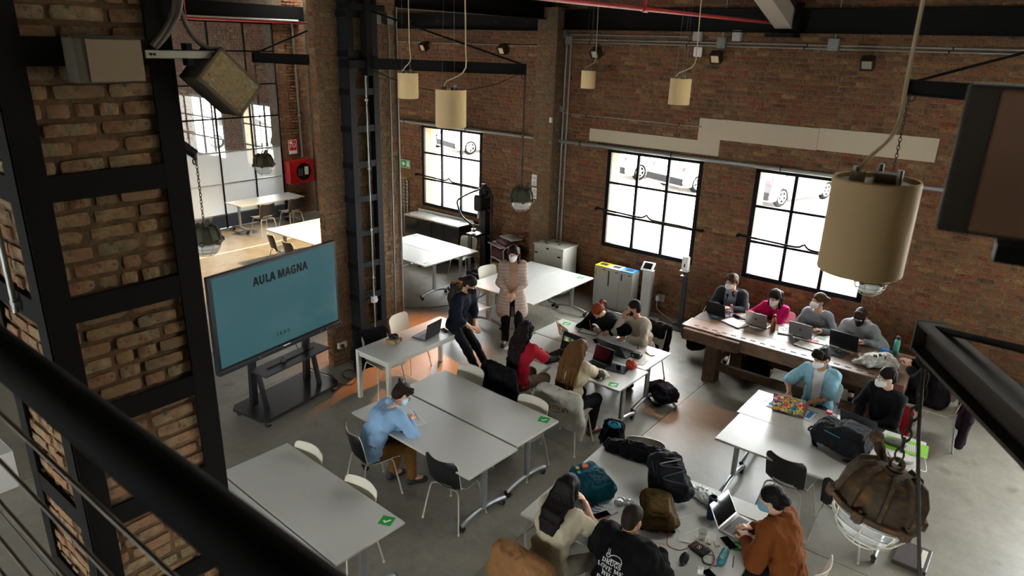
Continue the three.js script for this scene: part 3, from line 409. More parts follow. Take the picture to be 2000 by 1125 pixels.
{
  const j = jib('black jib arm swinging out from the steel column toward the back wall', [-7.75, 4.44, -6.56], [-6.07, 4.42, -7.96], 0.13, 0.07, [-7.74, 5.12, -6.62]);
  mesh('pivot_post', [G.rbox(0.12, 1.0, 0.1, 0.01, -7.72, 4.78, -6.56), G.box(0.2, 0.08, 0.62, -7.78, 5.15, -6.56), G.box(0.2, 0.1, 0.66, -7.78, 4.43, -6.56)], steelDark, j);
  cageLamp([-6.07, 2.6, -7.96], 0.175, 'caged olive lamp hanging on a chain in front of the pilaster', 4.34);
  solo('power_cable', 'thin black cable sagging along the jib arm and down to the lamp by the pilaster', 'cable', [G.tube([[-7.72, 4.38, -6.55], [-7.3, 4.18, -6.9], [-6.9, 4.1, -7.25], [-6.4, 4.2, -7.65], [-6.1, 4.36, -7.94], [-6.09, 4.1, -7.97], [-6.12, 3.2, -7.98], [-6.2, 2.85, -7.99]], 0.006, 60, 6)], mat('#171512', 0.6));
  jib('short black jib arm reaching out left of the brick pier', [-8.16, 4.45, -6.46], [-9.97, 4.44, -6.27], 0.13, 0.07, [-8.2, 5.0, -6.44]);
  cageLamp([-9.97, 2.81, -6.27], 0.165, 'caged lamp hanging over the far left bay before the frosted panes', 4.36);
  jib('jib arm hidden behind the near pillar holding the left lamp', [-8.2, 4.3, -3.2], [-7.64, 3.42, -3.96].map((v, i) => i === 1 ? 3.47 : v), 0.1, 0.07);
  cageLamp([-7.64, 2.47, -3.96], 0.185, 'caged lamp half hidden by the near pillar', 3.52);
  jib('black jib arm with tie rod at the upper right before the back wall', [1.6, 4.46, -6.3], [-1.31, 4.46, -7.9], 0.13, 0.07, [1.6, 5.5, -6.3]);
  cageLamp([-1.31, 2.5, -7.9], 0.185, 'caged lamp hanging below the large drum lamp', 4.38);
  jib('thick near jib arm slanting in from the right edge', [0.74, 3.84, -0.96], [-0.25, 3.72, -2.97], 0.11, 0.1, [0.73, 4.26, -1.46], mat('#3a342b', 0.7));
  cageLamp([-0.25, 2.93, -2.97], 0.18, 'large rusty caged lamp with white wire guard nearest the viewer', 3.6, 1, true);
  solo('power_cable', 'dark cable hanging from the near jib arm past the rusty lamp', 'cable', G.tube([[-0.24, 3.6, -2.94], [-0.19, 3.3, -2.9], [-0.1, 2.9, -2.85], [-0.02, 2.55, -2.8], [0.05, 2.1, -2.7], [0.02, 1.6, -2.66]], 0.008, 40, 6), mat('#2d261c', 0.7));
  const b = thing('floodlight', 'large blurred brown floodlight housing at the right edge', 'floodlight', [0.0, 4.585, -1.47], 0.12);
  mesh('housing', G.rbox(0.31, 0.25, 0.1, 0.008, 0, 0, 0), mat('#2d2618', 0.7, { metalness: 0.2 }), b); mesh('cover', G.rbox(0.255, 0.235, 0.02, 0.005, 0.02, 0, 0.047), mat('#6d4f38', 0.8), b);
  mesh('bracket', [G.box(0.26, 0.03, 0.06, 0.07, -0.15, 0.02), G.box(0.03, 0.5, 0.03, 0.06, 0.35, -0.03), G.box(0.72, 0.04, 0.03, 0.4, 0.58, -0.03)], steelDark, b);
}
// ---------------------------------------------------------------- flip-top tables
const laminate = mat('#c9cac4', 0.38), laminateEdge = mat('#b5b3a6', 0.5), alu = mat('#9fa3a6', 0.35, { metalness: 0.75 }), blackPl = mat('#141414', 0.5), tubeWhite = mat('#b9b4a4', 0.4, { metalness: 0.2 });
function makeTable() {
  const t = thing('flip_top_table', '', 'table', [0, 0, 0], 0, 'white flip-top tables'), L = 1.865, D = 0.73;
  const top = mesh('table_top', G.rbox(L, 0.026, D, 0.005, 0, 0.727, 0), laminate, t);
  mesh('edge_band', [G.box(L, 0.02, 0.003, 0, 0.727, D / 2), G.box(L, 0.02, 0.003, 0, 0.727, -D / 2), G.box(0.003, 0.02, D, L / 2, 0.727, 0), G.box(0.003, 0.02, D, -L / 2, 0.727, 0)], laminateEdge, top);
  mesh('cross_beam', G.rod([-0.8, 0.675, 0], [0.8, 0.675, 0], 0.022), alu, t);
  for (const s of [-1, 1]) {
    const x = s * 0.79;
    const col = mesh('column', [G.rbox(0.05, 0.56, 0.075, 0.02, x, 0.4, 0), G.rbox(0.012, 0.56, 0.085, 0.004, x + 0.012, 0.4, 0)], alu, t);
    mesh('hinge', G.rbox(0.07, 0.06, 0.1, 0.01, x, 0.685, 0), blackPl, col);
    const pts = []; for (let i = 0; i <= 8; i++) { const z = -0.34 + i * 0.085; pts.push([x, 0.135 - 0.5 * z * z, z]); }
    const f = mesh('foot', G.tube(pts, 0.027, 20, 10), alu, t);
    for (const e of [-1, 1]) { mesh('end_cap', G.rod([x, 0.078, e * 0.335], [x, 0.074, e * 0.352], 0.028), blackPl, f); const c = mesh('caster', [G.rod([x - 0.018, 0.031, e * 0.31], [x + 0.018, 0.031, e * 0.31], 0.031, 0.031, 14), G.rod([x, 0.03, e * 0.31], [x, 0.08, e * 0.31], 0.01)], blackPl, t); }
  }
  return t;
}
const table0 = makeTable(); let firstTable = true;
function table(x, z, turn, label) { const p = [x, 0, z]; if (firstTable) { firstTable = false; table0.position.set(...p); table0.rotation.y = turn; table0.userData.label = label; return table0; } return dup(table0, p, turn, label); }
const TR = -0.045;
table(-4.765, -3.15, TR, 'white table at the lower left with two pale chairs pushed in along it');
table(-4.72, -2.40, TR, 'white table at the very lower left, joined to the one with a green sticker');
table(-4.735, -4.73, TR, 'white table where the student in the light blue shirt writes');
table(-4.74, -5.49, TR, 'empty white table joined behind the one of the student in light blue');
table(-4.56, -7.28, -0.02, 'white table of the two long-haired students seen from behind');
table(-4.6, -8.03, -0.02, 'white table of the red-haired student and the man in beige');
table(-7.34, -9.56, Math.PI / 2, 'white table behind the woman in the striped coat, left half'); table(-6.61, -9.53, Math.PI / 2, 'white table in front of the white cabinet, right half of its pair');
table(-9.86, -9.98, TR, 'cream-lit table nearest the left window, rear of its pair'); table(-9.88, -9.24, TR, 'cream-lit table beyond the pier, front of its pair');
table(-1.355, -7.01, 0, 'white table with the black backpack, nearer of its pair'); table(-1.395, -7.745, 0, 'white table with the sticker-covered laptop');
table(-2.2, -5.37, 0.045, 'white table at the bottom under the black and olive backpacks'); table(-2.2, -4.64, 0.045, 'white table at the bottom where three students sit');
table(-16.03, -10.05, Math.PI / 2, 'white table against the frosted partition with two black chairs');
table(-12.45, -9.42, 0, 'white table at the far left bay, rear of its pair'); table(-12.45, -8.68, 0, 'white table at the far left bay, front of its pair');
table(-10.4, -4.7, 0.1, 'white table mostly hidden behind the near pillar and the screen');
// green seat stickers
const stickMap = canvasTex(128, 128, (g) => { g.fillStyle = '#16a33a'; g.fillRect(0, 0, 128, 128); g.strokeStyle = '#f2f6f0'; g.lineWidth = 20; g.lineCap = 'butt'; g.beginPath(); g.moveTo(34, 66); g.lineTo(56, 88); g.lineTo(98, 44); g.stroke(); });
const stickMat = new THREE.MeshStandardMaterial({ map: stickMap, roughness: 0.5 });
function sticker(x, z, turn, where) { const o = solo('seat_sticker', 'green square sticker with white tick on ' + where, 'sticker', new THREE.PlaneGeometry(0.12, 0.12).rotateX(-Math.PI / 2), stickMat, [x, 0.7412, z], turn, 'green seat stickers'); }
sticker(-3.95, -3.38, 0.4, 'the lower left table corner'); sticker(-3.93, -5.72, 0.3, 'the empty middle table corner'); sticker(-3.78, -7.0, 0.3, 'the table corner beside the blonde student'); sticker(-5.36, -8.28, 0.2, 'the table corner left of the red-haired student'); sticker(-1.42, -5.1, 2.2, 'the table corner by the brown hoodie'); sticker(-7.58, -8.75, 0.4, 'the table corner beside the standing woman'); sticker(-6.42, -10.3, 0.2, 'the table in front of the white cabinet'); sticker(-10.66, -10.22, 0.2, 'the far corner of the cream-lit table'); sticker(-9.05, -8.98, 0.2, 'the near corner of the cream-lit table'); sticker(-13.25, -9.7, 0.2, 'the far left bay table'); 

// ---------------------------------------------------------------- shell chairs
function shellSurface(off, slot) { // off: offset along normal (thickness side)
  const prof = [[0.23, 0.425], [0.215, 0.447], [0.16, 0.452], [0.06, 0.444], [-0.06, 0.438], [-0.14, 0.445], [-0.185, 0.475], [-0.205, 0.53], [-0.216, 0.59], [-0.23, 0.66], [-0.245, 0.73], [-0.258, 0.79], [-0.264, 0.82]];
  const cv = new THREE.CatmullRomCurve3(prof.map((p) => V(0, p[1], p[0]))), nv = 34, nu = 18, pos = [], idx = [], uv = [];
  for (let j = 0; j <= nv; j++) {
    const t = j / nv, c = cv.getPointAt(t), tg = cv.getTangentAt(t), n = V(0, tg.z, -tg.y).negate(); // toward the sitter
    const seatPart = t < 0.42; let hw = seatPart ? 0.215 : 0.205 + 0.02 * (t - 0.42); const e = 1 - t, r = 0.1; if (e < r) hw *= 0.76 + 0.24 * Math.sqrt(Math.max(0, 1 - Math.pow(1 - e / r, 2))); if (t < 0.07) hw *= 0.85 + 0.15 * Math.sqrt(1 - Math.pow(1 - t / 0.07, 2));
    for (let i = 0; i <= nu; i++) { const s = (i / nu) * 2 - 1, x = s * hw, bow = seatPart ? 0.022 * s * s : 0.05 * s * s; const p = c.clone().addScaledVector(n, bow + off); pos.push(x, p.y, p.z); uv.push(i / nu, t); }
  }
  for (let j = 0; j < nv; j++) for (let i = 0; i < nu; i++) { const t = (j + 0.5) / nv, s = Math.abs(((i + 0.5) / nu) * 2 - 1); if (slot && t > 0.5 && t < 0.615 && s < 0.68 - (t > 0.58 ? 0.1 : 0)) continue; const a = j * (nu + 1) + i, b = a + 1, c = a + nu + 1, d = c + 1; off > 0 ? idx.push(a, b, c, b, d, c) : idx.push(a, c, b, b, c, d); }
  const g = new THREE.BufferGeometry(); g.setAttribute('position', new THREE.Float32BufferAttribute(pos, 3)); g.setAttribute('uv', new THREE.Float32BufferAttribute(uv, 2)); g.setIndex(idx); g.computeVertexNormals(); return { g, pos, nu, nv };
}
function rimStrip() { const a = shellSurface(0.005, false), b = shellSurface(-0.005, false), pos = [], idx = [], ring = []; const W = a.nu + 1; for (let i = 0; i <= a.nu; i++) ring.push(i); for (let j = 1; j <= a.nv; j++) ring.push(j * W + a.nu); for (let i = a.nu - 1; i >= 0; i--) ring.push(a.nv * W + i); for (let j = a.nv - 1; j >= 0; j--) ring.push(j * W); ring.forEach((k) => { pos.push(a.pos[3 * k], a.pos[3 * k + 1], a.pos[3 * k + 2], b.pos[3 * k], b.pos[3 * k + 1], b.pos[3 * k + 2]); }); for (let i = 0; i < ring.length - 1; i++) idx.push(2 * i, 2 * i + 1, 2 * i + 2, 2 * i + 1, 2 * i + 3, 2 * i + 2); const g = new THREE.BufferGeometry(); g.setAttribute('position', new THREE.Float32BufferAttribute(pos, 3)); g.setIndex(idx); g.computeVertexNormals(); return g; }
const shellIn = shellSurface(0.005, true).g, shellOut = shellSurface(-0.005, true).g, shellRim = rimStrip();
const chairLeg = (sx, sz) => G.tube([[sx * 0.1, 0.425, sz * 0.1], [sx * 0.165, 0.428, sz * 0.15], [sx * 0.185, 0.41, sz * 0.165], [sx * 0.195, 0.36, sz * 0.172], [sx * 0.245, 0.012, sz * 0.23]], 0.0095, 16, 7);
function makeChair(kind) {
  const two = kind === 'black', t = thing(two ? 'black_shell_chair' : 'white_shell_chair', '', 'chair', [0, 0, 0], 0, two ? 'two-tone shell chairs' : 'pale shell chairs');
  mesh('outer_shell', [shellOut], two ? mat('#15151a', 0.42) : mat('#c3bca4', 0.45), t); mesh('seat_lining', [shellIn], mat(two ? '#b9b8b0' : '#c9c4b2', 0.45), t); mesh('rim', [shellRim], mat('#c5c0ae', 0.45), t);
  for (const sx of [-1, 1]) for (const sz of [-1, 1]) { const l = mesh('leg', chairLeg(sx, sz), tubeWhite, t); mesh('foot_glide', G.rod([sx * 0.245, 0.001, sz * 0.23], [sx * 0.243, 0.022, sz * 0.228], 0.013), mat('#d0cdc2', 0.5), l); }
  mesh('seat_frame', [G.rod([-0.13, 0.425, 0.12], [0.13, 0.425, 0.12], 0.008), G.rod([-0.13, 0.425, -0.12], [0.13, 0.425, -0.12], 0.008), G.rod([-0.11, 0.425, -0.12], [-0.11, 0.425, 0.12], 0.008), G.rod([0.11, 0.425, -0.12], [0.11, 0.425, 0.12], 0.008)], tubeWhite, t);
  return t;
}
const protoChair = { black: makeChair('black'), white: makeChair('white') }, usedChair = {};
function chair(kind, x, z, dir, label) { // dir: the way a sitter faces, as [dx, dz]
  const turn = Math.atan2(dir[0], dir[1]), p = [x, 0, z], c = protoChair[kind];
  if (!usedChair[kind]) { usedChair[kind] = 1; c.position.set(...p); c.rotation.y = turn; c.userData.label = label; return c; }
  return dup(c, p, turn, label);
}
chair('white', -7.14, -6.68, [1, -0.12], 'pale shell chair behind the desk, facing the laptop'); chair('white', -6.9, -5.95, [1, 0.15], 'pale shell chair behind the desk under the black coat');
chair('white', -5.33, -5.86, [0.06, 1], 'pale shell chair at the far edge of the empty middle table, left of two'); chair('white', -4.22, -5.71, [0.05, 1], 'pale shell chair at the far edge of the middle table by the green sticker');
chair('white', -5.33, -3.37, [0.05, 1], 'pale shell chair at the far edge of the lower left table, left of two'); chair('white', -4.47, -3.33, [0.05, 1], 'pale shell chair at the far edge of the lower left table, right of two');
chair('black', -4.2, -4.53, [-0.05, -1], 'black shell chair pushed to the near corner of the middle table'); chair('black', -5.2, -4.28, [0.29, -0.96], 'black shell chair under the student in the light blue shirt');
chair('black', -1.5, -6.86, [0.1, -1], 'black shell chair at the near edge of the table with the backpack, left of two'); chair('black', -0.93, -6.78, [-0.06, -1], 'black shell chair beside the rusty caged lamp');
chair('white', -7.76, -9.42, [1, 0.2], 'white shell chair at the left end of the table by the standing woman'); chair('white', -9.55, -10.55, [0.1, 1], 'pale shell chair between the cream-lit table and the metal counter');
chair('black', -10.15, -8.75, [0.5, -0.9], 'black shell chair just beyond the pier at the cream-lit table'); 
chair('black', -15.42, -9.55, [-1, 0.05], 'black shell chair at the partition table, left of two'); chair('black', -15.5, -10.42, [-1, 0.1], 'black shell chair at the partition table, right of two');
chair('black', -12.66, -8.2, [0.25, -1], 'black shell chair at the far left bay table above the screen'); chair('black', -11.95, -8.1, [0.1, -1], 'black shell chair partly hidden by the top of the screen');
chair('black', -5.0, -6.52, [0.1, -1], 'black shell chair under the student in the red shirt'); chair('black', -4.1, -6.5, [-0.05, -1], 'black shell chair under the long-haired student with the grey jacket');
chair('black', -4.8, -8.78, [0, 1], 'black shell chair under the red-haired student'); chair('black', -4.26, -8.78, [-0.1, 1], 'black shell chair under the man in the beige sweater');
chair('black', -3.72, -10.72, [0, 1], 'shell chair under the student in the dark blazer'); chair('white', -2.95, -10.72, [0.1, 1], 'pale shell chair under the student in pink'); chair('black', -2.35, -10.75, [0, 1], 'shell chair under the student with the ponytail at the bench'); chair('black', -1.76, -10.75, [0, 1], 'shell chair under the student in the grey hoodie');
chair('black', -1.75, -8.62, [-0.2, 1], 'shell chair under the student in the open blue shirt'); chair('white', -0.5, -9.75, [-1, 0.1], 'pale shell chair at the right end of the workbench');
chair('white', -2.66, -3.98, [0.05, -1], 'shell chair under the student in the cream shirt'); chair('black', -2.0, -3.95, [0, -1], 'shell chair under the student in the black printed hoodie'); chair('white', -0.98, -5.25, [-1, -0.1], 'pale shell chair under the student in the brown hoodie');
chair('white', -2.72, -5.78, [0.35, 1], 'pale shell chair under the black padded jacket at the bottom table');
{ const r = makeChair('white'); r.name = numbered('red_shell_chair'); r.userData = { label: 'red shell chair under the student in the black sweater', category: 'chair' }; r.position.set(-0.93, 0, -8.5); r.rotation.y = Math.atan2(-0.25, 1); for (const c of r.children) if (/shell|lining|rim/.test(c.name)) c.material = mat('#b3141c', 0.45); }

// ---------------------------------------------------------------- teacher desk
{
  const t = thing('desk', 'narrow white teacher desk in front of the brick pier', 'desk', [-6.66, 0, -6.37], 0.0), W = 0.66, D = 1.66, p = mat('#c4c4b8', 0.42);
  mesh('desk_top', G.rbox(W, 0.025, D, 0.004, 0, 0.727, 0), laminate, t);
  for (const sx of [-1, 1]) for (const sz of [-1, 1]) { const l = mesh('leg', G.rbox(0.055, 0.71, 0.055, 0.004, sx * (W / 2 - 0.028), 0.36, sz * (D / 2 - 0.028)), p, t); mesh('foot_pad', G.rbox(0.05, 0.012, 0.05, 0.003, sx * (W / 2 - 0.028), 0.006, sz * (D / 2 - 0.028)), blackPl, l); }
  for (const s of [-1, 1]) { mesh('apron', G.box(W - 0.1, 0.06, 0.025, 0, 0.683, s * (D / 2 - 0.03)), p, t); mesh('apron', G.box(0.025, 0.06, D - 0.1, s * (W / 2 - 0.03), 0.683, 0), p, t); }
}
// ---------------------------------------------------------------- interactive screen on a trolley
{
  const t = thing('display_trolley', 'large flat screen reading AULA MAGNA on a wheeled black trolley', 'screen', [-7.57, 0, -4.81], Math.PI * 97.5 / 180), bz = mat('#101113', 0.35), cart = mat('#1f2022', 0.42, { metalness: 0.2 });
  const W = 2.03, y0 = 0.87, y1 = 2.12, zc = 0.1, xc = -0.055;
  mesh('bezel', [G.rbox(W, y1 - y0, 0.075, 0.012, xc, (y0 + y1) / 2, zc - 0.04)], bz, t);
  const sc = mesh('screen', new THREE.PlaneGeometry(W - 0.09, y1 - y0 - 0.12).translate(xc, (y0 + y1) / 2 + 0.03, zc - 0.001), new THREE.MeshStandardMaterial({ color: '#050607', roughness: 0.22, emissive: '#ffffff', emissiveIntensity: 0.1, emissiveMap: canvasTex(1536, 896, (g, w, h) => { g.fillStyle = '#74bfc8'; g.fillRect(0, 0, w, h); g.fillStyle = '#0a0d10'; g.strokeStyle = '#0a0d10'; g.font = 'bold 118px sans-serif'; g.textAlign = 'center'; g.lineWidth = 7; g.fillText('AULA MAGNA', w / 2 + 30, 190, 700); g.strokeText('AULA MAGNA', w / 2 + 30, 190, 700); g.font = 'bold 56px sans-serif'; g.fillText('I A A D .', w / 2 + 10, 800); }) }), t);
  sc.material.color.set('#10191c');
  mesh('speaker_bar', [G.rbox(W, 0.06, 0.05, 0.01, xc, y0 + 0.03, zc - 0.012)], mat('#161719', 0.4), t);
  mesh('brand_plate', G.box(0.12, 0.014, 0.004, xc + 0.02, y0 + 0.055, zc + 0.016), mat('#d6d8d8', 0.4), t);
  for (const x of [-0.42, 0.62, 0.75]) mesh('indicator', G.sph(0.007, xc + x, y0 + 0.035, zc + 0.015, 1, 1, 1, 8), mat('#ffffff', 0.3), t);
  mesh('rear_cover', G.rbox(1.2, 0.7, 0.06, 0.02, xc, 1.5, zc - 0.1), bz, t);
  for (const s of [-1, 1]) {
    mesh('upright', G.bar([s * 0.46, 0.15, -0.12], [s * 0.46, 1.6, -0.03], 0.09, 0.06), cart, t);
    mesh('front_strut', [G.bar([s * 0.46, 0.15, 0.13], [s * 0.46, 0.66, 0.02], 0.05, 0.05), G.bar([s * 0.46, 0.66, 0.03], [s * 0.46, 0.66, -0.1], 0.05, 0.04)], cart, t);
  }
  const sh = mesh('shelf', [G.rbox(1.12, 0.02, 0.34, 0.006, 0.02, 0.685, 0.1)], cart, t); mesh('shelf_lip', G.box(0.8, 0.008, 0.01, 0.02, 0.7, 0.1), steelDark, sh);
  const base = mesh('base_plate', G.prism([[-0.68, -0.26], [-0.6, -0.34], [0.6, -0.34], [0.68, -0.26], [0.68, 0.26], [0.6, 0.34], [-0.6, 0.34], [-0.68, 0.26]], 0.03, 0.004).rotateX(Math.PI / 2).translate(0, 0.14, 0), mat('#242527', 0.3, { metalness: 0.2 }), t);
  for (const sx of [-1, 1]) for (const sz of [-1, 1]) { const c = mesh('caster', [G.rod([sx * 0.58 - 0.02, 0.045, sz * 0.27], [sx * 0.58 + 0.02, 0.045, sz * 0.27], 0.045, 0.045, 16), G.rod([sx * 0.58, 0.05, sz * 0.27], [sx * 0.58, 0.11, sz * 0.27], 0.018)], blackPl, t); mesh('brake_tab', G.box(0.05, 0.012, 0.04, sx * 0.58, 0.07, sz * 0.31), galv, c); }
  solo('remote_receiver', 'small dark camera puck on the shelf under the screen', 'camera', [G.lathe([[0, 0], [0.035, 0], [0.04, 0.015], [0.03, 0.06], [0.034, 0.07], [0.02, 0.08], [0, 0.08]], 18)], mat('#303236', 0.3), [-7.45, 0.697, -4.72]);
  solo('power_cable', 'black cable coiling on the floor between the screen and the pier socket', 'cable', G.tube([[-8.15, 0.75, -5.3], [-7.98, 0.2, -5.45], [-7.8, 0.01, -5.7], [-7.5, 0.01, -5.62], [-7.35, 0.01, -5.75], [-7.55, 0.01, -5.98], [-7.75, 0.01, -6.02], [-7.72, 0.01, -5.85], [-7.5, 0.01, -5.82], [-7.6, 0.02, -6.1], [-7.85, 0.1, -6.1], [-7.97, 0.3, -6.08]], 0.007, 110, 6), blackPl);
  const so = thing('wall_socket', 'white double socket with black plug low on the brick pier', 'socket', [-7.985, 0.33, -6.08]); mesh('plate', G.rbox(0.05, 0.1, 0.16, 0.01), white, so); mesh('plug', G.rbox(0.06, 0.05, 0.05, 0.012, 0.045, 0, 0.03), blackPl, so);
}
// ---------------------------------------------------------------- carpenter workbench
const woodTop = new THREE.MeshPhysicalMaterial({ roughness: 0.45, clearcoat: 0.25, clearcoatRoughness: 0.45, map: tex(1024, 512, (u, v) => { const g = sn(u * 0.5, v, 26, 81) * 16 + sn(u, v * 4 % 1, 60, 83) * 6, a = fbm(u, v, 4, 85) * 26, kn = Math.max(0, fbm(u, v, 10, 87) - 0.35) * 130; const st = Math.max(0, fbm(u, v, 3, 89) - 0.05) * 70, k = 92 + g * 1.3 + a - kn - st; return [cl(k * 1.12), cl(k * 0.84), cl(k * 0.58)]; }) });
woodTop.map.repeat.set(0.5, 1);
const woodDark = new THREE.MeshStandardMaterial({ roughness: 0.8, map: tex(512, 512, (u, v) => { const k = 72 + sn(u, v, 30, 91) * 12 + fbm(u, v, 6, 93) * 24; return [cl(k * 1.15), cl(k * 0.82), cl(k * 0.55)]; }) });
{
  const t = thing('workbench', 'long worn wooden carpenter bench with dog holes along its front plank', 'workbench', [0, 0, 0]), Y = 0.85;
  const plank = (x0, x1, z0, z1, y0, y1, m, n) => mesh(n, uvMetres(G.rbox(x1 - x0, y1 - y0, z1 - z0, 0.012, (x0 + x1) / 2, (y0 + y1) / 2, (z0 + z1) / 2)), m, t);
  const fp = plank(-3.92, -0.9, -9.6, -9.22, 0.66, Y, woodTop, 'front_plank'); plank(-3.9, -0.9, -9.98, -9.605, 0.76, Y - 0.004, woodTop, 'top_plank'); plank(-3.88, -0.92, -10.34, -9.985, 0.76, Y - 0.004, woodTop, 'top_plank');
  for (let i = 0; i < 20; i++) mesh('dog_hole', G.box(0.075, 0.006, 0.03, -3.72 + i * 0.142, Y - 0.0015, -9.32), mat('#171009', 0.9), fp);
  plank(-3.86, -3.0, -9.215, -9.13, 0.66, 0.83, woodDark, 'vice_jaw'); plank(-3.4, -3.33, -9.3, -9.19, 0.62, 0.855, woodDark, 'vice_cheek');
  for (const [x, z] of [[-3.45, -9.42], [-3.3, -10.12], [-1.35, -9.42], [-1.3, -10.1]]) plank(x - 0.1, x + 0.1, z - 0.1, z + 0.1, 0.0, 0.76, woodDark, 'leg');
  plank(-3.35, -1.4, -9.45, -9.37, 0.2, 0.32, woodDark, 'stretcher'); plank(-3.25, -1.35, -10.14, -10.06, 0.2, 0.32, woodDark, 'stretcher'); plank(-3.46, -3.38, -10.05, -9.5, 0.28, 0.4, woodDark, 'side_rail');
  const br = mesh('brace', G.bar([-1.2, 0.1, -9.4], [-1.05, 0.7, -9.42], 0.06, 0.05), woodDark, t);
}
// ---------------------------------------------------------------- things along the back wall
{
  const c = thing('metal_cabinet', 'old cream enamel cabinet with two doors beside the pilaster', 'cabinet', [-7.53, 0, -11.07]), e = mat('#c9cbbf', 0.42), en = mat('#bfc2b4', 0.4);
  mesh('body', G.rbox(0.7, 0.84, 0.5, 0.012, 0, 0.58, 0), e, c); mesh('top_slab', G.rbox(0.73, 0.03, 0.53, 0.008, 0, 1.0, 0), e, c); mesh('plinth', G.box(0.66, 0.1, 0.46, 0, 0.1, 0), mat('#a9aba0', 0.5), c);
  for (const s of [-1, 1]) { const d = mesh('door', G.rbox(0.325, 0.72, 0.02, 0.006, s * 0.172, 0.56, 0.255), en, c); mesh('hinge', G.rod([s * 0.335, 0.82, 0.262], [s * 0.335, 0.9, 0.262], 0.008), galv, d); mesh('latch', G.rbox(0.07, 0.025, 0.02, 0.004, s > 0 ? 0.27 : -0.28, 0.84, 0.272), steelDark, d); }
  mesh('label_holder', G.rbox(0.06, 0.03, 0.01, 0.003, -0.02, 0.955, 0.256), steelDark, c); for (const [x, z] of [[-0.22, 0.05], [-0.05, -0.12], [-0.12, 0.14], [0.1, 0.02]]) mesh('bottle_cap', G.lathe([[0, 0.015], [0.025, 0.012], [0.028, 0], [0, 0]], 12).translate(x, 1.016, z), mat('#6d6048', 0.6), c);
  const binMat = mat('#c7c9c4', 0.32), bins = [['#e3c21a', 'yellow', 'leftmost'], ['#d9d9d6', 'white', 'middle'], ['#1e7fd0', 'blue', 'rightmost']];
  bins.forEach(([col, cn, pos], i) => {
    const b = thing('recycling_bin', pos + ' of three white recycling bins, with a ' + cn + ' lid frame', 'bin', [-6.42 + i * 0.275, 0, -11.13], 0.03, 'recycling bins along the wall');
    mesh('body', G.rbox(0.268, 0.78, 0.28, 0.008, 0, 0.4, 0), binMat, b); const l = mesh('lid', G.rbox(0.262, 0.02, 0.27, 0.004, 0, 0.798, 0), mat(col, 0.4), b); mesh('opening', G.box(0.15, 0.006, 0.12, 0, 0.808, 0), blackPl, l);
    mesh('name_strip', G.box(0.03, i === 1 ? 0.3 : 0.13, 0.003, -0.09, i === 1 ? 0.6 : 0.68, 0.141), mat(i === 0 ? '#d6b21c' : i === 1 ? '#3a4046' : '#2a4a7c', 0.5), b); mesh('slot_handle', G.box(0.06, 0.015, 0.004, 0.07, 0.75, 0.141), mat('#3c3f40', 0.5), b);
  });
  const k = thing('tablet_kiosk', 'slim white kiosk column with a tilted tablet beside the bins', 'kiosk', [-5.45, 0, -11.02], 0.1);
  mesh('base_plate', G.rbox(0.42, 0.012, 0.36, 0.004, 0.06, 0.008, 0.05), mat('#bfc0bb', 0.4), k); mesh('column', [G.rbox(0.17, 0.92, 0.12, 0.008, 0, 0.47, -0.04)], mat('#d2d3cf', 0.35), k); mesh('side_channel', G.rbox(0.03, 0.92, 0.1, 0.004, 0.09, 0.47, -0.04), mat('#a9adb0', 0.3, { metalness: 0.4 }), k);
  const hd = mesh('tablet_case', G.rbox(0.23, 0.2, 0.03, 0.008), mat('#d8d9d6', 0.35), k); hd.position.set(0, 1.0, 0.0); hd.rotation.x = -0.9; const scn = mesh('tablet_screen', G.box(0.15, 0.13, 0.004, 0, 0.005, 0.016), mat('#14171a', 0.15), hd);
  const s = thing('sanitizer_stand', 'white hand sanitizer dispenser on a black post', 'dispenser', [-4.72, 0, -11.0]);
  mesh('base', G.rbox(0.3, 0.02, 0.32, 0.004, 0, 0.012, 0), blackPl, s); mesh('post', G.rbox(0.09, 1.2, 0.05, 0.008, 0, 0.6, -0.04), mat('#1c1d1e', 0.5), s); mesh('drip_tray', G.rbox(0.12, 0.012, 0.1, 0.004, 0, 1.0, 0.02), blackPl, s);
  const dp = mesh('dispenser', G.rbox(0.12, 0.25, 0.1, 0.025, 0, 1.23, 0.02), mat('#d8d9d6', 0.3), s); mesh('window', G.rbox(0.025, 0.06, 0.006, 0.003, 0, 1.2, 0.071), blackPl, dp); mesh('nozzle_tray', G.rbox(0.14, 0.012, 0.13, 0.004, 0, 1.1, 0.03), mat('#cfd0cc', 0.4), dp);
  const so = thing('wall_socket', 'grey wall socket with a white adapter behind the kiosk', 'socket', [-5.3, 0.34, ZW + 0.03]); mesh('plate', G.rbox(0.14, 0.14, 0.05, 0.01), mat('#8b8d88', 0.5), so); mesh('adapter', G.rbox(0.06, 0.1, 0.07, 0.012, -0.04, 0, 0.05), mat('#e2e2dd', 0.4), so);
  solo('charger_cable', 'thin white cable from the wall socket to the workbench', 'cable', G.tube([[-5.34, 0.3, ZW + 0.1], [-5.3, 0.15, ZW + 0.14], [-5.1, 0.06, ZW + 0.16], [-4.95, 0.02, ZW + 0.2], [-4.5, 0.08, -11.0], [-4.2, 0.4, -10.6], [-3.95, 0.86, -10.2], [-3.75, 0.86, -10.1]], 0.006, 60, 6), mat('#d6d4cc', 0.5));
  solo('charger_cable', 'white cable under the table in front of the cabinet', 'cable', G.tube([[-6.9, 0.01, -10.2], [-6.4, 0.01, -10.15], [-6.3, 0.01, -10.6], [-6.1, 0.01, -10.75], [-6.25, 0.01, -10.2], [-6.6, 0.01, -9.9], [-6.9, 0.3, -9.9]], 0.006, 60, 6), mat('#c9c7be', 0.5));
  // metal counter under the left window
  const w = thing('metal_counter', 'low metal counter with a steel top and glass front under the left window', 'counter', [-10.82, 0, -11.1]);
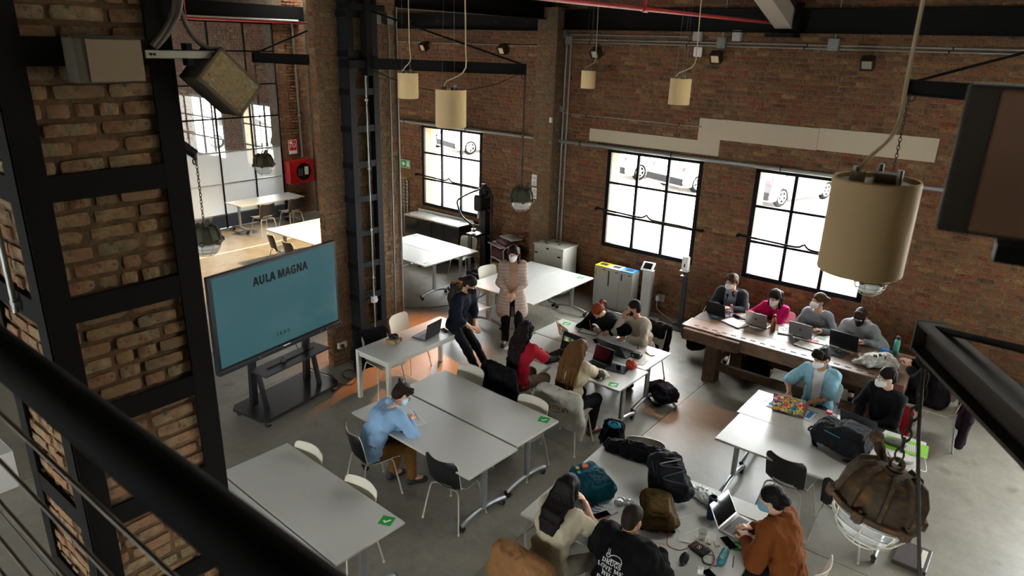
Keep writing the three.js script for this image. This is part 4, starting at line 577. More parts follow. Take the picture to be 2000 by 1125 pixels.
  mesh('top', G.rbox(1.72, 0.035, 0.5, 0.005, 0, 0.94, 0), mat('#a9a8a2', 0.25, { metalness: 0.8 }), w); mesh('upstand', G.box(1.72, 0.05, 0.03, 0, 0.98, -0.235), mat('#c9c9c4', 0.3, { metalness: 0.7 }), w);
  mesh('carcass', [G.box(0.03, 0.9, 0.46, -0.84, 0.47, 0), G.box(0.03, 0.9, 0.46, 0.84, 0.47, 0), G.box(1.7, 0.03, 0.46, 0, 0.06, 0), G.box(1.7, 0.88, 0.02, 0, 0.48, -0.22), G.box(1.7, 0.03, 0.46, 0, 0.91, 0)], mat('#191a1b', 0.5), w);
  for (let i = 0; i < 4; i++) mesh('glass_door', G.box(0.405, 0.8, 0.008, -0.63 + i * 0.42, 0.49, 0.236), mat('#1b1d1f', 0.12), w);
  // pillar drill
  const d = thing('drill_press', 'tall black pillar drill standing before the left window', 'machine', [-9.25, 0, -10.85]), bk = mat('#141416', 0.5, { metalness: 0.4 });
  mesh('base', [G.rbox(0.5, 0.1, 0.6, 0.03, 0, 0.06, 0), G.rbox(0.3, 0.08, 0.3, 0.03, 0, 0.14, 0.05)], bk, d); mesh('column', [G.rbox(0.16, 1.75, 0.18, 0.03, 0, 1.0, -0.05)], bk, d); mesh('head', [G.rbox(0.2, 0.34, 0.26, 0.05, 0, 1.62, 0.1), G.rod([0, 1.85, 0], [0, 2.0, 0], 0.06)], bk, d);
  mesh('rear_rods', [G.rod([0.17, 0.2, -0.05], [0.17, 1.8, -0.05], 0.014), G.rod([0.22, 0.2, -0.02], [0.22, 1.8, -0.02], 0.012), G.box(0.12, 0.05, 0.05, 0.16, 1.45, -0.03), G.box(0.12, 0.05, 0.05, 0.16, 0.9, -0.03), G.rod([0.1, 1.55, 0], [0.33, 1.6, 0.06], 0.012)], bk, d);
  mesh('pulley', [G.torus(0.1, 0.03, 0.08, 1.84, 0.06, 0, 0.7)], bk, d); mesh('belt_arm', [G.tube([[-0.02, 1.9, 0.08], [-0.35, 1.75, 0.1], [-0.62, 1.58, 0.12], [-0.62, 1.45, 0.12], [-0.5, 1.25, 0.12], [-0.25, 1.12, 0.1], [-0.05, 1.1, 0.06]], 0.02, 40, 8)], bk, d);
  mesh('spindle', [G.rod([0, 1.3, 0.16], [0, 1.46, 0.16], 0.03)], galv, d); mesh('work_table', [G.rbox(0.3, 0.05, 0.3, 0.02, -0.06, 0.95, 0.18)], bk, d); mesh('vice', [G.rod([-0.1, 1.0, 0.2], [-0.1, 1.06, 0.2], 0.05), G.sph(0.03, -0.1, 1.16, 0.2), G.rod([-0.1, 1.06, 0.2], [-0.1, 1.15, 0.2], 0.014)], mat('#8c8c86', 0.35, { metalness: 0.8 }), d);
  mesh('tool_panel', [G.box(0.1, 0.85, 0.03, -0.2, 0.5, 0.2)], mat('#5b5d5c', 0.45, { metalness: 0.5 }), d);
  // trolley of maroon cushions
  const st = thing('upholstered_chair', 'folded frame chair with maroon cushions stacked by the pilaster', 'chair', [-8.72, 0, -10.95], -0.35); const mar = mat('#4d1f22', 0.85);
  mesh('cushion', [G.rbox(0.46, 0.2, 0.42, 0.06, 0, 0.62, 0, 3)], mar, st); mesh('backrest', [G.rbox(0.42, 0.1, 0.36, 0.04, 0.02, 0.82, -0.04, 3)], mar, st); mesh('tray', [G.rbox(0.52, 0.03, 0.4, 0.01, -0.06, 0.78, 0.05)], mat('#a5a299', 0.5), st); mesh('upper_tray', [G.rbox(0.45, 0.03, 0.3, 0.01, 0.12, 0.95, -0.06)], mat('#8f8d86', 0.5), st);
  for (const sx of [-1, 1]) mesh('leg_frame', [G.tube([[sx * 0.25, 0.01, 0.2], [sx * 0.25, 0.5, 0.19], [sx * 0.25, 0.76, 0.18], [sx * 0.25, 0.78, -0.1], [sx * 0.25, 0.5, -0.18], [sx * 0.25, 0.01, -0.2]], 0.014, 40, 7), G.rod([sx * 0.25, 0.5, 0.19], [sx * 0.25, 0.5, -0.19], 0.014)], mat('#a9a69c', 0.4, { metalness: 0.5 }), st); mesh('seat_slab', G.rbox(0.52, 0.04, 0.42, 0.01, 0, 0.49, 0), mat('#a9a69c', 0.5), st);
  solo('cardboard_carton', 'plain cardboard carton under the frame chair by the pilaster', 'carton', G.rbox(0.42, 0.4, 0.36, 0.006, -8.72, 0.2, -10.95), mat('#8a6f4d', 0.85));
  // red hose cabinet and signs
  const h = thing('fire_hose_cabinet', 'red fire hose cabinet with a round black window on the far left wall', 'cabinet', [-16.55, 1.235, -11.49]);
  mesh('case', G.rbox(0.25, 0.62, 0.8, 0.02), mat('#b3161b', 0.4), h); mesh('window', G.rod([0.124, 0, -0.06], [0.13, 0, -0.06], 0.24, 0.24, 32), mat('#141414', 0.25), h); mesh('label', G.box(0.004, 0.22, 0.12, 0.134, 0.02, -0.14), mat('#d9d8d2', 0.5), h); mesh('instruction_sheet', G.box(0.004, 0.2, 0.16, 0.133, -0.01, 0.06), mat('#3c3c3c', 0.5), h);
  const sign = (label, w, hh, p, turn, draw) => { const o = solo('wall_sign', label, 'sign', new THREE.BoxGeometry(w, hh, 0.008), [mat('#d5d5cd', 0.5), mat('#d5d5cd', 0.5), mat('#d5d5cd', 0.5), mat('#d5d5cd', 0.5), new THREE.MeshStandardMaterial({ roughness: 0.45, map: canvasTex(256, Math.round(256 * hh / w), draw) }), mat('#d5d5cd', 0.5)], p, turn); return o; };
  sign('red and white fire hose sign above the hose cabinet', 0.26, 0.38, [-16.66, 1.9, -11.41], Math.PI / 2, (g, w, q) => { g.fillStyle = '#e8e6e0'; g.fillRect(0, 0, w, q); g.fillStyle = '#c4161c'; g.fillRect(16, 16, w - 32, q * 0.72); g.fillStyle = '#fff'; g.fillRect(40, 40, 80, 70); g.fillRect(50, 130, 24, 80); g.beginPath(); g.arc(170, 150, 46, 0, 7); g.lineWidth = 18; g.strokeStyle = '#fff'; g.stroke(); g.fillStyle = '#333'; g.font = '26px sans-serif'; g.fillText('N.', 20, q - 24); });
  sign('green emergency exit sign with left arrow on the brick wall', 0.3, 0.19, [-12.15, 1.995, ZW + 0.02], 0, (g, w, q) => { g.fillStyle = '#0d8a4c'; g.fillRect(0, 0, w, q); g.strokeStyle = '#fff'; g.lineWidth = 5; g.strokeRect(3, 3, w - 6, q - 6); g.fillStyle = '#fff'; g.beginPath(); g.moveTo(24, q / 2); g.lineTo(70, q / 2 - 44); g.lineTo(88, q / 2 - 30); g.lineTo(64, q / 2 - 10); g.lineTo(122, q / 2 - 10); g.lineTo(122, q / 2 + 10); g.lineTo(64, q / 2 + 10); g.lineTo(88, q / 2 + 30); g.lineTo(70, q / 2 + 44); g.fill(); g.fillRect(160, 22, 66, q - 44); g.fillStyle = '#0d8a4c'; g.fillRect(172, 32, 42, q - 54); g.fillStyle = '#fff'; g.beginPath(); g.arc(196, 50, 9, 0, 7); g.fill(); g.fillRect(186, 62, 20, 40); g.fillRect(176, 98, 12, 34); g.fillRect(204, 98, 12, 34); });
  sign('small green exit sign above the windows of the far room', 0.22, 0.14, [-18.6, 3.4, ZW + 0.02], 0, (g, w, q) => { g.fillStyle = '#1b7a4c'; g.fillRect(0, 0, w, q); g.fillStyle = '#fff'; g.fillRect(30, 40, 60, 70); g.fillRect(150, 30, 60, 90); });
  sign('upper white notice on the pilaster', 0.12, 0.22, [-8.14, 2.2, -11.085], 0, (g, w, q) => { g.fillStyle = '#d9d8d0'; g.fillRect(0, 0, w, q); g.fillStyle = '#444'; g.fillRect(50, 60, 30, 150); g.fillRect(150, 90, 40, 120); for (let i = 0; i < 5; i++) g.fillRect(40, 280 + i * 34, 170, 14); });
  sign('lower notice with a red prohibition ring on the pilaster', 0.12, 0.22, [-8.13, 1.94, -11.085], 0, (g, w, q) => { g.fillStyle = '#d9d8d0'; g.fillRect(0, 0, w, q); g.strokeStyle = '#b92a2a'; g.lineWidth = 20; g.beginPath(); g.arc(128, 150, 86, 0, 7); g.moveTo(70, 90); g.lineTo(188, 212); g.stroke(); g.fillStyle = '#333'; g.fillRect(95, 135, 66, 26); for (let i = 0; i < 4; i++) g.fillRect(40, 300 + i * 34, 170, 14); });
  const sb = thing('switch_panel', 'pair of vertical conduit strips with switches left of the exit sign wall', 'switches', [-12.15, 1.3, ZW + 0.03]);
  for (const x of [-0.06, 0.05]) { mesh('strip', [G.rbox(0.06, 0.62, 0.04, 0.008, x, 0.0, 0), G.rod([x, -0.3, 0], [x, -1.25, 0], 0.014)], mat('#8f8f88', 0.4, { metalness: 0.5 }), sb); for (let i = 0; i < 7; i++) mesh('socket', G.rod([x, 0.25 - i * 0.083, 0.018], [x, 0.25 - i * 0.083, 0.028], 0.02), blackPl, sb); }
  solo('paper_notice', 'torn white paper hanging on the far left wall by the pier', 'paper', G.box(0.01, 0.36, 0.2, -16.66, 1.2, -12.0), mat('#b5ac9a', 0.8));
  solo('floor_tablet', 'flat dark box with a paper strip on the floor behind the rusty lamp', 'box', [G.rbox(0.3, 0.05, 0.4, 0.01, -0.27, 0.026, -7.0)], mat('#3b302c', 0.5)); 
  solo('paper_strip', 'white paper strip on the flat floor box behind the rusty lamp', 'paper', G.box(0.05, 0.003, 0.3, -0.18, 0.053, -7.0), mat('#cfcabb', 0.7));
  solo('leaning_board', 'dark board leaning against the brick wall at the far right', 'board', G.box(0.5, 0.6, 0.02, 0, 0.3, 0).rotateX(-0.25), mat('#4a4238', 0.8), [0.12, 0.0, -10.85]);
  solo('low_white_cabinet', 'low white cabinet on the floor left of the near pillar', 'cabinet', [G.rbox(0.9, 0.42, 0.5, 0.01, 0, 0.24, 0), G.box(0.86, 0.04, 0.46, 0, 0.02, 0)], mat('#c4c4bc', 0.5), [-8.6, 0, -1.55]);
}
// ---------------------------------------------------------------- smooth solids: tapered capsules joined by a soft minimum, meshed with surface nets
class Field {
  constructor(k = 0.03) { this.p = []; this.s = []; this.k = k; this.post = null; }
  cone(a, b, ra, rb = ra, k = this.k, sub = false) { const q = { t: 0, ax: a.x, ay: a.y, az: a.z, bx: b.x - a.x, by: b.y - a.y, bz: b.z - a.z, ra, rb, k }; q.il = 1 / Math.max(1e-9, q.bx * q.bx + q.by * q.by + q.bz * q.bz); (sub ? this.s : this.p).push(q); return this; }
  ell(c, r, F = I3, k = this.k, sub = false) { (sub ? this.s : this.p).push({ t: 1, c, r, F, k }); return this; }
  box(c, h, rd, F = I3, k = this.k, sub = false) { (sub ? this.s : this.p).push({ t: 2, c, h, rd, F, k }); return this; }
  bounds(m) { const lo = V(1e9, 1e9, 1e9), hi = V(-1e9, -1e9, -1e9), ex = (v, r) => { lo.min(V(v.x - r, v.y - r, v.z - r)); hi.max(V(v.x + r, v.y + r, v.z + r)); }; for (const q of this.p) { if (q.t === 0) { ex(V(q.ax, q.ay, q.az), q.ra); ex(V(q.ax + q.bx, q.ay + q.by, q.az + q.bz), q.rb); } else if (q.t === 1) ex(q.c, Math.max(q.r.x, q.r.y, q.r.z)); else ex(q.c, q.h.length() + q.rd); } lo.subScalar(m); hi.addScalar(m); return [lo, hi]; }
  at(x, y, z, list = this.p) {
    let d = 1e9; for (const q of list) { const e = pd(q, x, y, z), k = q.k; if (k > 1e-5) { const h = Math.max(k - Math.abs(d - e), 0) / k; d = Math.min(d, e) - h * h * k * 0.25; } else if (e < d) d = e; }
    for (const q of this.s) { const e = -pd(q, x, y, z), k = q.k; const h = Math.max(k - Math.abs(d - e), 0) / k; d = Math.max(d, e) + h * h * k * 0.25; }
    return this.post ? this.post(x, y, z, d) : d;
  }
}
const I3 = [V(1, 0, 0), V(0, 1, 0), V(0, 0, 1)];
function pd(q, x, y, z) {
  if (q.t === 0) { const px = x - q.ax, py = y - q.ay, pz = z - q.az; let h = (px * q.bx + py * q.by + pz * q.bz) * q.il; h = h < 0 ? 0 : h > 1 ? 1 : h; const dx = px - q.bx * h, dy = py - q.by * h, dz = pz - q.bz * h; return Math.sqrt(dx * dx + dy * dy + dz * dz) - (q.ra + (q.rb - q.ra) * h); }
  const dx = x - q.c.x, dy = y - q.c.y, dz = z - q.c.z, F = q.F, a = dx * F[0].x + dy * F[0].y + dz * F[0].z, b = dx * F[1].x + dy * F[1].y + dz * F[1].z, c = dx * F[2].x + dy * F[2].y + dz * F[2].z;
  if (q.t === 1) { const r = q.r, u = a / r.x, v = b / r.y, w = c / r.z, k0 = Math.sqrt(u * u + v * v + w * w), k1 = Math.sqrt(u * u / (r.x * r.x) + v * v / (r.y * r.y) + w * w / (r.z * r.z)); return k1 < 1e-6 ? -Math.min(r.x, r.y, r.z) : k0 * (k0 - 1) / k1; }
  const u = Math.abs(a) - q.h.x + q.rd, v = Math.abs(b) - q.h.y + q.rd, w = Math.abs(c) - q.h.z + q.rd, mu = Math.max(u, 0), mv = Math.max(v, 0), mw = Math.max(w, 0); return Math.sqrt(mu * mu + mv * mv + mw * mw) + Math.min(Math.max(u, v, w), 0) - q.rd;
}
function netMesh(f, cell, margin = 0.03) {
  const [lo, hi] = f.bounds(margin), B = 6, nb = [0, 1, 2].map((i) => Math.ceil((hi.getComponent(i) - lo.getComponent(i)) / cell / B)), n = nb.map((v) => v * B + 1), nx = n[0], ny = n[1], nz = n[2], S = nx * ny;
  const val = new Float32Array(S * nz).fill(1), vid = new Int32Array(S * nz).fill(-1), act = [], R = cell * B * 0.87 * 1.25 + 0.012;
  for (let bk = 0; bk < nb[2]; bk++) for (let bj = 0; bj < nb[1]; bj++) for (let bi = 0; bi < nb[0]; bi++) {
    const cx = lo.x + (bi + 0.5) * B * cell, cy = lo.y + (bj + 0.5) * B * cell, cz = lo.z + (bk + 0.5) * B * cell; let m = 1e9; const ds = f.p.map((q) => { const e = pd(q, cx, cy, cz); if (e < m) m = e; return e; });
    if (m > R + f.k * 0.4) continue; if (m < -R - 0.05 && !f.post && !f.s.length) { for (let k = 0; k <= B; k++) for (let j = 0; j <= B; j++) for (let i = 0; i <= B; i++) { const id = (bk * B + k) * S + (bj * B + j) * nx + bi * B + i; if (val[id] === 1) val[id] = -1; } continue; }
    const list = f.p.filter((q, i) => ds[i] < m + 2 * R + f.k); act.push([bi, bj, bk]);
    for (let k = 0; k <= B; k++) for (let j = 0; j <= B; j++) for (let i = 0; i <= B; i++) { const gi = bi * B + i, gj = bj * B + j, gk = bk * B + k; val[gk * S + gj * nx + gi] = f.at(lo.x + gi * cell, lo.y + gj * cell, lo.z + gk * cell, list); }
  }
  const pos = [], idx = [], cells = [], off = [0, 1, nx, nx + 1, S, S + 1, S + nx, S + nx + 1], E = [[0, 1], [2, 3], [4, 5], [6, 7], [0, 2], [1, 3], [4, 6], [5, 7], [0, 4], [1, 5], [2, 6], [3, 7]];
  for (const [bi, bj, bk] of act) for (let k = bk * B; k < bk * B + B; k++) for (let j = bj * B; j < bj * B + B; j++) for (let i = bi * B; i < bi * B + B; i++) {
    const id = k * S + j * nx + i; let mask = 0; for (let c = 0; c < 8; c++) if (val[id + off[c]] < 0) mask |= 1 << c; if (mask === 0 || mask === 255) continue;
    let x = 0, y = 0, z = 0, m = 0; for (const [a, b] of E) { const va = val[id + off[a]], vb = val[id + off[b]]; if ((va < 0) === (vb < 0)) continue; const t = va / (va - vb); x += (a & 1) + ((b & 1) - (a & 1)) * t; y += (a >> 1 & 1) + ((b >> 1 & 1) - (a >> 1 & 1)) * t; z += (a >> 2) + ((b >> 2) - (a >> 2)) * t; m++; }
    vid[id] = pos.length / 3; cells.push(id); pos.push(lo.x + (i + x / m) * cell, lo.y + (j + y / m) * cell, lo.z + (k + z / m) * cell);
  }
  const quad = (a, b, c, d, flip) => { if (a < 0 || b < 0 || c < 0 || d < 0) return; flip ? idx.push(a, c, b, a, d, c) : idx.push(a, b, c, a, c, d); };
  for (const id of cells) { const v0 = val[id] < 0; if (v0 !== (val[id + 1] < 0)) quad(vid[id], vid[id - nx], vid[id - nx - S], vid[id - S], v0 === false ? false : true); if (v0 !== (val[id + nx] < 0)) quad(vid[id], vid[id - S], vid[id - S - 1], vid[id - 1], v0 === false ? false : true); if (v0 !== (val[id + S] < 0)) quad(vid[id], vid[id - 1], vid[id - 1 - nx], vid[id - nx], v0 === false ? false : true); }
  const g = new THREE.BufferGeometry(); g.setAttribute('position', new THREE.Float32BufferAttribute(pos, 3)); g.setIndex(idx); g.computeVertexNormals(); const uv = new Float32Array(pos.length / 3 * 2); for (let i = 0; i < pos.length / 3; i++) { uv[2 * i] = pos[3 * i] + pos[3 * i + 2] * 0.3; uv[2 * i + 1] = pos[3 * i + 1]; } g.setAttribute('uv', new THREE.BufferAttribute(uv, 2)); return g;
}
function joinIdx(list) { if (list.length === 1) return list[0]; return mergeGeometries(list); }
const P = (x, y, z) => V(x, y, z), lerp = (a, b, t) => a.clone().lerp(b, t);
function ik(a, t, l1, l2, pole) { const d = t.clone().sub(a); let L = d.length(); const dir = d.normalize(); L = Math.min(Math.max(L, Math.abs(l1 - l2) + 0.02), l1 + l2 - 0.002); const x = (l1 * l1 - l2 * l2 + L * L) / (2 * L), h = Math.sqrt(Math.max(0, l1 * l1 - x * x)), p = pole.clone().addScaledVector(dir, -pole.dot(dir)).normalize(); return [a.clone().addScaledVector(dir, x).addScaledVector(p, h), a.clone().addScaledVector(dir, L)]; }
const eyeWhite = mat('#e8e4dc', 0.25), irisM = mat('#1e140d', 0.2);
/* person: local +Z is forward, +X the person's left, y = 0 the floor; hand targets are world points */
function person(o) {
  const t = thing('person', o.label, 'person', [o.x, 0, o.z], Math.atan2(o.dir[0], o.dir[1])), th = t.rotation.y;
  const toL = (w) => { const dx = w[0] - o.x, dz = w[2] - o.z, c = Math.cos(th), s = Math.sin(th); return P(dx * c - dz * s, w[1], dx * s + dz * c); };
  const sc = o.size ?? 1, fem = o.fem ? 1 : 0, lean = o.lean ?? 0.2, side = o.side ?? 0, tw = o.twist ?? 0, hip = P(0, o.hip ?? 0.56, 0);
  const rot = (e) => (v) => v.applyEuler(e); const U = (l) => P(0, 1, 0).applyEuler(new THREE.Euler(l, tw, side, 'YXZ')), S = P(1, 0, 0).applyEuler(new THREE.Euler(lean, tw, side, 'YXZ')), Fw = P(0, 0, 1).applyEuler(new THREE.Euler(lean, tw, side, 'YXZ'));
  const waist = hip.clone().addScaledVector(U(lean * 0.55), 0.17 * sc), chest = waist.clone().addScaledVector(U(lean), 0.2 * sc), neck = chest.clone().addScaledVector(U(lean * 1.15), 0.16 * sc);
  const sw = (0.168 - 0.018 * fem) * sc, sh = {}, el = {}, wr = {}, hp = {}, kn = {}, an = {}, toe = {};
  const HF = new THREE.Euler(o.hp ?? 0.15, o.hy ?? 0, o.hr ?? 0, 'YXZ'), hx = P(1, 0, 0).applyEuler(HF), hyv = P(0, 1, 0).applyEuler(HF), hz = P(0, 0, 1).applyEuler(HF), hs = 0.95 * (o.hs ?? 1);
  const head = neck.clone().addScaledVector(U(lean * 1.1), 0.055).addScaledVector(hyv, 0.105 * hs).addScaledVector(hz, 0.018), H = (x, y, z) => head.clone().addScaledVector(hx, x * hs).addScaledVector(hyv, y * hs).addScaledVector(hz, z * hs), HB = [hx, hyv, hz], hr = (a, b, c) => P(a * hs, b * hs, c * hs);
  const dirs = {};
  for (const [k, s] of [['L', 1], ['R', -1]]) {
    sh[k] = neck.clone().addScaledVector(U(lean), -0.045).addScaledVector(S, s * sw).addScaledVector(Fw, (o.hunch ?? 0.02));
    const tgt = o['hand' + k] ? (o.local ? P(...o['hand' + k]) : toL(o['hand' + k])) : P(s * 0.16, (o.hip ?? 0.56) + 0.12, 0.3);
    const pole = o['elbow' + k] ? P(...o['elbow' + k]) : P(s * 0.75, -0.7, -0.35); [el[k], wr[k]] = ik(sh[k], tgt, 0.282 * sc, 0.25 * sc, pole);
    dirs[k] = o['point' + k] ? P(...o['point' + k]).normalize() : wr[k].clone().sub(el[k]).normalize();
    hp[k] = hip.clone().add(P(s * 0.085 * sc, -0.01, 0)); const ft = o['foot' + k] ? P(...o['foot' + k]) : P(s * 0.12, 0.085, 0.36); [kn[k], an[k]] = ik(hp[k], ft, 0.43 * sc, 0.42 * sc, o.knee ? P(s * o.knee[0], o.knee[1], o.knee[2]) : P(s * 0.1, 0.8, 1)); toe[k] = an[k].clone().add(P(s * 0.03, -an[k].y + 0.035, 0.15)); if (o.stand) toe[k] = an[k].clone().add(P(s * 0.04, -0.05, 0.15));
  }
  const skin = mat(o.skin ?? '#b98a6b', 0.55), g = (v, d) => v.clone().addScaledVector(S, d);
  // body
  const body = new Field(0.035);
  body.cone(g(hip, 0.07 * sc), g(hip, -0.07 * sc), 0.1 * sc).cone(g(waist, 0.06 * sc), g(waist, -0.06 * sc), (0.092 - 0.008 * fem) * sc).cone(g(chest, 0.075 * sc), g(chest, -0.075 * sc), 0.1 * sc).cone(hip, chest, 0.1 * sc, 0.1 * sc).cone(g(neck, 0.11 * sc).addScaledVector(U(lean), -0.05), g(neck, -0.11 * sc).addScaledVector(U(lean), -0.05), 0.055 * sc).cone(neck.clone().addScaledVector(U(lean), -0.05), H(0, -0.06, -0.02), 0.052, 0.047);
  for (const k of ['L', 'R']) { body.cone(sh[k], el[k], 0.045 * sc, 0.037 * sc).cone(el[k], wr[k], 0.037 * sc, 0.026 * sc).cone(hp[k], kn[k], 0.078 * sc, 0.052 * sc).cone(kn[k], an[k], 0.05 * sc, 0.035 * sc).cone(an[k], toe[k], 0.036, 0.03); }
  const hf = new Field(0.018);
  hf.ell(H(0, 0.045, -0.012), hr(0.075, 0.091, 0.094), HB).ell(H(0, -0.03, 0.022), hr(0.061, 0.084, 0.068), HB).cone(H(0.043, -0.055, 0.005), H(0, -0.096, 0.058), 0.021, 0.019).cone(H(-0.043, -0.055, 0.005), H(0, -0.096, 0.058), 0.021, 0.019).cone(H(0, 0.018, 0.09), H(0, -0.028, 0.11), 0.008, 0.013, 0.012).cone(H(-0.032, 0.031, 0.078), H(0.032, 0.031, 0.078), 0.011, 0.011).cone(H(0, -0.06, 0.0), neck, 0.05, 0.05).cone(H(-0.018, -0.062, 0.084), H(0.018, -0.062, 0.084), 0.008, 0.008, 0.008);
  for (const s of [-1, 1]) { hf.ell(H(s * 0.078, -0.006, -0.008), hr(0.012, 0.032, 0.021), HB, 0.01); hf.ell(H(s * 0.033, 0.008, 0.104), hr(0.019, 0.013, 0.022), HB, 0.012, true); }
  const hands = [];
  for (const [k, s] of [['L', 1], ['R', -1]]) {
    if (o['hide' + k]) continue; const d = dirs[k]; let n = o['palm' + k] ? P(...o['palm' + k]) : P(-s * 0.25, -1, 0.05); n = n.addScaledVector(d, -n.dot(d)).normalize(); const q = new THREE.Vector3().crossVectors(d, n).normalize().multiplyScalar(s), W = wr[k], at = (a, b, c) => W.clone().addScaledVector(d, a).addScaledVector(q, b).addScaledVector(n, c), curl = o['curl' + k] ?? o.curl ?? 0.5, f = new Field(0.007); // q points to the thumb side
    f.cone(W.clone().addScaledVector(d, -0.03), at(0.02, 0, 0), 0.026 * sc, 0.024, 0.015).box(at(0.05, 0, 0), P(0.041, 0.037, 0.0125), 0.012, [q, d, n].length ? [d, q, n] : I3, 0.012);
    [[0.03, 0.068, 0.0085], [0.011, 0.076, 0.0088], [-0.009, 0.071, 0.0085], [-0.028, 0.055, 0.0077]].forEach(([b, L, r], i) => { let p0 = at(0.084, b, 0), a = curl * (0.6 + i * 0.1); for (const [fr, m] of [[0.42, 1], [0.32, 1], [0.26, 0.7]]) { const dd = d.clone().multiplyScalar(Math.cos(a)).addScaledVector(n, Math.sin(a)).addScaledVector(q, b * 1.6 * (1 - curl)).normalize(), p1 = p0.clone().addScaledVector(dd, L * fr); f.cone(p0, p1, r, r * 0.93); p0 = p1; a += curl * 0.8 * m; } });
    { let p0 = at(0.02, 0.026, 0.004), p1 = at(0.052, 0.052, 0.014), p2 = at(0.08, 0.058, 0.024), p3 = at(0.1, 0.052, 0.032); f.cone(p0, p1, 0.014, 0.0115).cone(p1, p2, 0.0112, 0.0098).cone(p2, p3, 0.0096, 0.0082); }
    hands.push(netMesh(f, 0.0042, 0.015));
  }
  mesh('body', joinIdx([netMesh(body, 0.014), netMesh(hf, 0.0056), ...hands]), skin, t);
  const vis = t.children[0];
  if (!o.noFace) for (const s of [-1, 1]) { const e = mesh('eye', G.sph(0.0118 * hs, 0, 0, 0, 1, 1, 1, 10).translate(...H(s * 0.033, 0.008, 0.083).toArray()), eyeWhite, t); mesh('iris', G.sph(0.006 * hs, 0, 0, 0, 1, 1, 1, 8).translate(...H(s * 0.033, 0.006, 0.0905).toArray()), irisM, e); mesh('eyebrow', [G.rod(H(s * 0.014, 0.034, 0.092).toArray(), H(s * 0.034, 0.039, 0.087).toArray(), 0.004), G.rod(H(s * 0.034, 0.039, 0.087).toArray(), H(s * 0.052, 0.034, 0.073).toArray(), 0.0038, 0.002)], mat(o.hair ?? '#20160f', 0.8), t); }
  const fold = (amp, fr, sd) => (x, y, z) => amp * (noise3(x * fr + sd, y * fr * 0.7, z * fr) + 0.5 * noise3(x * fr * 2.1, y * fr * 1.5 + sd, z * fr * 2.1));
  // clothing layers
  const torsoField = (inf, k, slL, slR, low) => {
    const f = new Field(k); f.cone(g(hip, 0.075 * sc).add(P(0, low ?? 0, 0)), g(hip, -0.075 * sc).add(P(0, low ?? 0, 0)), 0.105 * sc + inf).cone(g(waist, 0.062 * sc), g(waist, -0.062 * sc), (0.095 - 0.008 * fem) * sc + inf).cone(g(chest, 0.078 * sc), g(chest, -0.078 * sc), 0.102 * sc + inf).cone(hip, chest, 0.1 * sc + inf, 0.104 * sc + inf).cone(g(neck, 0.115 * sc).addScaledVector(U(lean), -0.05), g(neck, -0.115 * sc).addScaledVector(U(lean), -0.05), 0.056 * sc + inf).cone(sh.L, sh.R, 0.05 * sc + inf, 0.05 * sc + inf);
    if (fem) for (const s of [-1, 1]) f.cone(g(chest, s * 0.07).addScaledVector(Fw, 0.06).addScaledVector(U(lean), 0.01), g(chest, s * 0.06).addScaledVector(Fw, 0.075).addScaledVector(U(lean), 0.0), 0.055 + inf * 0.7, 0.05 + inf * 0.7);
    for (const [kk, sl] of [['L', slL], ['R', slR]]) { if (sl === null) continue; if (sl < 0) { const e = lerp(sh[kk], el[kk], 1 + sl); f.cone(sh[kk], e, 0.05 * sc + inf, 0.05 * sc + inf * 1.25); } else { f.cone(sh[kk], el[kk], 0.05 * sc + inf, 0.043 * sc + inf); f.cone(el[kk], lerp(el[kk], wr[kk], sl), 0.043 * sc + inf, 0.033 * sc + inf * 0.75); } }
    return f;
  };
  const nh = neck.clone().addScaledVector(U(lean), 0.012), layers = o.layers ?? [{ c: o.top ?? '#333' }];
  const out = { fields: {} };
  layers.forEach((l, i) => {
    const inf = l.inf ?? (0.012 + 0.012 * i), f = torsoField(inf, 0.04, l.sl === undefined ? 0.97 : l.slL !== undefined ? l.slL : l.sl, l.sl === undefined ? 0.97 : l.sl, l.low);
    if (l.skirt) { for (const s of [-1, 0, 1]) f.cone(waist.clone().add(P(s * 0.06, 0, 0)), hip.clone().add(P(s * 0.11, -l.skirt, 0.02)), 0.12, 0.135 + inf, 0.05); }
    if (l.hood) { f.cone(neck.clone().addScaledVector(S, 0.07).addScaledVector(Fw, -0.05), neck.clone().addScaledVector(S, -0.07).addScaledVector(Fw, -0.05), 0.055).cone(neck.clone().addScaledVector(Fw, -0.09).addScaledVector(U(lean), -0.06), neck.clone().addScaledVector(Fw, -0.08), 0.065, 0.05); for (const s of [-1, 1]) f.cone(neck.clone().addScaledVector(S, s * 0.075).addScaledVector(Fw, -0.02).addScaledVector(U(lean), 0.01), neck.clone().addScaledVector(S, s * 0.05).addScaledVector(Fw, 0.07).addScaledVector(U(lean), -0.03), 0.04, 0.03); }
    if (l.collar) for (const s of [-1, 1]) f.cone(neck.clone().addScaledVector(S, s * 0.06).addScaledVector(Fw, -0.035).addScaledVector(U(lean), 0.03), neck.clone().addScaledVector(S, s * 0.045).addScaledVector(Fw, 0.06).addScaledVector(U(lean), -0.01), 0.03, 0.022, 0.01).cone(neck.clone().addScaledVector(S, s * 0.06).addScaledVector(Fw, -0.035).addScaledVector(U(lean), 0.03), neck.clone().addScaledVector(Fw, -0.07).addScaledVector(U(lean), 0.04), 0.03, 0.03, 0.01);
    f.cone(nh.clone().addScaledVector(U(lean), 0.005), H(0, -0.05, 0.0), l.neckHole ?? 0.055, 0.075, 0.01, true);
    const nz = fold(l.folds ?? 0.006, l.fr ?? 9, i * 7 + o.x * 3), lowY = hip.y - (l.hem ?? 0.05), ck = l.open;
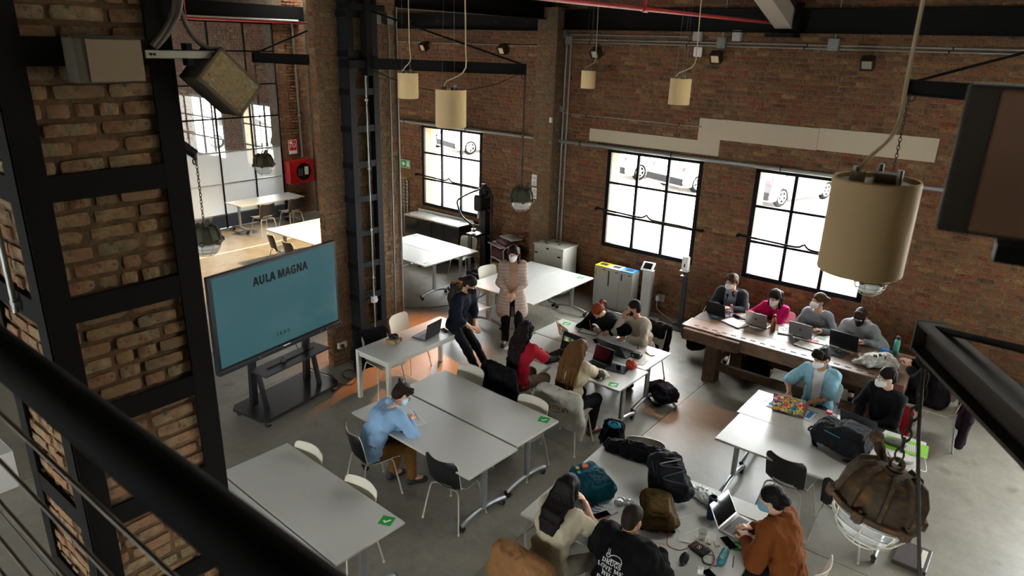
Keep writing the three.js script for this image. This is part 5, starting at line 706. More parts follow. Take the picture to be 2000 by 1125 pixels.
    f.post = (x, y, z, d) => { d += nz(x, y, z); if (ck) { const rx = (x - chest.x) * S.x + (y - chest.y) * S.y + (z - chest.z) * S.z, rz = (x - waist.x) * Fw.x + (y - waist.y) * Fw.y + (z - waist.z) * Fw.z; const up = Math.max(0, (y - hip.y) / 0.5); if (rz > 0) d = Math.max(d, (ck * (1 + (l.vee ?? 0.3) * up) - Math.abs(rx - (l.openX ?? 0)))); } return Math.max(d, lowY - y); };
    const m = l.map ? new THREE.MeshPhysicalMaterial({ map: l.map, roughness: 0.9, specularIntensity: 0.25 }) : cloth(l.c, l.rough ?? 0.9); mesh(l.n ?? 'top', netMesh(f, l.cell ?? 0.0115, 0.05), m, t); out.fields[l.n ?? 'top'] = f;
  });
  // trousers and shoes
  if (!o.noLegs) {
    const f = new Field(0.035), inf = o.legInf ?? 0.014; f.cone(hip.clone().add(P(0.075, -0.0, 0)), hip.clone().add(P(-0.075, 0, 0)), 0.1 * sc + inf).cone(waist.clone().lerp(hip, 0.4).add(P(0.05, 0, 0)), waist.clone().lerp(hip, 0.4).add(P(-0.05, 0, 0)), 0.095 + inf * 0.5);
    for (const k of ['L', 'R']) f.cone(hp[k], kn[k], 0.08 * sc + inf, 0.056 * sc + inf).cone(kn[k], lerp(kn[k], an[k], o.legEnd ?? 0.93), 0.055 * sc + inf, 0.042 * sc + inf * (o.flare ?? 1));
    const nz = fold(0.005, 11, 3 + o.z); f.post = (x, y, z, d) => d + nz(x, y, z); mesh('trousers', netMesh(f, 0.013, 0.04), cloth(o.legs ?? '#1c1c1f'), t);
    for (const k of ['L', 'R']) { const q = new Field(0.02), a = an[k]; q.cone(a.clone().add(P(0, -0.035, -0.03)), toe[k], 0.042, 0.036).cone(a, a.clone().add(P(0, o.boot ?? 0.02, -0.005)), 0.046, 0.05); const fl = (o.stand || o.footFloor !== false) ? 0.004 : -1; q.post = (x, y, z, d) => Math.max(d, fl - y); mesh('shoe', netMesh(q, 0.009, 0.02), mat(o.shoes ?? '#141416', 0.6), t); }
  }
  // hair
  if (o.hair !== null) {
    const f = new Field(0.02), st = o.style ?? 'short', hc = st === 'crop' ? 0.006 : 0; f.ell(H(0, 0.05, -0.018), hr(0.086 - hc, 0.1 - hc, 0.105 - hc), HB).ell(H(0, -0.01, -0.055), hr(0.072 - hc, 0.075, 0.06 - hc), HB);
    f.ell(H(0, -0.045, 0.085), hr(0.072, 0.09 + (o.fringe ? -0.012 : 0.005), 0.075), HB, 0.012, true); f.ell(H(0.085, -0.02, 0.03), hr(0.03, 0.045, 0.045), HB, 0.012, true).ell(H(-0.085, -0.02, 0.03), hr(0.03, 0.045, 0.045), HB, 0.012, true);
    const strand = (pts, r0, r1) => { for (let i = 0; i < pts.length - 1; i++) { const a = i / (pts.length - 1), b = (i + 1) / (pts.length - 1); f.cone(pts[i], pts[i + 1], r0 + (r1 - r0) * a, r0 + (r1 - r0) * b, 0.025); } };
    const back = (d, w, y) => chest.clone().addScaledVector(S, w).addScaledVector(Fw, -d).addScaledVector(U(lean), y);
    if (st === 'messy') { for (let i = 0; i < 16; i++) { const a = i * 2.4, y = 0.05 + 0.07 * Math.cos(i * 1.3); f.cone(H(0.06 * Math.cos(a), y, -0.02 + 0.08 * Math.sin(a)), H(0.092 * Math.cos(a), y + 0.025, -0.02 + 0.11 * Math.sin(a)), 0.024, 0.01); } f.cone(H(-0.05, 0.09, 0.07), H(0.03, 0.075, 0.1), 0.026, 0.02); }
    if (st === 'long') { const L = o.hairLen ?? 0.35; for (let i = -3; i <= 3; i++) { const w = i * 0.025 * (o.hairW ?? 1); strand([H(w * 0.8, 0.06, -0.09), H(w * 1.3, -0.06, -0.1), back(0.13, w * 1.2, 0.12), back(0.14, w * 1.15, 0.12 - L * 0.5), back(0.135, w * 0.85, 0.12 - L)], 0.027, 0.01); } for (const s of [-1, 1]) strand([H(s * 0.07, 0.07, 0.01), H(s * 0.088, -0.03, -0.02), H(s * 0.085, -0.12, -0.04), back(0.09, s * 0.09, 0.06)], 0.024, 0.018); }
    if (st === 'front') { const L = o.hairLen ?? 0.25; for (const s of [-1, 1]) for (const q of [0, 1]) strand([H(s * 0.045, 0.1, 0.03 - q * 0.05), H(s * 0.086, 0.0, 0.03 - q * 0.05), H(s * (0.09), -0.12, 0.03 - q * 0.06), chest.clone().addScaledVector(S, s * (0.09)).addScaledVector(Fw, 0.11 - q * 0.05).addScaledVector(U(lean), 0.14 - L * 0.6)], 0.026, 0.014); for (let i = -2; i <= 2; i++) strand([H(i * 0.03, 0.04, -0.1), H(i * 0.035, -0.09, -0.095), back(0.12, i * 0.035, 0.08)], 0.03, 0.018); }
    if (st === 'bun' || st === 'pony' || st === 'tail') { f.ell(H(0, 0.03, -0.118), hr(0.036, 0.036, 0.03), HB, 0.015); if (st === 'pony') strand([H(0, 0.04, -0.12), H(0, 0.02, -0.165), H(0.005, -0.06, -0.17), H(0.0, -0.15, -0.14)], 0.028, 0.012); if (st === 'bun') f.ell(H(0, 0.0, -0.13), hr(0.04, 0.042, 0.036), HB, 0.012); if (st === 'tail') strand([H(0, 0.0, -0.13), H(0.02, -0.03, -0.165), H(0.02, -0.05, -0.18)], 0.026, 0.02); }
    if (st === 'curtain') { for (const s of [-1, 1]) for (let q = 0; q < 3; q++) strand([H(s * 0.02, 0.13, -0.02 + q * 0.02), H(s * (0.075), 0.07, 0.06 - q * 0.03), H(s * 0.088, -0.01, 0.05 - q * 0.04)], 0.022, 0.014); }
    if (o.fringe) for (let i = -3; i <= 3; i++) strand([H(i * 0.018, 0.12, 0.05), H(i * 0.02 + 0.012, 0.085, 0.093), H(i * 0.021 + 0.015, 0.05 + o.fringe * 0.02, 0.1)], 0.021, 0.012);
    const wave = st === 'crop' ? 0.001 : (o.wave ?? 0.0022); f.post = (x, y, z, d) => { const rx = x - head.x, ry = y - head.y, rz = z - head.z; return d + wave * 0.7 * Math.sin(Math.atan2(rx, rz + 0.02) * 26 + ry * (o.curly ? 50 : 10) + 3 * noise3(x * 6, y * 6, z * 6)) + wave * 1.5 * noise3(x * 40, y * (o.curly ? 34 : 7), z * 40); };
    mesh('hair', netMesh(f, 0.0065, 0.03), cloth(o.hair ?? '#20160f', 0.6), t);
  }
  // mask
  if (o.mask) {
    const f = new Field(0.02); f.ell(H(0, -0.05, 0.045), hr(0.067, 0.062, 0.07), HB).cone(H(0, -0.02, 0.1), H(0, -0.075, 0.1), 0.022 * hs, 0.024 * hs, 0.04).cone(H(0, -0.035, 0.11), H(0, -0.06, 0.112), 0.018, 0.02, 0.03);
    f.post = (x, y, z, d) => { const dx = x - head.x, dy = y - head.y, dz = z - head.z, a = (dx * hyv.x + dy * hyv.y + dz * hyv.z) / hs, b = (dx * hz.x + dy * hz.y + dz * hz.z) / hs, c = Math.abs(dx * hx.x + dy * hx.y + dz * hx.z) / hs; return Math.max(d, (0.012 - b) * 1, a - 0.005 + c * 0.35, -0.118 - a); };
    mesh('face_mask', netMesh(f, 0.005, 0.02), cloth(o.mask, 0.9), t);
    for (const s of [-1, 1]) mesh('ear_loop', G.tube([H(s * 0.062, -0.02, 0.05), H(s * 0.076, 0.0, 0.015), H(s * 0.088, 0.018, -0.02), H(s * 0.086, -0.03, -0.018), H(s * 0.062, -0.07, 0.04)].map((v) => v.toArray()), 0.0018, 20, 4), mat(o.mask, 0.8), t);
  }
  if (o.glasses) { const gl = mesh('glasses', [-1, 1].flatMap((s) => { const c = H(s * 0.034, 0.006, 0.112), gg = new THREE.TorusGeometry(0.024 * hs, 0.0024, 6, 22).scale(1, 0.85, 1); gg.applyMatrix4(new THREE.Matrix4().makeBasis(hx, hyv, hz)); gg.translate(c.x, c.y, c.z); return [gg, G.rod(H(s * 0.058, 0.012, 0.11).toArray(), H(s * 0.083, 0.012, 0.0).toArray(), 0.0022)]; }).concat([G.rod(H(-0.01, 0.01, 0.113).toArray(), H(0.01, 0.01, 0.113).toArray(), 0.0022)]), mat('#15130f', 0.3), t); }
  return Object.assign(out, { t, H, neck, chest, waist, hip, S, Fw, U: U(lean), wr, el, sh, dirs, toL });
}
// lay a printed patch on a smooth solid: march from outside along -n until the field is met
function printPatch(name, parent, f, c, ux, uy, n, w, h, map, alpha = true) {
  const nu = 22, nv = 22, pos = [], uv = [], idx = []; for (let j = 0; j <= nv; j++) for (let i = 0; i <= nu; i++) { const p = c.clone().addScaledVector(ux, (i / nu - 0.5) * w).addScaledVector(uy, (j / nv - 0.5) * h).addScaledVector(n, 0.15); let s = 0; for (let k = 0; k < 60; k++) { const d = f.at(p.x, p.y, p.z); if (d < 0.0035 || s > 0.4) break; const st = Math.max(0.0012, d * 0.7); p.addScaledVector(n, -st); s += st; } pos.push(p.x, p.y, p.z); uv.push(i / nu, j / nv); }
  for (let j = 0; j < nv; j++) for (let i = 0; i < nu; i++) { const a = j * (nu + 1) + i; idx.push(a, a + 1, a + nu + 1, a + 1, a + nu + 2, a + nu + 1); }
  const g = new THREE.BufferGeometry(); g.setAttribute('position', new THREE.Float32BufferAttribute(pos, 3)); g.setAttribute('uv', new THREE.Float32BufferAttribute(uv, 2)); g.setIndex(idx); g.computeVertexNormals();
  const m = new THREE.Mesh(g, new THREE.MeshStandardMaterial({ map, transparent: alpha, alphaTest: alpha ? 0.5 : 0, roughness: 0.85, side: THREE.DoubleSide })); m.name = name; parent.add(m); return m;
}
// ---------------------------------------------------------------- people
const fair = '#c79a7c', olive = '#b08060', pale = '#cfa68b';
const p1 = person({ label: 'man in black sweater with tied-back hair perched on the desk edge', x: -6.44, z: -6.98, dir: [1, -0.12], hip: 0.85, lean: 0.3, hp: 0.55, hy: 0.15, skin: olive, hair: '#1d1410', style: 'tail', mask: '#141416', handL: [0.05, 0.86, 0.3], handR: [-0.06, 0.87, 0.29], local: true, curl: 0.55, pointL: [-0.5, -0.2, 0.8], pointR: [0.5, -0.25, 0.8], footL: [0.07, 0.09, 0.62], footR: [-0.09, 0.09, 0.52], knee: [0.15, 0.3, 1], layers: [{ c: '#10141f', n: 'sweater', inf: 0.016, sl: 0.45 }], legs: '#131417', shoes: '#0f0f10', boot: 0.09, legInf: 0.008 });
const stripes = tex(8, 512, (u, v) => { const a = Math.sin(v * 251.3), b = Math.sin(v * 117 + 1.3), c = Math.sin(v * 61 + 0.4); return a > 0.35 ? [198, 186, 172] : a > -0.25 ? (b > 0.2 ? [122, 70, 60] : [58, 46, 46]) : c > 0 ? [176, 158, 146] : [150, 110, 98]; }); stripes.repeat.set(1, 1.9);
const p2 = person({ label: 'woman in a striped open coat and white mask standing by the table', x: -6.5, z: -8.38, dir: [0.62, 0.78], hip: 0.92, size: 1.03, fem: 1, lean: 0.04, hp: 0.25, hy: -0.18, stand: true, skin: fair, hair: '#2a1a12', style: 'front', hairLen: 0.28, mask: '#dcdad4', handL: [0.02, 1.03, 0.3], handR: [-0.07, 1.02, 0.29], local: true, curl: 0.7, elbowL: [0.7, -0.7, -0.3], elbowR: [-0.7, -0.7, -0.3], footL: [0.12, 0.085, 0.04], footR: [-0.1, 0.085, -0.03], knee: [0.05, 0.0, 1], layers: [{ c: '#a58468', n: 'blouse', inf: 0.01, sl: 0.9 }, { map: stripes, c: '#999', n: 'coat', inf: 0.018, folds: 0.004, sl: 0.72, skirt: 0.28, hem: 0.42, open: 0.04, vee: 0.5, cell: 0.0105 }], legs: '#151518', shoes: '#121214', boot: 0.1, legInf: 0.012, flare: 1.6 });
const p3 = person({ label: 'student in a light blue shirt and glasses writing at the middle table', x: -5.17, z: -4.22, dir: [0.29, -0.96], lean: 0.62, hp: 0.75, hy: 0.1, skin: fair, hair: '#221610', style: 'messy', mask: '#b9d4e2', glasses: true, handR: [-4.98, 0.79, -4.66], handL: [-5.03, 0.98, -4.45], elbowL: [0.3, -1, 0.3], elbowR: [-0.8, -0.4, -0.2], curl: 0.8, hunch: 0.05, layers: [{ c: '#7f9fbe', n: 'shirt', inf: 0.02, sl: 0.78, folds: 0.006, fr: 9, collar: 1, hem: 0.08 }], legs: '#6a4a22', shoes: '#17171a', footL: [0.1, 0.085, 0.3], footR: [-0.1, 0.085, 0.45] });
const p4 = person({ label: 'student in a red t-shirt with long dark curly hair seen from behind', x: -4.97, z: -6.55, dir: [0.1, -1], lean: 0.22, hp: 0.3, skin: olive, hair: '#120c09', style: 'long', hairLen: 0.4, curly: 1, wave: 0.005, noFace: true, handR: [-4.7, 0.79, -7.08], handL: [-5.0, 0.79, -7.12], layers: [{ c: '#141416', n: 'long_sleeve', inf: 0.006, sl: 0.95 }, { c: '#8e1626', n: 't_shirt', inf: 0.016, sl: -0.25 }], legs: '#7d7462', shoes: '#191919' });
const p5 = person({ label: 'student with long light brown hair and cream sweater with black bands seen from behind', x: -4.13, z: -6.52, dir: [0.08, -1], fem: 1, lean: 0.25, hp: 0.3, hy: -0.15, skin: fair, hair: '#5a3d20', style: 'long', hairLen: 0.46, hairW: 1.5, wave: 0.0025, noFace: true, handR: [-3.96, 0.785, -7.1], handL: [-4.3, 0.79, -7.08], curl: 0.9, elbowR: [-0.9, -0.5, -0.1], layers: [{ c: '#b3a88c', n: 'sweater', inf: 0.026, sl: 0.75, folds: 0.009 }], legs: '#1d1d21', shoes: '#5b1e22' });
{ const f = new Field(0.02), a = p5.el.R, b = p5.wr.R; f.cone(lerp(a, b, 0.02), lerp(a, b, 0.26), 0.076, 0.07); f.cone(lerp(p5.sh.R, a, 0.72), a, 0.074, 0.076); mesh('sleeve_band', netMesh(f, 0.011, 0.03), mat('#18181a', 0.9), p5.t); const h = new Field(0.02); h.cone(lerp(p5.sh.L, p5.el.L, 0.72), p5.el.L, 0.074, 0.074); mesh('sleeve_band', netMesh(h, 0.011, 0.03), mat('#18181a', 0.9), p5.t); }
const p6 = person({ label: 'red-haired student in black bent over a spiral notebook', x: -4.78, z: -8.7, dir: [-0.12, 1], fem: 1, lean: 0.62, hp: 1.0, skin: pale, hair: '#6e2c10', style: 'pony', handR: [-4.89, 0.79, -8.3], handL: [-4.62, 0.79, -8.34], curl: 0.85, pointL: [-0.9, -0.1, 0.4], elbowL: [0.9, -0.3, 0], elbowR: [-0.9, -0.3, 0], hunch: 0.05, layers: [{ c: '#121214', n: 'sweater', inf: 0.03, sl: 0.92, folds: 0.009 }], legs: '#1c1c20' });
const p7 = person({ label: 'man in a beige sweater and black mask resting his chin on his hand', x: -4.28, z: -8.72, dir: [-0.2, 1], lean: 0.42, hp: 0.2, hy: -0.75, skin: olive, hair: '#15100d', style: 'crop', mask: '#151517', handR: [-4.46, 1.06, -8.36], handL: [-4.32, 0.79, -8.28], curl: 0.6, pointR: [0.4, 0.9, -0.1], palmR: [0.4, 0.2, -0.9], elbowR: [-0.2, -1, 0.7], elbowL: [0.9, -0.4, 0.1], pointL: [-0.9, 0, 0.3], layers: [{ c: '#a59c8c', n: 'sweater', inf: 0.02, sl: 0.9, folds: 0.008 }], legs: '#1a2030' });
const p8 = person({ label: 'student in a dark blazer and white mask at the left end of the workbench', x: -3.7, z: -10.62, dir: [0.1, 1], lean: 0.1, hp: 0.18, hy: -0.55, skin: fair, hair: '#3b2a1c', style: 'curtain', mask: '#dfdfdb', glasses: true, handR: [-3.74, 0.9, -10.22], handL: [-3.56, 0.9, -10.24], layers: [{ c: '#17171a', n: 'undershirt', inf: 0.006, sl: 0.9 }, { c: '#7d8288', n: 'crop_top', inf: 0.012, sl: null, low: 0.05, hem: -0.1 }, { c: '#2a2c30', n: 'blazer', inf: 0.034, sl: 0.9, open: 0.085, vee: 0.15, folds: 0.005 }], legs: '#101012' });
const p9 = person({ label: 'student in a bright pink top with long brown hair and white mask at the bench', x: -2.96, z: -10.62, dir: [0.02, 1], fem: 1, lean: 0.35, hp: 0.4, hy: -0.15, skin: fair, hair: '#23160f', style: 'front', hairLen: 0.3, mask: '#e2e0db', handR: [-3.24, 0.9, -10.22], handL: [-2.93, 1.0, -10.38], elbowL: [0.6, -0.9, 0.4], pointL: [-0.3, 0.9, -0.1], curl: 0.6, layers: [{ c: '#b8165a', n: 'top', inf: 0.014, sl: 0.9, neckHole: 0.075 }], legs: '#1a1a1e' });
const p10 = person({ label: 'student in a grey long-sleeve top with a ponytail looking sideways', x: -2.36, z: -10.66, dir: [0.0, 1], fem: 1, lean: 0.16, hp: 0.05, hy: -0.8, skin: fair, hair: '#4a3320', style: 'pony', mask: '#e2e1dc', handR: [-2.44, 0.9, -10.26], handL: [-2.2, 0.9, -10.28], layers: [{ c: '#85898f', n: 'top', inf: 0.014, sl: 0.93, neckHole: 0.08 }], legs: '#19191c' });
const p11 = person({ label: 'student in a grey hoodie and black mask behind the black laptop', x: -1.74, z: -10.64, dir: [-0.05, 1], lean: 0.3, hp: 0.5, skin: fair, hair: '#2b1c12', style: 'short', fringe: 0.6, mask: '#131315', handR: [-1.84, 0.9, -10.24], handL: [-1.6, 0.9, -10.26], elbowL: [0.9, -0.5, 0], layers: [{ c: '#8b8e90', n: 'hoodie', inf: 0.03, sl: 0.95, hood: 1, folds: 0.009 }], legs: '#1b1b20' });
const p12 = person({ label: 'student in an open light blue shirt over white tee with arm tattoo', x: -1.72, z: -8.56, dir: [-0.12, 1], lean: 0.15, hp: 0.22, hy: -0.35, skin: olive, hair: '#1a120d', style: 'short', fringe: 1, wave: 0.003, mask: '#dfdeda', handR: [-1.98, 0.8, -8.16], handL: [-1.72, 0.79, -8.06], elbowR: [-0.9, -0.6, -0.2], elbowL: [0.9, -0.5, -0.2], curl: 0.6, layers: [{ c: '#c9c7c2', n: 't_shirt', inf: 0.008, sl: null }, { c: '#7fa9b8', n: 'shirt', inf: 0.024, sl: -0.1, open: 0.045, vee: 0.5, folds: 0.009, collar: 1, hem: 0.12 }], legs: '#20222a' });
{ const f = new Field(0.01), a = p12.el.L, b = p12.wr.L; f.cone(a, b, 0.0385, 0.0275); const c = lerp(a, b, 0.35), d = b.clone().sub(a).normalize(), up = P(0.3, 0.9, 0.2).addScaledVector(d, -d.dot(P(0.3, 0.9, 0.2))).normalize(), sx = new THREE.Vector3().crossVectors(up, d).normalize(); printPatch('tattoo', p12.t, f, c, sx, d, up, 0.055, 0.07, canvasTex(128, 128, (g) => { g.clearRect(0, 0, 128, 128); g.strokeStyle = '#2b2b33'; g.fillStyle = '#33333c'; g.lineWidth = 7; for (let i = 0; i < 6; i++) { g.beginPath(); g.ellipse(64 + 26 * Math.cos(i * 1.05), 64 + 26 * Math.sin(i * 1.05), 20, 12, i * 1.05, 0, 7); g.stroke(); } g.beginPath(); g.arc(64, 64, 12, 0, 7); g.fill(); })); }
const p13 = person({ label: 'student in a black sweater, glasses and white mask on the red chair', x: -0.95, z: -8.48, dir: [-0.45, 0.9], lean: 0.12, hp: 0.2, hy: -0.55, skin: pale, hair: '#14100d', style: 'short', mask: '#dcded8', glasses: true, handR: [-0.16, 0.66, 0.24], handL: [0.02, 0.66, 0.28], local: true, curl: 0.5, layers: [{ c: '#131315', n: 'sweater', inf: 0.024, sl: 0.8, folds: 0.008 }], legs: '#17171a' });
const p14 = person({ label: 'student in dark clothes at the right bench end, half hidden by the jib arm', x: -0.56, z: -9.82, dir: [-1, 0.05], lean: 0.35, hp: 0.5, hy: 0.2, skin: fair, hair: '#241a14', style: 'short', mask: '#dcdcd8', handR: [-0.97, 0.9, -9.98], handL: [-0.95, 0.9, -9.76], curl: 0.4, layers: [{ c: '#1b191c', n: 'sweater', inf: 0.025, sl: 0.85 }], legs: '#1c1a1e' });
const p15 = person({ label: 'student with straight black hair and a cream shirt, hands raised to the face', x: -2.66, z: -4.02, dir: [0.05, -1], fem: 1, lean: 0.4, hp: 0.35, hy: 0.1, skin: pale, hair: '#0f0b0a', style: 'long', hairLen: 0.17, wave: 0.001, noFace: true, handR: [-2.55, 1.0, -4.42], handL: [-2.72, 1.0, -4.42], pointR: [0.2, 0.9, -0.3], pointL: [-0.2, 0.9, -0.3], palmR: [0.6, 0, -0.9], palmL: [-0.6, 0, -0.9], elbowR: [-0.5, -1, 0.8], elbowL: [0.5, -1, 0.8], layers: [{ c: '#a59c84', n: 'shirt', inf: 0.026, sl: 0.3, folds: 0.01, hem: 0.12 }], legs: '#8d8778', shoes: '#1a1a1a', footR: [-0.28, 0.085, 0.3] });
const p16 = person({ label: 'student in a black hoodie with white lettering on the back', x: -2.02, z: -4.02, dir: [0.04, -1], size: 1.05, lean: 0.28, hp: 0.3, hy: -0.1, skin: olive, hair: '#241c15', style: 'crop', noFace: true, handR: [-1.86, 0.8, -4.5], handL: [-2.18, 0.8, -4.5], layers: [{ c: '#0c0c0e', n: 'hoodie', inf: 0.04, sl: 0.95, hood: 1, folds: 0.009, hem: 0.1 }], legs: '#15151a' });
{
  const map = canvasTex(512, 512, (g, w, h) => { g.clearRect(0, 0, w, h); g.fillStyle = g.strokeStyle = '#c9c7c0'; g.textAlign = 'center'; g.font = 'bold 84px serif'; g.fillText('DRUGS', 262, 236, 300); g.fillText('LOVE ME', 250, 322, 420); g.fillText('WHAT', 262, 408, 300); g.fillText('PEOPLE', 246, 494, 400); g.lineWidth = 9; g.beginPath(); g.arc(190, 130, 26, 0, 7); g.moveTo(215, 140); g.bezierCurveTo(260, 70, 380, 90, 400, 165); g.moveTo(230, 165); g.lineTo(400, 165); g.moveTo(180, 104); g.lineTo(170, 50); g.moveTo(200, 104); g.lineTo(204, 44); g.moveTo(250, 160); g.lineTo(236, 190); g.moveTo(330, 160); g.lineTo(330, 188); g.stroke(); g.beginPath(); g.arc(186, 128, 6, 0, 7); g.fill(); });
  const q = p16, c = q.chest.clone().addScaledVector(q.U, -0.03).addScaledVector(q.Fw, -0.15), ux = q.S.clone().negate().negate(); printPatch('back_print', q.t, q.fields.hoodie, c, q.S.clone().multiplyScalar(-1), q.U, q.Fw.clone().negate(), 0.3, 0.32, map);
}
const p17 = person({ label: 'student in a brown hoodie with a dark hair bun typing on a silver laptop', x: -1.02, z: -5.24, dir: [-1, -0.08], lean: 0.35, hp: 0.35, hy: 0.1, skin: fair, hair: '#110d0b', style: 'bun', mask: '#6f9aa8', noFace: false, handR: [-1.4, 0.79, -5.36], handL: [-1.38, 0.79, -5.16], layers: [{ c: '#6b3a17', n: 'hoodie', inf: 0.034, sl: 0.92, hood: 1, folds: 0.01, hem: 0.12 }], legs: '#121214' });
// ---------------------------------------------------------------- table-top things
const TY = 0.7415, BY = 0.853;
function laptop(label, x, y, z, userDir, o = {}) {
  const t = thing('laptop', label, 'laptop', [x, y, z], Math.atan2(userDir[0], userDir[1])), W = o.w ?? 0.33, D = o.d ?? 0.23, a = o.open ?? 1.9, c = mat(o.c ?? '#84868a', o.rough ?? 0.35, { metalness: o.metal ?? 0.6 });
  mesh('base', G.rbox(W, 0.015, D, 0.006, 0, 0.0085, 0), c, t); mesh('keyboard', G.box(W * 0.86, 0.002, D * 0.44, 0, 0.0166, -D * 0.14), mat(o.kc ?? '#1c1d1f', 0.6), t); mesh('trackpad', G.box(W * 0.34, 0.001, D * 0.3, 0, 0.0165, D * 0.29), mat(o.kc2 ?? o.c ?? '#84868a', 0.3, { metalness: 0.3 }), t);
  if (o.keys) { const kg = [], kw = W * 0.86 / 13; for (let r = 0; r < 5; r++) for (let i = 0; i < 12; i++) kg.push(G.box(kw * 0.78, 0.003, D * 0.07, -W * 0.43 + kw * (i + 1), 0.0185, -D * 0.31 + r * D * 0.088)); const km = mesh('keys', kg, mat('#0f1012', 0.5), t); km.userData.kind = 'stuff'; }
  const lid = new THREE.Group(); lid.name = 'lid'; lid.position.set(0, 0.016, -D / 2); lid.rotation.x = -(a - Math.PI / 2); t.add(lid);
  mesh('lid_shell', G.rbox(W, D, 0.008, 0.004, 0, D / 2, -0.003), o.lidMap ? new THREE.MeshStandardMaterial({ color: o.c ?? '#555', roughness: 0.5 }) : c, lid);
  mesh('screen', new THREE.PlaneGeometry(W * 0.94, D * 0.88).translate(0, D * 0.52, 0.0018), o.screen ?? mat('#0b0d10', 0.12), lid);
  if (o.lidMap) mesh('lid_print', new THREE.PlaneGeometry(W * 0.99, D * 0.97).rotateY(Math.PI).translate(0, D / 2, -0.0078), new THREE.MeshStandardMaterial({ map: o.lidMap, roughness: 0.5 }), lid);
  else if (o.logo !== false) mesh('emblem', G.rod([0, D * 0.52, -0.007], [0, D * 0.52, -0.0085], W * 0.05), mat(o.logo ?? '#2c2d30', 0.3), lid);
  return t;
}
const collage = (seedv, base) => canvasTex(512, 360, (g, w, h) => { let s = seedv; const r = () => { s = (s * 16807) % 2147483647; return s / 2147483647; }; g.fillStyle = base; g.fillRect(0, 0, w, h); const cs = ['#d8392b', '#e8c22e', '#2a9d5c', '#2d6fc4', '#f3efe6', '#1b1b1b', '#e07ba0', '#7bc043', '#f08a2b']; for (let i = 0; i < 150; i++) { g.save(); g.translate(r() * w, r() * h); g.rotate(r() * 6.3); g.fillStyle = cs[Math.floor(r() * cs.length)]; const a = 14 + r() * 34, b = 10 + r() * 26; if (r() < 0.5) { g.beginPath(); g.ellipse(0, 0, a, b, 0, 0, 7); g.fill(); } else g.fillRect(-a, -b, 2 * a, 2 * b); g.fillStyle = cs[Math.floor(r() * cs.length)]; g.fillRect(-a * 0.5, -b * 0.3, a, b * 0.5); g.restore(); } });
const phone = (label, x, y, z, turn, c = '#101114', w = 0.075, l = 0.155) => { const t = thing('smartphone', label, 'phone', [x, y, z], turn); mesh('case', G.rbox(w, 0.01, l, 0.004, 0, 0.006, 0), mat(c, 0.4), t); mesh('glass', G.box(w * 0.92, 0.001, l * 0.95, 0, 0.0115, 0), mat('#0a0b0d', 0.08), t); return t; };
const sheet = (name, label, x, y, z, w, l, turn, c = '#d3d2ca', h = 0.002, draw) => { const t = solo(name, label, 'paper', G.box(w, h, l, 0, h / 2, 0), mat(c, 0.8), [x, y, z], turn); if (draw) { const p = mesh('print', new THREE.PlaneGeometry(w, l).rotateX(-Math.PI / 2).translate(0, h + 0.0006, 0), new THREE.MeshStandardMaterial({ map: canvasTex(256, Math.round(256 * l / w), draw), roughness: 0.8 }), t); } return t; };
const scribble = (g, w, h) => { g.fillStyle = '#dcdbd2'; g.fillRect(0, 0, w, h); g.strokeStyle = '#8d9099'; g.lineWidth = 3; for (let y = 24; y < h - 20; y += 20) { g.beginPath(); g.moveTo(20, y); for (let x = 20; x < w - 30; x += 8) g.lineTo(x, y + 4 * Math.sin(x * 1.7 + y)); g.stroke(); } };
const tubeOf = (name, label, cat, pts, r, m, n = 60) => solo(name, label, cat, G.tube(pts, r, n, 6), m);
const pen = (label, a, b, c) => { const t = thing('pen', label, 'pen', [0, 0, 0]); mesh('barrel', G.rod(a, b, 0.0045, 0.0045, 8), mat(c, 0.4), t); const A = V(...a), B = V(...b), d = A.clone().sub(B).normalize().multiplyScalar(0.018); mesh('tip', G.rod(a, A.add(d).toArray(), 0.0045, 0.001, 8), mat('#2b2b2b', 0.5), t); };
const bottle = (name, label, cat, prof, m, p, cap) => { const t = thing(name, label, cat, p); mesh('body', G.lathe(prof, 24), m, t); if (cap) mesh('cap', G.lathe(cap[0], 18), cap[1], t); return t; };
// teacher desk
laptop('grey laptop standing open on the teacher desk', -6.62, TY, -6.52, [-1, 0.12], { c: '#55575b', w: 0.34, d: 0.24, open: 1.75, logo: '#1c1c1e', w2: 1 });
phone('black phone on the teacher desk beside the grey laptop', -6.54, TY, -6.83, 1.3);
{ const b = thing('cardboard_box', 'small cardboard box on the desk under a coil of black cable', 'box', [-6.78, TY, -6.05], 0.25); mesh('carton', G.rbox(0.16, 0.055, 0.17, 0.003, 0, 0.0285, 0), mat('#9a7a50', 0.85), b); mesh('label', G.box(0.002, 0.03, 0.08, 0.081, 0.03, 0), mat('#cfcabb', 0.7), b);
  const pts = []; for (let i = 0; i < 70; i++) { const a = i * 0.52, r = 0.055 + 0.012 * Math.sin(i * 0.7); pts.push([r * Math.cos(a), 0.01 + i * 0.0006 + 0.006 * Math.sin(i), r * Math.sin(a)]); } solo('coiled_cable', 'coil of black cable on top of the cardboard box', 'cable', G.tube(pts, 0.006, 260, 5), blackPl, [-6.78, TY + 0.058, -6.05]); }
// student in light blue
sheet('writing_pad', 'white pad under the hand of the student in light blue', -5.0, TY, -4.68, 0.21, 0.29, -0.35, '#cfcfc9', 0.012, scribble); phone('dark phone lying beside the writing pad at the table edge', -4.87, TY, -4.52, -1.4, '#1a1d1c', 0.08, 0.17);
pen('teal pen held by the student in light blue', [-4.97, 0.765, -4.76], [-5.0, 0.88, -4.72], '#1f7f86');
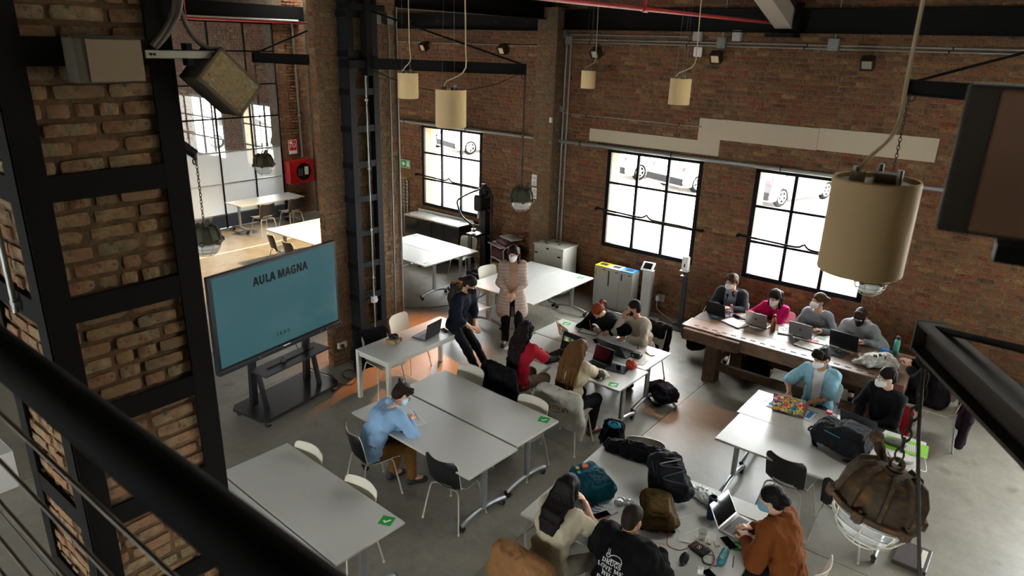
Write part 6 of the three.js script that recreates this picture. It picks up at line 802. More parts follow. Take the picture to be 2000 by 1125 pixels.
// table of the long-haired students
{
  const call = new THREE.MeshStandardMaterial({ color: '#000', roughness: 0.2, emissive: '#ffffff', emissiveIntensity: 0.35, emissiveMap: canvasTex(256, 160, (g, w, h) => { g.fillStyle = '#07090b'; g.fillRect(0, 0, w, h); const tile = (x, y, a, b, c1, c2) => { g.fillStyle = c1; g.fillRect(x, y, a, b); g.fillStyle = c2; g.beginPath(); g.arc(x + a / 2, y + b * 0.45, b * 0.24, 0, 7); g.fill(); g.fillRect(x + a * 0.25, y + b * 0.65, a * 0.5, b * 0.35); }; tile(14, 40, 70, 44, '#7c8b5a', '#d9c9a8'); tile(88, 40, 60, 44, '#4a5a3a', '#caa588'); tile(152, 52, 42, 32, '#2b2b2b', '#c45a3a'); tile(198, 70, 46, 40, '#d4d8cf', '#5a4a40'); }) });
  laptop('black laptop showing a video call in front of the student in red', -4.72, TY, -7.28, [-0.1, 1], { c: '#16171a', metal: 0.2, w: 0.38, d: 0.26, open: 1.85, screen: call, kc: '#0d0e10' });
  laptop('laptop with an orange sticker-covered lid back to back with the black one', -4.98, TY, -7.86, [0.45, -0.9], { c: '#c77a3a', lidMap: collage(77, '#d96a1f'), w: 0.33, d: 0.23, open: 1.85 });
  laptop('thin dark laptop in front of the student with long brown hair', -4.22, TY, -7.3, [-0.1, 1], { c: '#3a4654', w: 0.31, d: 0.22, open: 1.9 });
  laptop('large black gaming laptop in front of the man in beige', -4.22, TY, -7.92, [0.1, -1], { c: '#1d1e20', metal: 0.3, w: 0.4, d: 0.28, open: 2.2, logo: '#55585a' });
  const nb = thing('spiral_notebook', 'open spiral notebook under the hand of the red-haired student', 'notebook', [-4.92, TY, -8.24], 0.15); mesh('cover', G.rbox(0.3, 0.012, 0.22, 0.003, 0, 0.007, 0), mat('#5a5d62', 0.6), nb); mesh('page', G.box(0.27, 0.003, 0.21, 0.01, 0.0145, 0), mat('#cfcfca', 0.8), nb); mesh('spiral', [...Array(14)].map((_, i) => G.torus(0.009, 0.0015, -0.145, 0.012, -0.095 + i * 0.0145, 0, 0, 10, 4)), galv, nb).userData.kind = 'stuff';
  pen('yellow pencil in the hand of the red-haired student', [-4.88, 0.765, -8.22], [-4.97, 0.9, -8.3], '#d59a1e'); phone('dark phone between the spiral notebook and the gaming laptop', -4.66, TY, -8.0, 0.8, '#1e2420', 0.07, 0.14);
  solo('mouse', 'black computer mouse at the corner of the gaming laptop', 'mouse', G.sph(0.05, 0, 0.018, 0, 0.65, 0.4, 1), blackPl, [-4.52, TY, -7.95]);
  const tb = thing('tablet_sleeve', 'black tablet sleeve with a phone on it by the seam of the tables', 'sleeve', [-3.98, TY, -7.42], 0.15); mesh('sleeve', G.rbox(0.3, 0.014, 0.22, 0.006, 0, 0.008, 0), mat('#141518', 0.6), tb); phone('black phone lying on the tablet sleeve', -3.95, TY + 0.0155, -7.42, 0.6, '#26282b', 0.07, 0.14);
  { const f = new Field(0.03); f.ell(P(0, 0.05, 0), P(0.075, 0.055, 0.075)).cone(P(-0.04, 0.085, 0), P(0.03, 0.1, 0.01), 0.03, 0.025); f.post = (x, y, z, d) => Math.max(d + 0.005 * noise3(x * 40, y * 40, z * 40), 0.001 - y); const t = thing('pencil_pouch', 'crumpled orange pencil pouch at the end of the students table', 'pouch', [-3.84, TY, -7.56]); mesh('pouch', netMesh(f, 0.007, 0.02), mat('#a8391c', 0.75), t); mesh('pens', [G.rod([-0.02, 0.09, 0], [-0.05, 0.14, 0.02], 0.005), G.rod([0, 0.09, 0.01], [0.0, 0.15, 0.03], 0.005), G.rod([0.01, 0.09, -0.02], [-0.02, 0.14, -0.03], 0.005)], mat('#cfd2d6', 0.4), t).userData.kind = 'stuff'; }
  { const t = thing('hard_case', 'small black hard case with white marks on a sheet of paper', 'case', [-3.95, TY + 0.003, -7.9], 0.1); mesh('shell', G.rbox(0.15, 0.08, 0.12, 0.03, 0, 0.042, 0, 4), mat('#16171a', 0.55), t); mesh('zip', G.torus(0.06, 0.002, 0, 0.042, 0, Math.PI / 2), mat('#34363a', 0.5), t); mesh('mark', G.torus(0.014, 0.003, -0.03, 0.045, 0.06), white, t); }
  sheet('paper_sheet', 'printed sheet under the black hard case', -3.92, TY, -7.83, 0.3, 0.21, 0.1, '#bcc4c8', 0.002, scribble); phone('phone with a yellow screen by the right corner of the table', -3.87, TY, -8.15, 1.0, '#2a2420', 0.07, 0.145).children[1].material = mat('#d8b96a', 0.15);
  sheet('paper_sheet', 'pale blue-grey sheet under the arm of the man in beige', -4.3, TY, -8.15, 0.4, 0.26, -0.2, '#b4bcc2'); bottle('lip_balm', 'small dark tube standing on the table before the man in beige', 'tube', [[0, 0], [0.009, 0], [0.009, 0.06], [0, 0.062]], mat('#4a5238', 0.4), [-4.08, TY, -8.18]);
}
// workbench
laptop('black laptop at the left end of the workbench', -3.66, BY, -10.02, [0.1, -1], { c: '#2a2b2e', w: 0.32, d: 0.22, open: 1.9, logo: '#101113' }); laptop('silver laptop in front of the student in pink', -3.03, BY, -10.02, [0.05, -1], { c: '#a6a29c', w: 0.33, d: 0.23, open: 1.9 }); laptop('silver laptop in front of the student with the ponytail', -2.4, BY, -10.05, [0.0, -1], { c: '#8d8c8c', w: 0.33, d: 0.23, open: 1.9 }); laptop('large black laptop in front of the student in the grey hoodie', -1.8, BY, -10.06, [0.05, -1], { c: '#1b1c1e', metal: 0.2, w: 0.38, d: 0.26, open: 1.9, logo: false });
bottle('water_bottle', 'clear plastic water bottle with a pink cap on the workbench', 'bottle', [[0, 0], [0.03, 0.002], [0.033, 0.02], [0.03, 0.05], [0.033, 0.08], [0.033, 0.13], [0.026, 0.16], [0.013, 0.185], [0.013, 0.195]], new THREE.MeshPhysicalMaterial({ color: '#e9d6e6', roughness: 0.1, transmission: 0.8, thickness: 0 }), [-3.47, BY, -9.97], [[[0, 0.215], [0.016, 0.213], [0.016, 0.193], [0, 0.193]], mat('#d4558c', 0.4)]);
bottle('steel_flask', 'copper-coloured metal flask on the workbench beside the silver laptop', 'bottle', [[0, 0], [0.034, 0.001], [0.036, 0.01], [0.036, 0.16], [0.03, 0.19], [0.016, 0.215], [0.016, 0.235], [0, 0.235]], mat('#a5623a', 0.28, { metalness: 0.85 }), [-2.78, BY, -9.88], [[[0, 0.262], [0.02, 0.26], [0.02, 0.228], [0, 0.228]], mat('#8a4f2e', 0.3, { metalness: 0.8 })]);
bottle('drink_flask', 'teal flask with a dark lid at the right end of the workbench', 'bottle', [[0, 0], [0.036, 0.001], [0.038, 0.012], [0.038, 0.19], [0.034, 0.21], [0.026, 0.225], [0, 0.225]], mat('#2f8d80', 0.4), [-1.2, BY, -10.2], [[[0, 0.275], [0.024, 0.272], [0.026, 0.22], [0, 0.22]], blackPl]);
sheet('sketchbook', 'blank cream sketchbook lying on the workbench before the first laptop', -3.32, BY, -9.8, 0.33, 0.25, -0.35, '#cfccc0', 0.012); sheet('paper_sheet', 'white sheet with a pink strip on the bench near the ponytail student', -2.08, BY, -10.02, 0.42, 0.3, 0.1, '#d2d2cb', 0.002, (g, w, h) => { g.fillStyle = '#d4d4cd'; g.fillRect(0, 0, w, h); g.fillStyle = '#c77f86'; g.fillRect(0, h * 0.6, w * 0.35, h * 0.4); g.fillStyle = '#7fb59a'; g.fillRect(w * 0.3, h * 0.15, w * 0.2, h * 0.3); }); sheet('notebook', 'white notebook with an ochre edge near the front of the bench', -2.2, BY, -9.66, 0.34, 0.22, -0.15, '#cfcdc2', 0.012); sheet('document_folder', 'black folder lying on the bench in front of the black laptop', -1.88, BY, -9.72, 0.36, 0.26, -0.25, '#1f2023', 0.01); sheet('tablet_pad', 'grey drawing pad under the hand of the student in pink', -3.22, BY, -10.13, 0.22, 0.16, 0, '#4a4a50', 0.008);
phone('dark phone beside the water bottle on the workbench', -3.4, BY, -10.08, 1.1, '#2a2533'); sheet('sticky_notes', 'small blue card beside the first bench laptop', -3.66, BY, -9.84, 0.09, 0.07, 0.4, '#3f8fb5', 0.01); sheet('blue_packet', 'blue packet standing by the teal flask', -1.32, BY, -10.14, 0.1, 0.1, 0.3, '#1f6fa8', 0.07); sheet('notepad', 'white notepad with eyeglasses on the bench beside the copper flask', -2.63, BY, -10.0, 0.2, 0.26, 0.3, '#cfcfc8', 0.015);
const spectacles = (label, x, y, z, turn, c = '#17161a') => { const t = thing('eyeglasses', label, 'glasses', [x, y, z], turn); for (const s of [-1, 1]) { mesh('rim', G.torus(0.024, 0.0028, s * 0.032, 0.026, 0, 0, 0, 18, 6), mat(c, 0.35), t); mesh('temple', G.rod([s * 0.058, 0.03, 0], [s * 0.062, 0.006, -0.13], 0.0026), mat(c, 0.35), t); } mesh('bridge', G.rod([-0.01, 0.032, 0], [0.01, 0.032, 0], 0.0026), mat(c, 0.35), t); };
spectacles('dark eyeglasses on the notepad beside the copper flask', -2.62, BY + 0.016, -10.0, 0.8); spectacles('open thin eyeglasses on the table left of the sticker laptop', -2.03, TY, -7.84, 1.0, '#23304a');
bottle('glass_ashtray', 'small round glass on the bench edge before the second silver laptop', 'glass', [[0, 0.004], [0.03, 0.004], [0.034, 0.03], [0.036, 0.03], [0.034, 0], [0, 0]], new THREE.MeshPhysicalMaterial({ color: '#dfe6e6', roughness: 0.05, transmission: 0.8, thickness: 0 }), [-2.4, BY, -9.78]); solo('mouse', 'black computer mouse on the black folder', 'mouse', G.sph(0.055, 0, 0.02, 0, 0.62, 0.42, 1), blackPl, [-1.83, BY + 0.011, -9.72]);
{ const f = new Field(0.06); f.ell(P(0, 0.09, 0), P(0.2, 0.085, 0.14)).cone(P(-0.12, 0.06, 0.03), P(-0.3, 0.035, 0.05), 0.07, 0.02).cone(P(0.1, 0.12, -0.05), P(0.2, 0.06, 0.05), 0.07, 0.05).cone(P(0.0, 0.12, 0.06), P(-0.12, 0.05, 0.14), 0.05, 0.03); f.post = (x, y, z, d) => Math.max(d + 0.012 * noise3(x * 14, y * 14, z * 14) + 0.006 * noise3(x * 30, y * 30, z * 30), 0.001 - y); const t = thing('tote_bag', 'crumpled white canvas tote bag with black print near the bench end', 'bag', [-1.3, BY, -9.62], 0.3); mesh('cloth', netMesh(f, 0.009, 0.03), mat('#c9c6bd', 0.85), t); mesh('handle', [G.tube([[-0.02, 0.17, 0.05], [0.06, 0.2, 0.09], [0.16, 0.14, 0.12], [0.24, 0.05, 0.1], [0.2, 0.09, -0.02]], 0.01, 30, 5)], mat('#bdbab0', 0.85), t);
  printPatch('print', t, f, P(0, 0.12, 0.03), P(1, 0, 0), P(0, 0.5, -0.87), P(0, 0.87, 0.5), 0.2, 0.13, canvasTex(256, 160, (g) => { g.clearRect(0, 0, 256, 160); g.fillStyle = '#1b1b1c'; g.fillRect(20, 50, 60, 80); g.fillRect(100, 20, 50, 90); g.fillRect(170, 30, 60, 40); g.fillRect(190, 30, 22, 110); })); }
// table with the sticker laptop
laptop('laptop with a lid covered in colourful stickers', -1.86, TY + 0.006, -7.84, [-0.12, -1], { c: '#6a6d70', lidMap: collage(4242, '#b03a2c'), w: 0.36, d: 0.25, open: 1.85 });
sheet('plastic_folder', 'white and blue plastic folder under the sticker-covered laptop', -1.84, TY, -7.86, 0.52, 0.26, -0.05, '#c3cbd0', 0.005, (g, w, h) => { g.fillStyle = '#cfd6da'; g.fillRect(0, 0, w, h); g.fillStyle = '#2f84bd'; g.fillRect(0, h * 0.2, w * 0.14, h * 0.6); g.fillRect(w * 0.84, h * 0.1, w * 0.1, h * 0.7); g.fillStyle = '#23272b'; g.fillRect(0, 0, w, h * 0.05); });
laptop('black laptop in front of the student in the black sweater', -1.08, TY, -7.97, [0.15, -1], { c: '#2e2f32', metal: 0.2, w: 0.4, d: 0.27, open: 2.0, logo: false });
bottle('water_bottle', 'small clear bottle with a violet cap behind the black backpack', 'bottle', [[0, 0], [0.03, 0.002], [0.032, 0.02], [0.032, 0.12], [0.013, 0.16], [0.013, 0.17]], new THREE.MeshPhysicalMaterial({ color: '#e3e8ea', roughness: 0.1, transmission: 0.8, thickness: 0 }), [-1.4, TY, -8.02], [[[0, 0.19], [0.016, 0.188], [0.016, 0.168], [0, 0.168]], mat('#8a3f9a', 0.4)]);
sheet('green_envelope', 'bright green plastic envelope with loose contents at the table end', -0.62, TY, -7.86, 0.42, 0.3, 0.1, '#6fae1e', 0.004, (g, w, h) => { g.fillStyle = '#78b81f'; g.fillRect(0, 0, w, h); g.fillStyle = '#d5d8cf'; g.fillRect(w * 0.3, h * 0.25, w * 0.5, h * 0.55); g.strokeStyle = '#8a8f88'; g.lineWidth = 6; for (let i = 0; i < 9; i++) { g.beginPath(); g.moveTo(w * (0.3 + 0.05 * i), h * 0.25); g.lineTo(w * (0.4 + 0.04 * i), h * 0.8); g.stroke(); } });
sheet('white_sheets', 'loose white sheets at the right end of the near table', -0.72, TY, -7.35, 0.3, 0.42, 0.3, '#cdcdc6'); sheet('paper_packet', 'crumpled white packet beside the green envelope', -0.62, TY, -7.55, 0.2, 0.16, 0.5, '#cfcdc5', 0.03);
{ const f = new Field(0.03); f.ell(P(0, 0.03, 0), P(0.11, 0.035, 0.06)).ell(P(0.07, 0.03, 0.02), P(0.06, 0.03, 0.05)); f.post = (x, y, z, d) => Math.max(d, 0.001 - y); const t = thing('glasses_case', 'grey pouch lying on the green envelope', 'pouch', [-0.74, TY + 0.005, -7.82], 0.2); mesh('pouch', netMesh(f, 0.008, 0.02), mat('#6c6a63', 0.6), t); mesh('zip', G.tube([[-0.1, 0.04, 0.03], [0, 0.06, 0.03], [0.1, 0.045, 0.03]], 0.003, 12, 5), blackPl, t); }
tubeOf('charger_cable', 'white cable hanging over the right end of the table', 'cable', [[-0.75, TY + 0.01, -7.6], [-0.6, TY + 0.01, -7.45], [-0.45, TY + 0.008, -7.45], [-0.38, TY - 0.05, -7.55], [-0.38, TY - 0.06, -7.65], [-0.43, TY + 0.01, -7.75]], 0.005, mat('#d2d0c8', 0.5));
// bottom table
sheet('art_book', 'book with a blue wave-patterned cover on the bottom table', -2.6, TY, -4.7, 0.24, 0.32, -0.3, '#b9bfc4', 0.018, (g, w, h) => { g.fillStyle = '#c9cdd0'; g.fillRect(0, 0, w, h); g.strokeStyle = '#2c5a8c'; g.lineWidth = 16; for (let i = 0; i < 6; i++) { g.beginPath(); g.arc(w * 0.3 + i * 12, h * (0.2 + i * 0.12), 50 + i * 6, 0.3, 4.2); g.stroke(); } g.fillStyle = '#3b6ea0'; for (let i = 0; i < 30; i++) { g.beginPath(); g.arc((i * 67) % w, (i * 41) % h, 7, 0, 7); g.fill(); } });
phone('phone in an orange case lying on the wave-patterned book', -2.52, TY + 0.0195, -4.66, 2.7, '#c4431f', 0.078, 0.158);
sheet('red_notebook', 'red notebook standing at the elbow of the cream-shirted student', -2.95, TY, -4.58, 0.12, 0.17, 0.2, '#a51f2e', 0.06);
{ const f = new Field(0.02); for (let i = 0; i < 7; i++) f.ell(P(0.05 * Math.cos(i * 2.1), 0.02 + 0.006 * (i % 3), 0.05 * Math.sin(i * 1.7)), P(0.04, 0.022, 0.03)); f.post = (x, y, z, d) => Math.max(d + 0.006 * noise3(x * 45, y * 45, z * 45), 0.001 - y); solo('plastic_wrap', 'crumpled clear wrap beside the olive backpack', 'wrapper', netMesh(f, 0.007, 0.02), new THREE.MeshPhysicalMaterial({ color: '#dfe4e4', roughness: 0.15, transmission: 0.5, thickness: 0 }), [-2.47, TY, -4.96]); }
{ const f = new Field(0.03); for (let i = 0; i < 9; i++) f.ell(P(-0.14 + 0.035 * i, 0.035 + 0.012 * (i % 3), 0.03 * Math.sin(i * 2)), P(0.06, 0.035, 0.06)); f.post = (x, y, z, d) => Math.max(d + 0.012 * noise3(x * 26, y * 26, z * 26), 0.001 - y); solo('foil_wrapper', 'crumpled white plastic bag behind the black backpack', 'wrapper', netMesh(f, 0.008, 0.02), mat('#b9bcb6', 0.45), [-1.9, TY, -5.52], -0.25); }
sheet('paper_sheet', 'handwritten sheets beside the olive backpack', -1.87, TY, -5.1, 0.21, 0.3, -0.45, '#d2d2cc', 0.003, scribble); sheet('paper_sheet', 'second handwritten sheet tucked beneath the jar', -1.74, TY, -4.98, 0.21, 0.3, -1.2, '#cbcbc4', 0.002, scribble);
bottle('drink_flask', 'tall dark blue flask behind the silver laptop', 'bottle', [[0, 0], [0.036, 0.001], [0.038, 0.01], [0.038, 0.2], [0.036, 0.225], [0.03, 0.225], [0.03, 0.2], [0, 0.2]], mat('#1c3a56', 0.35, { metalness: 0.3 }), [-1.76, TY, -5.3], [[[0.038, 0.205], [0.04, 0.225], [0.034, 0.232], [0.03, 0.226]], blackPl]);
laptop('open silver laptop used by the student in the brown hoodie', -1.5, TY, -5.33, [0.97, 0.12], { c: '#b5b3ae', w: 0.33, d: 0.23, open: 2.1, keys: true, kc: '#8e8d8a', logo: false, screen: mat('#2a2b2e', 0.04, { metalness: 0.9 }) });
sheet('open_notebook', 'open notebook beyond the silver laptop', -1.42, TY, -5.64, 0.34, 0.22, 0.05, '#cdcdc7', 0.012);
bottle('glass_jar', 'clear plastic cup lying with wrappers between the papers', 'cup', [[0, 0.003], [0.03, 0.003], [0.036, 0.09], [0.038, 0.09], [0.032, 0], [0, 0]], new THREE.MeshPhysicalMaterial({ color: '#e6e6de', roughness: 0.08, transmission: 0.75, thickness: 0 }), [-1.7, TY, -4.98]);
solo('earbud_case', 'beige earbud case, left of two', 'case', G.rbox(0.045, 0.025, 0.065, 0.012, 0, 0.0135, 0, 4), mat('#b5a892', 0.4), [-1.63, TY, -4.97], 0.2); solo('earbud_case', 'white earbud case, right of two', 'case', G.rbox(0.05, 0.025, 0.06, 0.012, 0, 0.0135, 0, 4), mat('#c9c6bb', 0.4), [-1.57, TY, -4.99], 0.7);
phone('black phone beside the silver laptop', -1.5, TY, -5.08, 0.95); phone('dark phone at the bottom edge of the near table', -1.45, TY, -4.6, 1.1);
{ const t = thing('cloth_pouch', 'small black pouch with a pale letter S', 'pouch', [-1.66, TY, -4.83], -0.25); const f = new Field(0.02); f.box(P(0, 0.016, 0), P(0.08, 0.014, 0.055), 0.012); f.post = (x, y, z, d) => d + 0.003 * noise3(x * 40, y * 40, z * 40); mesh('cloth', netMesh(f, 0.006, 0.02), mat('#141416', 0.8), t); printPatch('letter', t, f, P(0, 0.03, 0), P(1, 0, 0), P(0, 0, -1), P(0, 1, 0), 0.07, 0.07, canvasTex(128, 128, (g) => { g.clearRect(0, 0, 128, 128); g.fillStyle = '#c9c9c4'; g.font = 'bold 110px serif'; g.textAlign = 'center'; g.fillText('S', 64, 102); })); }
{ const f = new Field(0.02); f.cone(P(0, 0.03, -0.07), P(0, 0.03, 0.07), 0.034, 0.036); f.post = (x, y, z, d) => Math.max(d + 0.003 * noise3(x * 30, y * 30, z * 30), 0.001 - y); const t = thing('pencil_case', 'teal pencil case near the green sticker at the bottom', 'case', [-1.46, TY, -4.86], 0.15); mesh('case', netMesh(f, 0.007, 0.02), mat('#2b7a80', 0.55), t); mesh('zip', G.tube([[0.012, 0.066, -0.09], [0.014, 0.066, 0], [0.012, 0.066, 0.09]], 0.0025, 12, 5), mat('#9aa', 0.4), t); }
pen('black marker beside the teal pencil case', [-1.36, TY + 0.006, -4.82], [-1.4, TY + 0.006, -4.95], '#1a1a1c');
{ const f = new Field(0.03); f.ell(P(0, 0.03, 0.01), P(0.036, 0.034, 0.055)).ell(P(0.01, 0.045, -0.02), P(0.024, 0.034, 0.035)); f.post = (x, y, z, d) => Math.max(d, 0.001 - y); const t = thing('mouse', 'black upright mouse near the hoodie with lettering', 'mouse', [-1.7, TY, -4.62], 0.2); mesh('shell', netMesh(f, 0.006, 0.02), blackPl, t); mesh('wheel', G.rod([-0.004, 0.062, -0.035], [0.004, 0.062, -0.035], 0.01), mat('#3a3a3c', 0.5), t); }
solo('charger', 'white charger cube at the bottom edge', 'charger', G.rbox(0.05, 0.05, 0.05, 0.008, 0, 0.027, 0), white, [-1.54, TY, -4.58], 0.4);
tubeOf('charger_cable', 'red cable curling across the bottom table', 'cable', [[-2.05, 0.85, -4.75], [-2.0, 0.88, -4.82], [-1.93, 0.84, -4.8], [-1.9, TY + 0.006, -4.72], [-1.78, TY + 0.006, -4.72], [-1.68, TY + 0.035, -4.86], [-1.6, TY + 0.006, -4.9], [-1.53, TY + 0.006, -4.84], [-1.5, TY + 0.006, -4.7], [-1.52, TY + 0.006, -4.62]], 0.0035, mat('#b3302a', 0.5), 100); tubeOf('charger_cable', 'black cable loop beside the black pouch', 'cable', [[-1.62, TY + 0.03, -4.8], [-1.57, TY + 0.006, -4.72], [-1.5, TY + 0.006, -4.74], [-1.53, TY + 0.006, -4.84], [-1.6, TY + 0.006, -4.8], [-1.56, TY + 0.006, -4.7], [-1.46, TY + 0.006, -4.74]], 0.0035, blackPl, 70);
// ---------------------------------------------------------------- bags and draped coats
function backpack(label, p, eul, o) {
  const t = thing('backpack', label, 'backpack', p); t.rotation.order = 'YXZ'; t.rotation.set(...eul); const s = o.s ?? 1, c = cloth(o.c, 0.8), c2 = cloth(o.c2 ?? o.c, 0.8), f = new Field(0.04 * s);
  f.box(P(0, 0.22 * s, 0), P(0.15 * s, 0.22 * s, 0.09 * s), 0.075 * s).box(P(0, 0.15 * s, 0.08 * s), P(0.12 * s, 0.13 * s, 0.05 * s), 0.04 * s, I3, 0.02); for (const q of [-1, 1]) f.cone(P(q * 0.14 * s, 0.08 * s, 0), P(q * 0.14 * s, 0.2 * s, 0), 0.045 * s, 0.03 * s);
  const sd = p[0] * 13; f.post = (x, y, z, d) => d + 0.008 * s * noise3(x * 11 / s + sd, y * 11 / s, z * 11 / s) + 0.005 * s * noise3(x * 26 / s, y * 26 / s + sd, z * 26 / s); mesh('bag_body', netMesh(f, 0.0095, 0.03), c, t);
  mesh('front_pocket', netMesh((() => { const q = new Field(0.02); q.box(P(0, 0.14 * s, 0.115 * s), P(0.1 * s, 0.1 * s, 0.03 * s), 0.028 * s); q.post = (x, y, z, d) => d + 0.004 * noise3(x * 20, y * 20 + sd, z * 20); return q; })(), 0.0095, 0.02), c2, t);
  mesh('zip', [G.tube([[-0.135 * s, 0.2 * s, 0.062 * s], [-0.12 * s, 0.36 * s, 0.065 * s], [0, 0.435 * s, 0.05 * s], [0.12 * s, 0.36 * s, 0.065 * s], [0.135 * s, 0.2 * s, 0.062 * s]], 0.004 * s, 40, 5)], mat(o.zip ?? '#3c3c40', 0.5), t);
  mesh('handle', G.tube([[-0.04 * s, 0.43 * s, -0.05 * s], [-0.035 * s, 0.48 * s, -0.05 * s], [0.035 * s, 0.48 * s, -0.05 * s], [0.04 * s, 0.43 * s, -0.05 * s]], 0.009 * s, 24, 6), c2, t);
  for (const q of [-1, 1]) mesh('strap', G.tube([[q * 0.06 * s, 0.42 * s, -0.08 * s], [q * 0.1 * s, 0.36 * s, -0.14 * s], [q * 0.13 * s, 0.2 * s, -0.15 * s], [q * 0.14 * s, 0.05 * s, -0.08 * s]], 0.018 * s, 30, 6), cloth(o.strap ?? o.c, 0.8), t);
  if (o.badge) for (const b of o.badge) mesh('badge', G.rod([b[0] * s, b[1] * s, 0.1 * s], [b[0] * s, b[1] * s, (b[4] ?? 0.15) * s], b[2] * s, b[2] * s, 20), mat(b[3], 0.5), t);
  if (o.cord) mesh('cord', G.tube([[-0.1, 0.36, 0.075], [0.1, 0.31, 0.12], [-0.1, 0.25, 0.145], [0.1, 0.19, 0.155], [-0.1, 0.12, 0.155], [0.08, 0.06, 0.14]].map((v) => v.map((k) => k * s)), 0.005 * s, 60, 5), mat(o.cord, 0.5), t);
  return t;
}
const LY = TY + 0.085;
backpack('large black backpack lying on the table before the black laptop', [-0.88, TY + 0.13, -7.27], [-1.5, 1.42, 0], { c: '#17181a', c2: '#232427', s: 1.3, strap: '#1a1a1d', zip: '#1d7f95', badge: [[0.1, 0.4, 0.025, '#b9201f', 0.12]] });
backpack('teal canvas backpack with round badges on the bottom table', [-2.58, TY + 0.11, -4.8], [-1.45, 1.15, 0], { c: '#0f4a58', c2: '#0c3d49', s: 1.0, strap: '#0e4552', badge: [[-0.02, 0.33, 0.03, '#b8573a', 0.12], [-0.1, 0.34, 0.018, '#c99a3a', 0.11], [-0.12, 0.28, 0.018, '#4a9ab8', 0.11]] });
backpack('black trekking backpack with elastic cords on the bottom table', [-2.06, TY + 0.12, -5.16], [-1.15, 0.75, 0], { c: '#131416', c2: '#1c1d20', s: 1.12, cord: '#3d3f44', strap: '#17181a' });
backpack('olive brown backpack lying open on the bottom table', [-2.0, TY + 0.11, -4.74], [-1.45, 0.55, 0], { c: '#4a3a1e', c2: '#54421f', s: 0.98, strap: '#2d2415', zip: '#6a5a35' });
backpack('dark blue-black backpack on the floor beside the table leg', [-3.5, 0.13, -8.2], [-1.5, 1.1, 0], { c: '#14161c', c2: '#1b2233', s: 1.05, strap: '#17181c' });
backpack('black backpack with an open turquoise top hanging behind the grey jacket', [-3.62, 0.06, -6.78], [-0.3, 3.5, 0.1], { c: '#15161a', c2: '#2a2a2f', s: 0.9, strap: '#17171a' });
{ const t = scene.children.at(-1); mesh('lining', (() => { const q = new Field(0.02); q.ell(P(0, 0.375, -0.03), P(0.1, 0.035, 0.05)); return netMesh(q, 0.009, 0.02); })(), mat('#1689a6', 0.7), t); }
backpack('black backpack on the floor at the left end of the workbench', [-3.98, 0.1, -10.1], [-0.3, 0.6, 0.1], { c: '#121214', s: 0.9 });
backpack('black bag on the floor under the workbench by the student in pink', [-2.95, 0.0, -9.95], [-0.2, 0.2, 0], { c: '#0e0e10', s: 1.15 });
function drape(label, cx, cz, dir, o) { // coat over a chair back, in the chair's own frame
  const t = thing(o.name ?? 'jacket', label, 'jacket', [cx, 0, cz], Math.atan2(dir[0], dir[1])), f = new Field(0.05), w = o.w ?? 0.25, b = o.b ?? 0.36, top = o.top ?? 0.84, z = -0.255;
  f.box(P(0, (top + b) / 2, z - 0.04), P(w, (top - b) / 2, 0.045), 0.04).cone(P(-w + 0.05, top - 0.01, z + 0.01), P(w - 0.05, top - 0.01, z + 0.01), 0.045).box(P(0, top - 0.1, z + 0.06), P(w * 0.8, 0.1, 0.03), 0.025);
  if (o.sleeves !== false) for (const s of [-1, 1]) f.cone(P(s * (w - 0.01), top - 0.06, z - 0.02), P(s * (w + 0.05), top - 0.3, z - 0.03), 0.065, 0.06).cone(P(s * (w + 0.05), top - 0.3, z - 0.03), P(s * (w + 0.045), o.sl ?? 0.32, z - 0.01), 0.06, 0.045);
  if (o.extra) o.extra(f); const sd = cx * 7; f.post = (x, y, zz, d) => d + (o.fold ?? 0.01) * noise3(x * 9 + sd, y * 4, zz * 9) + 0.006 * noise3(x * 22, y * 9 + sd, zz * 22); mesh('cloth', netMesh(f, 0.011, 0.05), cloth(o.c), t); return { t, f };
}
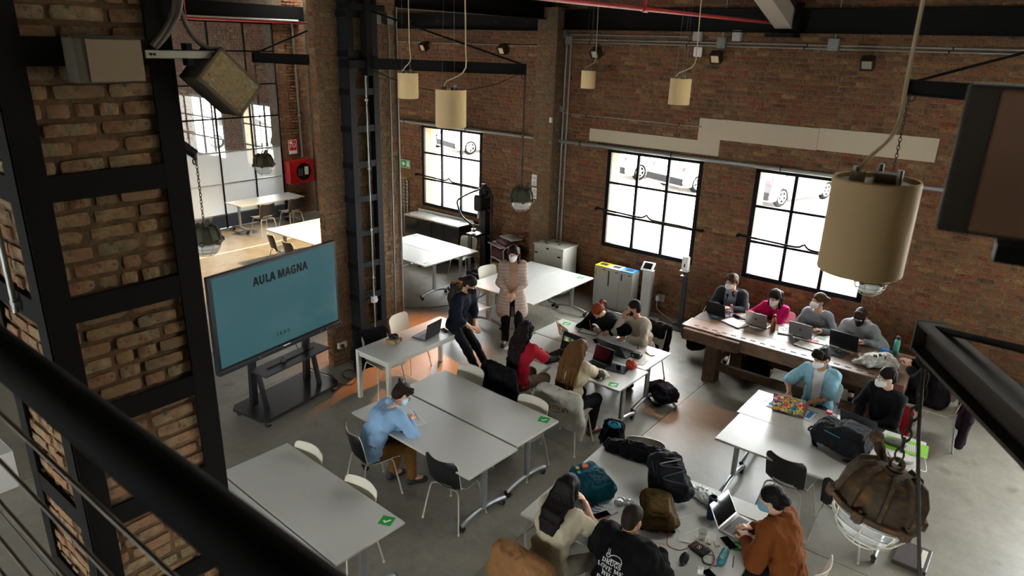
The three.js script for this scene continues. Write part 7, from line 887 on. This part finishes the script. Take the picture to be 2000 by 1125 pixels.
{
  const j = drape('grey jacket with red lettering draped over a chair back', -4.1, -6.5, [-0.05, -1], { c: '#aba89c', w: 0.27, b: 0.4 });
  printPatch('back_print', j.t, j.f, P(0, 0.67, -0.3), P(-1, 0, 0), P(0, 1, 0), P(0, 0, -1), 0.42, 0.26, canvasTex(512, 320, (g, w, h) => { g.clearRect(0, 0, w, h); g.fillStyle = '#8c1622'; g.textAlign = 'center'; g.font = 'bold 92px serif'; g.fillText('KENTUCKY', w / 2, 210, 470); g.font = 'bold 54px serif'; g.fillText('FRIED', w / 2, 100, 260); g.lineWidth = 8; g.strokeStyle = '#8c1622'; g.beginPath(); g.arc(w / 2, 60, 190, 0.35, 2.8); g.stroke(); g.font = '30px serif'; g.fillText('COLLEGE', w / 2, 268); }));
  drape('black coat draped over the chair of the student in red', -5.0, -6.52, [0.1, -1], { c: '#0d0d0f', w: 0.25, b: 0.1, sl: 0.2 });
  drape('camel coat draped over the chair of the cream-shirted student', -2.66, -3.98, [0.05, -1], { c: '#7d5a38', w: 0.27, b: 0.3 });
  drape('black coat draped over the chair behind the teacher desk', -6.9, -5.95, [1, 0.15], { c: '#121214', w: 0.22, b: 0.25, sl: 0.3, extra: (f) => f.ell(P(0, 0.6, 0.0), P(0.2, 0.12, 0.2), I3, 0.05) });
  drape('dark purple coat hanging from the chair at the right end of the workbench', -0.5, -9.75, [-1, 0.1], { c: '#241a22', w: 0.24, b: 0.12, sl: 0.15 });
  drape('black jacket over the chair of the man in beige', -4.26, -8.78, [-0.1, 1], { c: '#131315', w: 0.24, b: 0.35, sleeves: false });
  chair('white', -7.35, -8.42, [0.2, -1], 'shell chair under the grey-green coat beside the standing woman'); drape('grey-green coat hung on the chair beside the standing woman', -7.35, -8.42, [0.2, -1], { c: '#2f332f', w: 0.23, b: 0.32, top: 0.9, sl: 0.25 });
  const t = thing('padded_jacket', 'black padded jacket bundled over the far corner of the bottom table', 'jacket', [-2.75, TY, -5.72], 0.1), f = new Field(0.06);
  f.cone(P(-0.3, 0.03, -0.02), P(0.3, 0.05, -0.02), 0.07, 0.09).cone(P(-0.1, 0.08, 0), P(0.25, 0.09, -0.06), 0.09, 0.08).cone(P(0.28, 0.06, -0.02), P(0.38, -0.15, -0.1), 0.08, 0.06).cone(P(-0.28, 0.03, 0), P(-0.34, -0.12, -0.08), 0.06, 0.05).cone(P(-0.2, 0.03, -0.1), P(0.25, -0.02, -0.14), 0.06, 0.06); const sd = 5; f.post = (x, y, z, d) => Math.max(d + 0.014 * noise3(x * 10 + sd, y * 12, z * 12) + 0.007 * noise3(x * 24, y * 24, z * 24), (z > -0.03 ? 0.002 - y : -1)); mesh('cloth', netMesh(f, 0.0105, 0.05), cloth('#101012', 0.75), t); mesh('zip', G.tube([[0.05, 0.16, 0.0], [0.18, 0.17, -0.06], [0.3, 0.12, -0.1], [0.4, 0.0, -0.12]], 0.004, 30, 5), mat('#5a5a5c', 0.4), t);
}
// cables and small things on the floor
tubeOf('power_cable', 'white cable looping under the bottom table at its left leg', 'cable', [[-3.05, 0.7, -4.5], [-3.18, 0.45, -4.42], [-3.12, 0.1, -4.4], [-3.0, 0.02, -4.5], [-3.2, 0.012, -5.0], [-3.35, 0.012, -5.6], [-3.6, 0.2, -5.8]], 0.009, mat('#bdbab0', 0.5), 80);
tubeOf('power_cable', 'black cable on the floor behind the cream-lit table', 'cable', [[-9.6, 0.01, -8.2], [-9.0, 0.01, -8.4], [-8.6, 0.01, -8.9], [-8.4, 0.01, -9.6], [-8.5, 0.01, -10.3]], 0.007, mat('#3a3833', 0.6), 60);
// ---------------------------------------------------------------- yard outside the windows
{
  const gy = structGroup('yard_ground', 'pale concrete yard outside the windows'); mesh('paving', uvMetres(G.box(120, 0.1, 60, -15, -0.06, -42.3)), mat('#b3aea4', 0.9), gy);
  const tyre = cloth('#050505', 1), rimM = mat('#8f9194', 0.35, { metalness: 0.7 }), dark = cloth('#060607', 0.8), glassD = mat('#15181b', 0.1), redL = mat('#a3121a', 0.25);
  const side = [[0, 0.42], [0.05, 0.75], [0.12, 1.0], [0.45, 1.42], [0.9, 1.5], [2.0, 1.48], [2.6, 1.38], [3.3, 0.98], [4.1, 0.86], [4.25, 0.6], [4.22, 0.3], [3.75, 0.24], [3.7, 0.45], [3.55, 0.62], [3.35, 0.66], [3.15, 0.6], [3.02, 0.42], [2.98, 0.24], [1.15, 0.24], [1.1, 0.45], [0.97, 0.6], [0.78, 0.66], [0.58, 0.6], [0.45, 0.42], [0.42, 0.26], [0.06, 0.28]];
  function car(label, x, z, hd, color) { // placed by its right rear wheel; local +Z forward, +X to the car's left
    const t = thing('car', label, 'car', [x, 0, z], Math.atan2(hd[0], hd[1])), W = 1.74, zo = -0.78;
    const bodyG = G.prism(side.map(([a, b]) => [a + zo, b]), W, 0.05).rotateY(-Math.PI / 2).translate(W - 0.05, 0, 0); bodyG.scale(1, 1, 1);
    mesh('body', bodyG, mat(color, 0.25, { clearcoat: 0.6, key: 'car' + color }), t);
    mesh('rear_bumper', G.rbox(W + 0.06, 0.26, 0.16, 0.04, W / 2 - 0.05, 0.42, zo + 0.02), dark, t); mesh('rear_window', G.box(W * 0.8, 0.4, 0.03).rotateX(0.68).translate(W / 2 - 0.05, 1.2, zo + 0.22), glassD, t);
    for (const s of [0, 1]) { const xx = s ? W - 0.02 : -0.06; mesh('tail_light', G.rbox(0.3, 0.16, 0.12, 0.03, s ? W - 0.2 : 0.08, 0.86, zo + 0.03), redL, t); mesh('side_window', G.prism([[0.75 + zo, 1.0], [0.95 + zo, 1.38], [2.3 + zo, 1.38], [2.95 + zo, 1.0]], 0.02).rotateY(-Math.PI / 2).translate(s ? W + 0.015 : -0.105, 0, 0), glassD, t); mesh('door_handle', G.rbox(0.03, 0.03, 0.18, 0.01, s ? W + 0.02 : -0.12, 0.85, 1.0), rimM, t);
      for (const zz of [0, 2.56]) { const w = mesh('wheel', [G.torus(0.25, 0.085, 0, 0.32, zz, 0, Math.PI / 2, 24, 10).translate(s ? W - 0.13 : 0.03, 0, 0)], tyre, t); mesh('rim', [G.rod([s ? W - 0.05 : -0.04, 0.32, zz], [s ? W - 0.1 : 0.02, 0.32, zz], 0.06), ...[0, 1, 2, 3, 4].map((k) => G.bar([s ? W - 0.06 : -0.035, 0.32, zz], [s ? W - 0.06 : -0.035, 0.32 + 0.2 * Math.sin(k * 1.2566 + 0.3), zz + 0.2 * Math.cos(k * 1.2566 + 0.3)], 0.04, 0.05)), G.torus(0.2, 0.02, s ? W - 0.06 : -0.035, 0.32, zz, 0, Math.PI / 2, 24, 6)], rimM, w); } }
    mesh('number_plate', G.box(0.5, 0.11, 0.01, W / 2, 0.62, zo - 0.03), mat('#d8d8d2', 0.5), t);
  }
  const hd = [0.34, -0.94];
  car('white car outside the left pane of the window right of the pilaster', -12.42, -23.6, hd, '#c9cbcc'); car('white hatchback outside the right pane of the window right of the pilaster', -9.82, -23.0, hd, '#d2d3d3'); car('dark grey car outside the window behind the large drum lamp', -6.85, -22.83, [0.28, -0.96], '#26282c');
  car('white car outside the right panes of the left window', -20.86, -23.47, hd, '#cfd0d0'); car('grey car outside the left pane of the left window', -23.4, -24.0, hd, '#6a6d70'); car('silver car seen through the far room window', -29.38, -16.26, [0.42, -0.9], '#bfc1c2');
  solo('bollard', 'pale concrete bollard outside the left window', 'bollard', G.lathe([[0, 0], [0.18, 0], [0.18, 0.9], [0.24, 0.95], [0.24, 1.05], [0.1, 1.12], [0, 1.12]], 20), mat('#a39d92', 0.9), [-12.3, 0, -14.3]);
}
renderer.render(scene, camera);
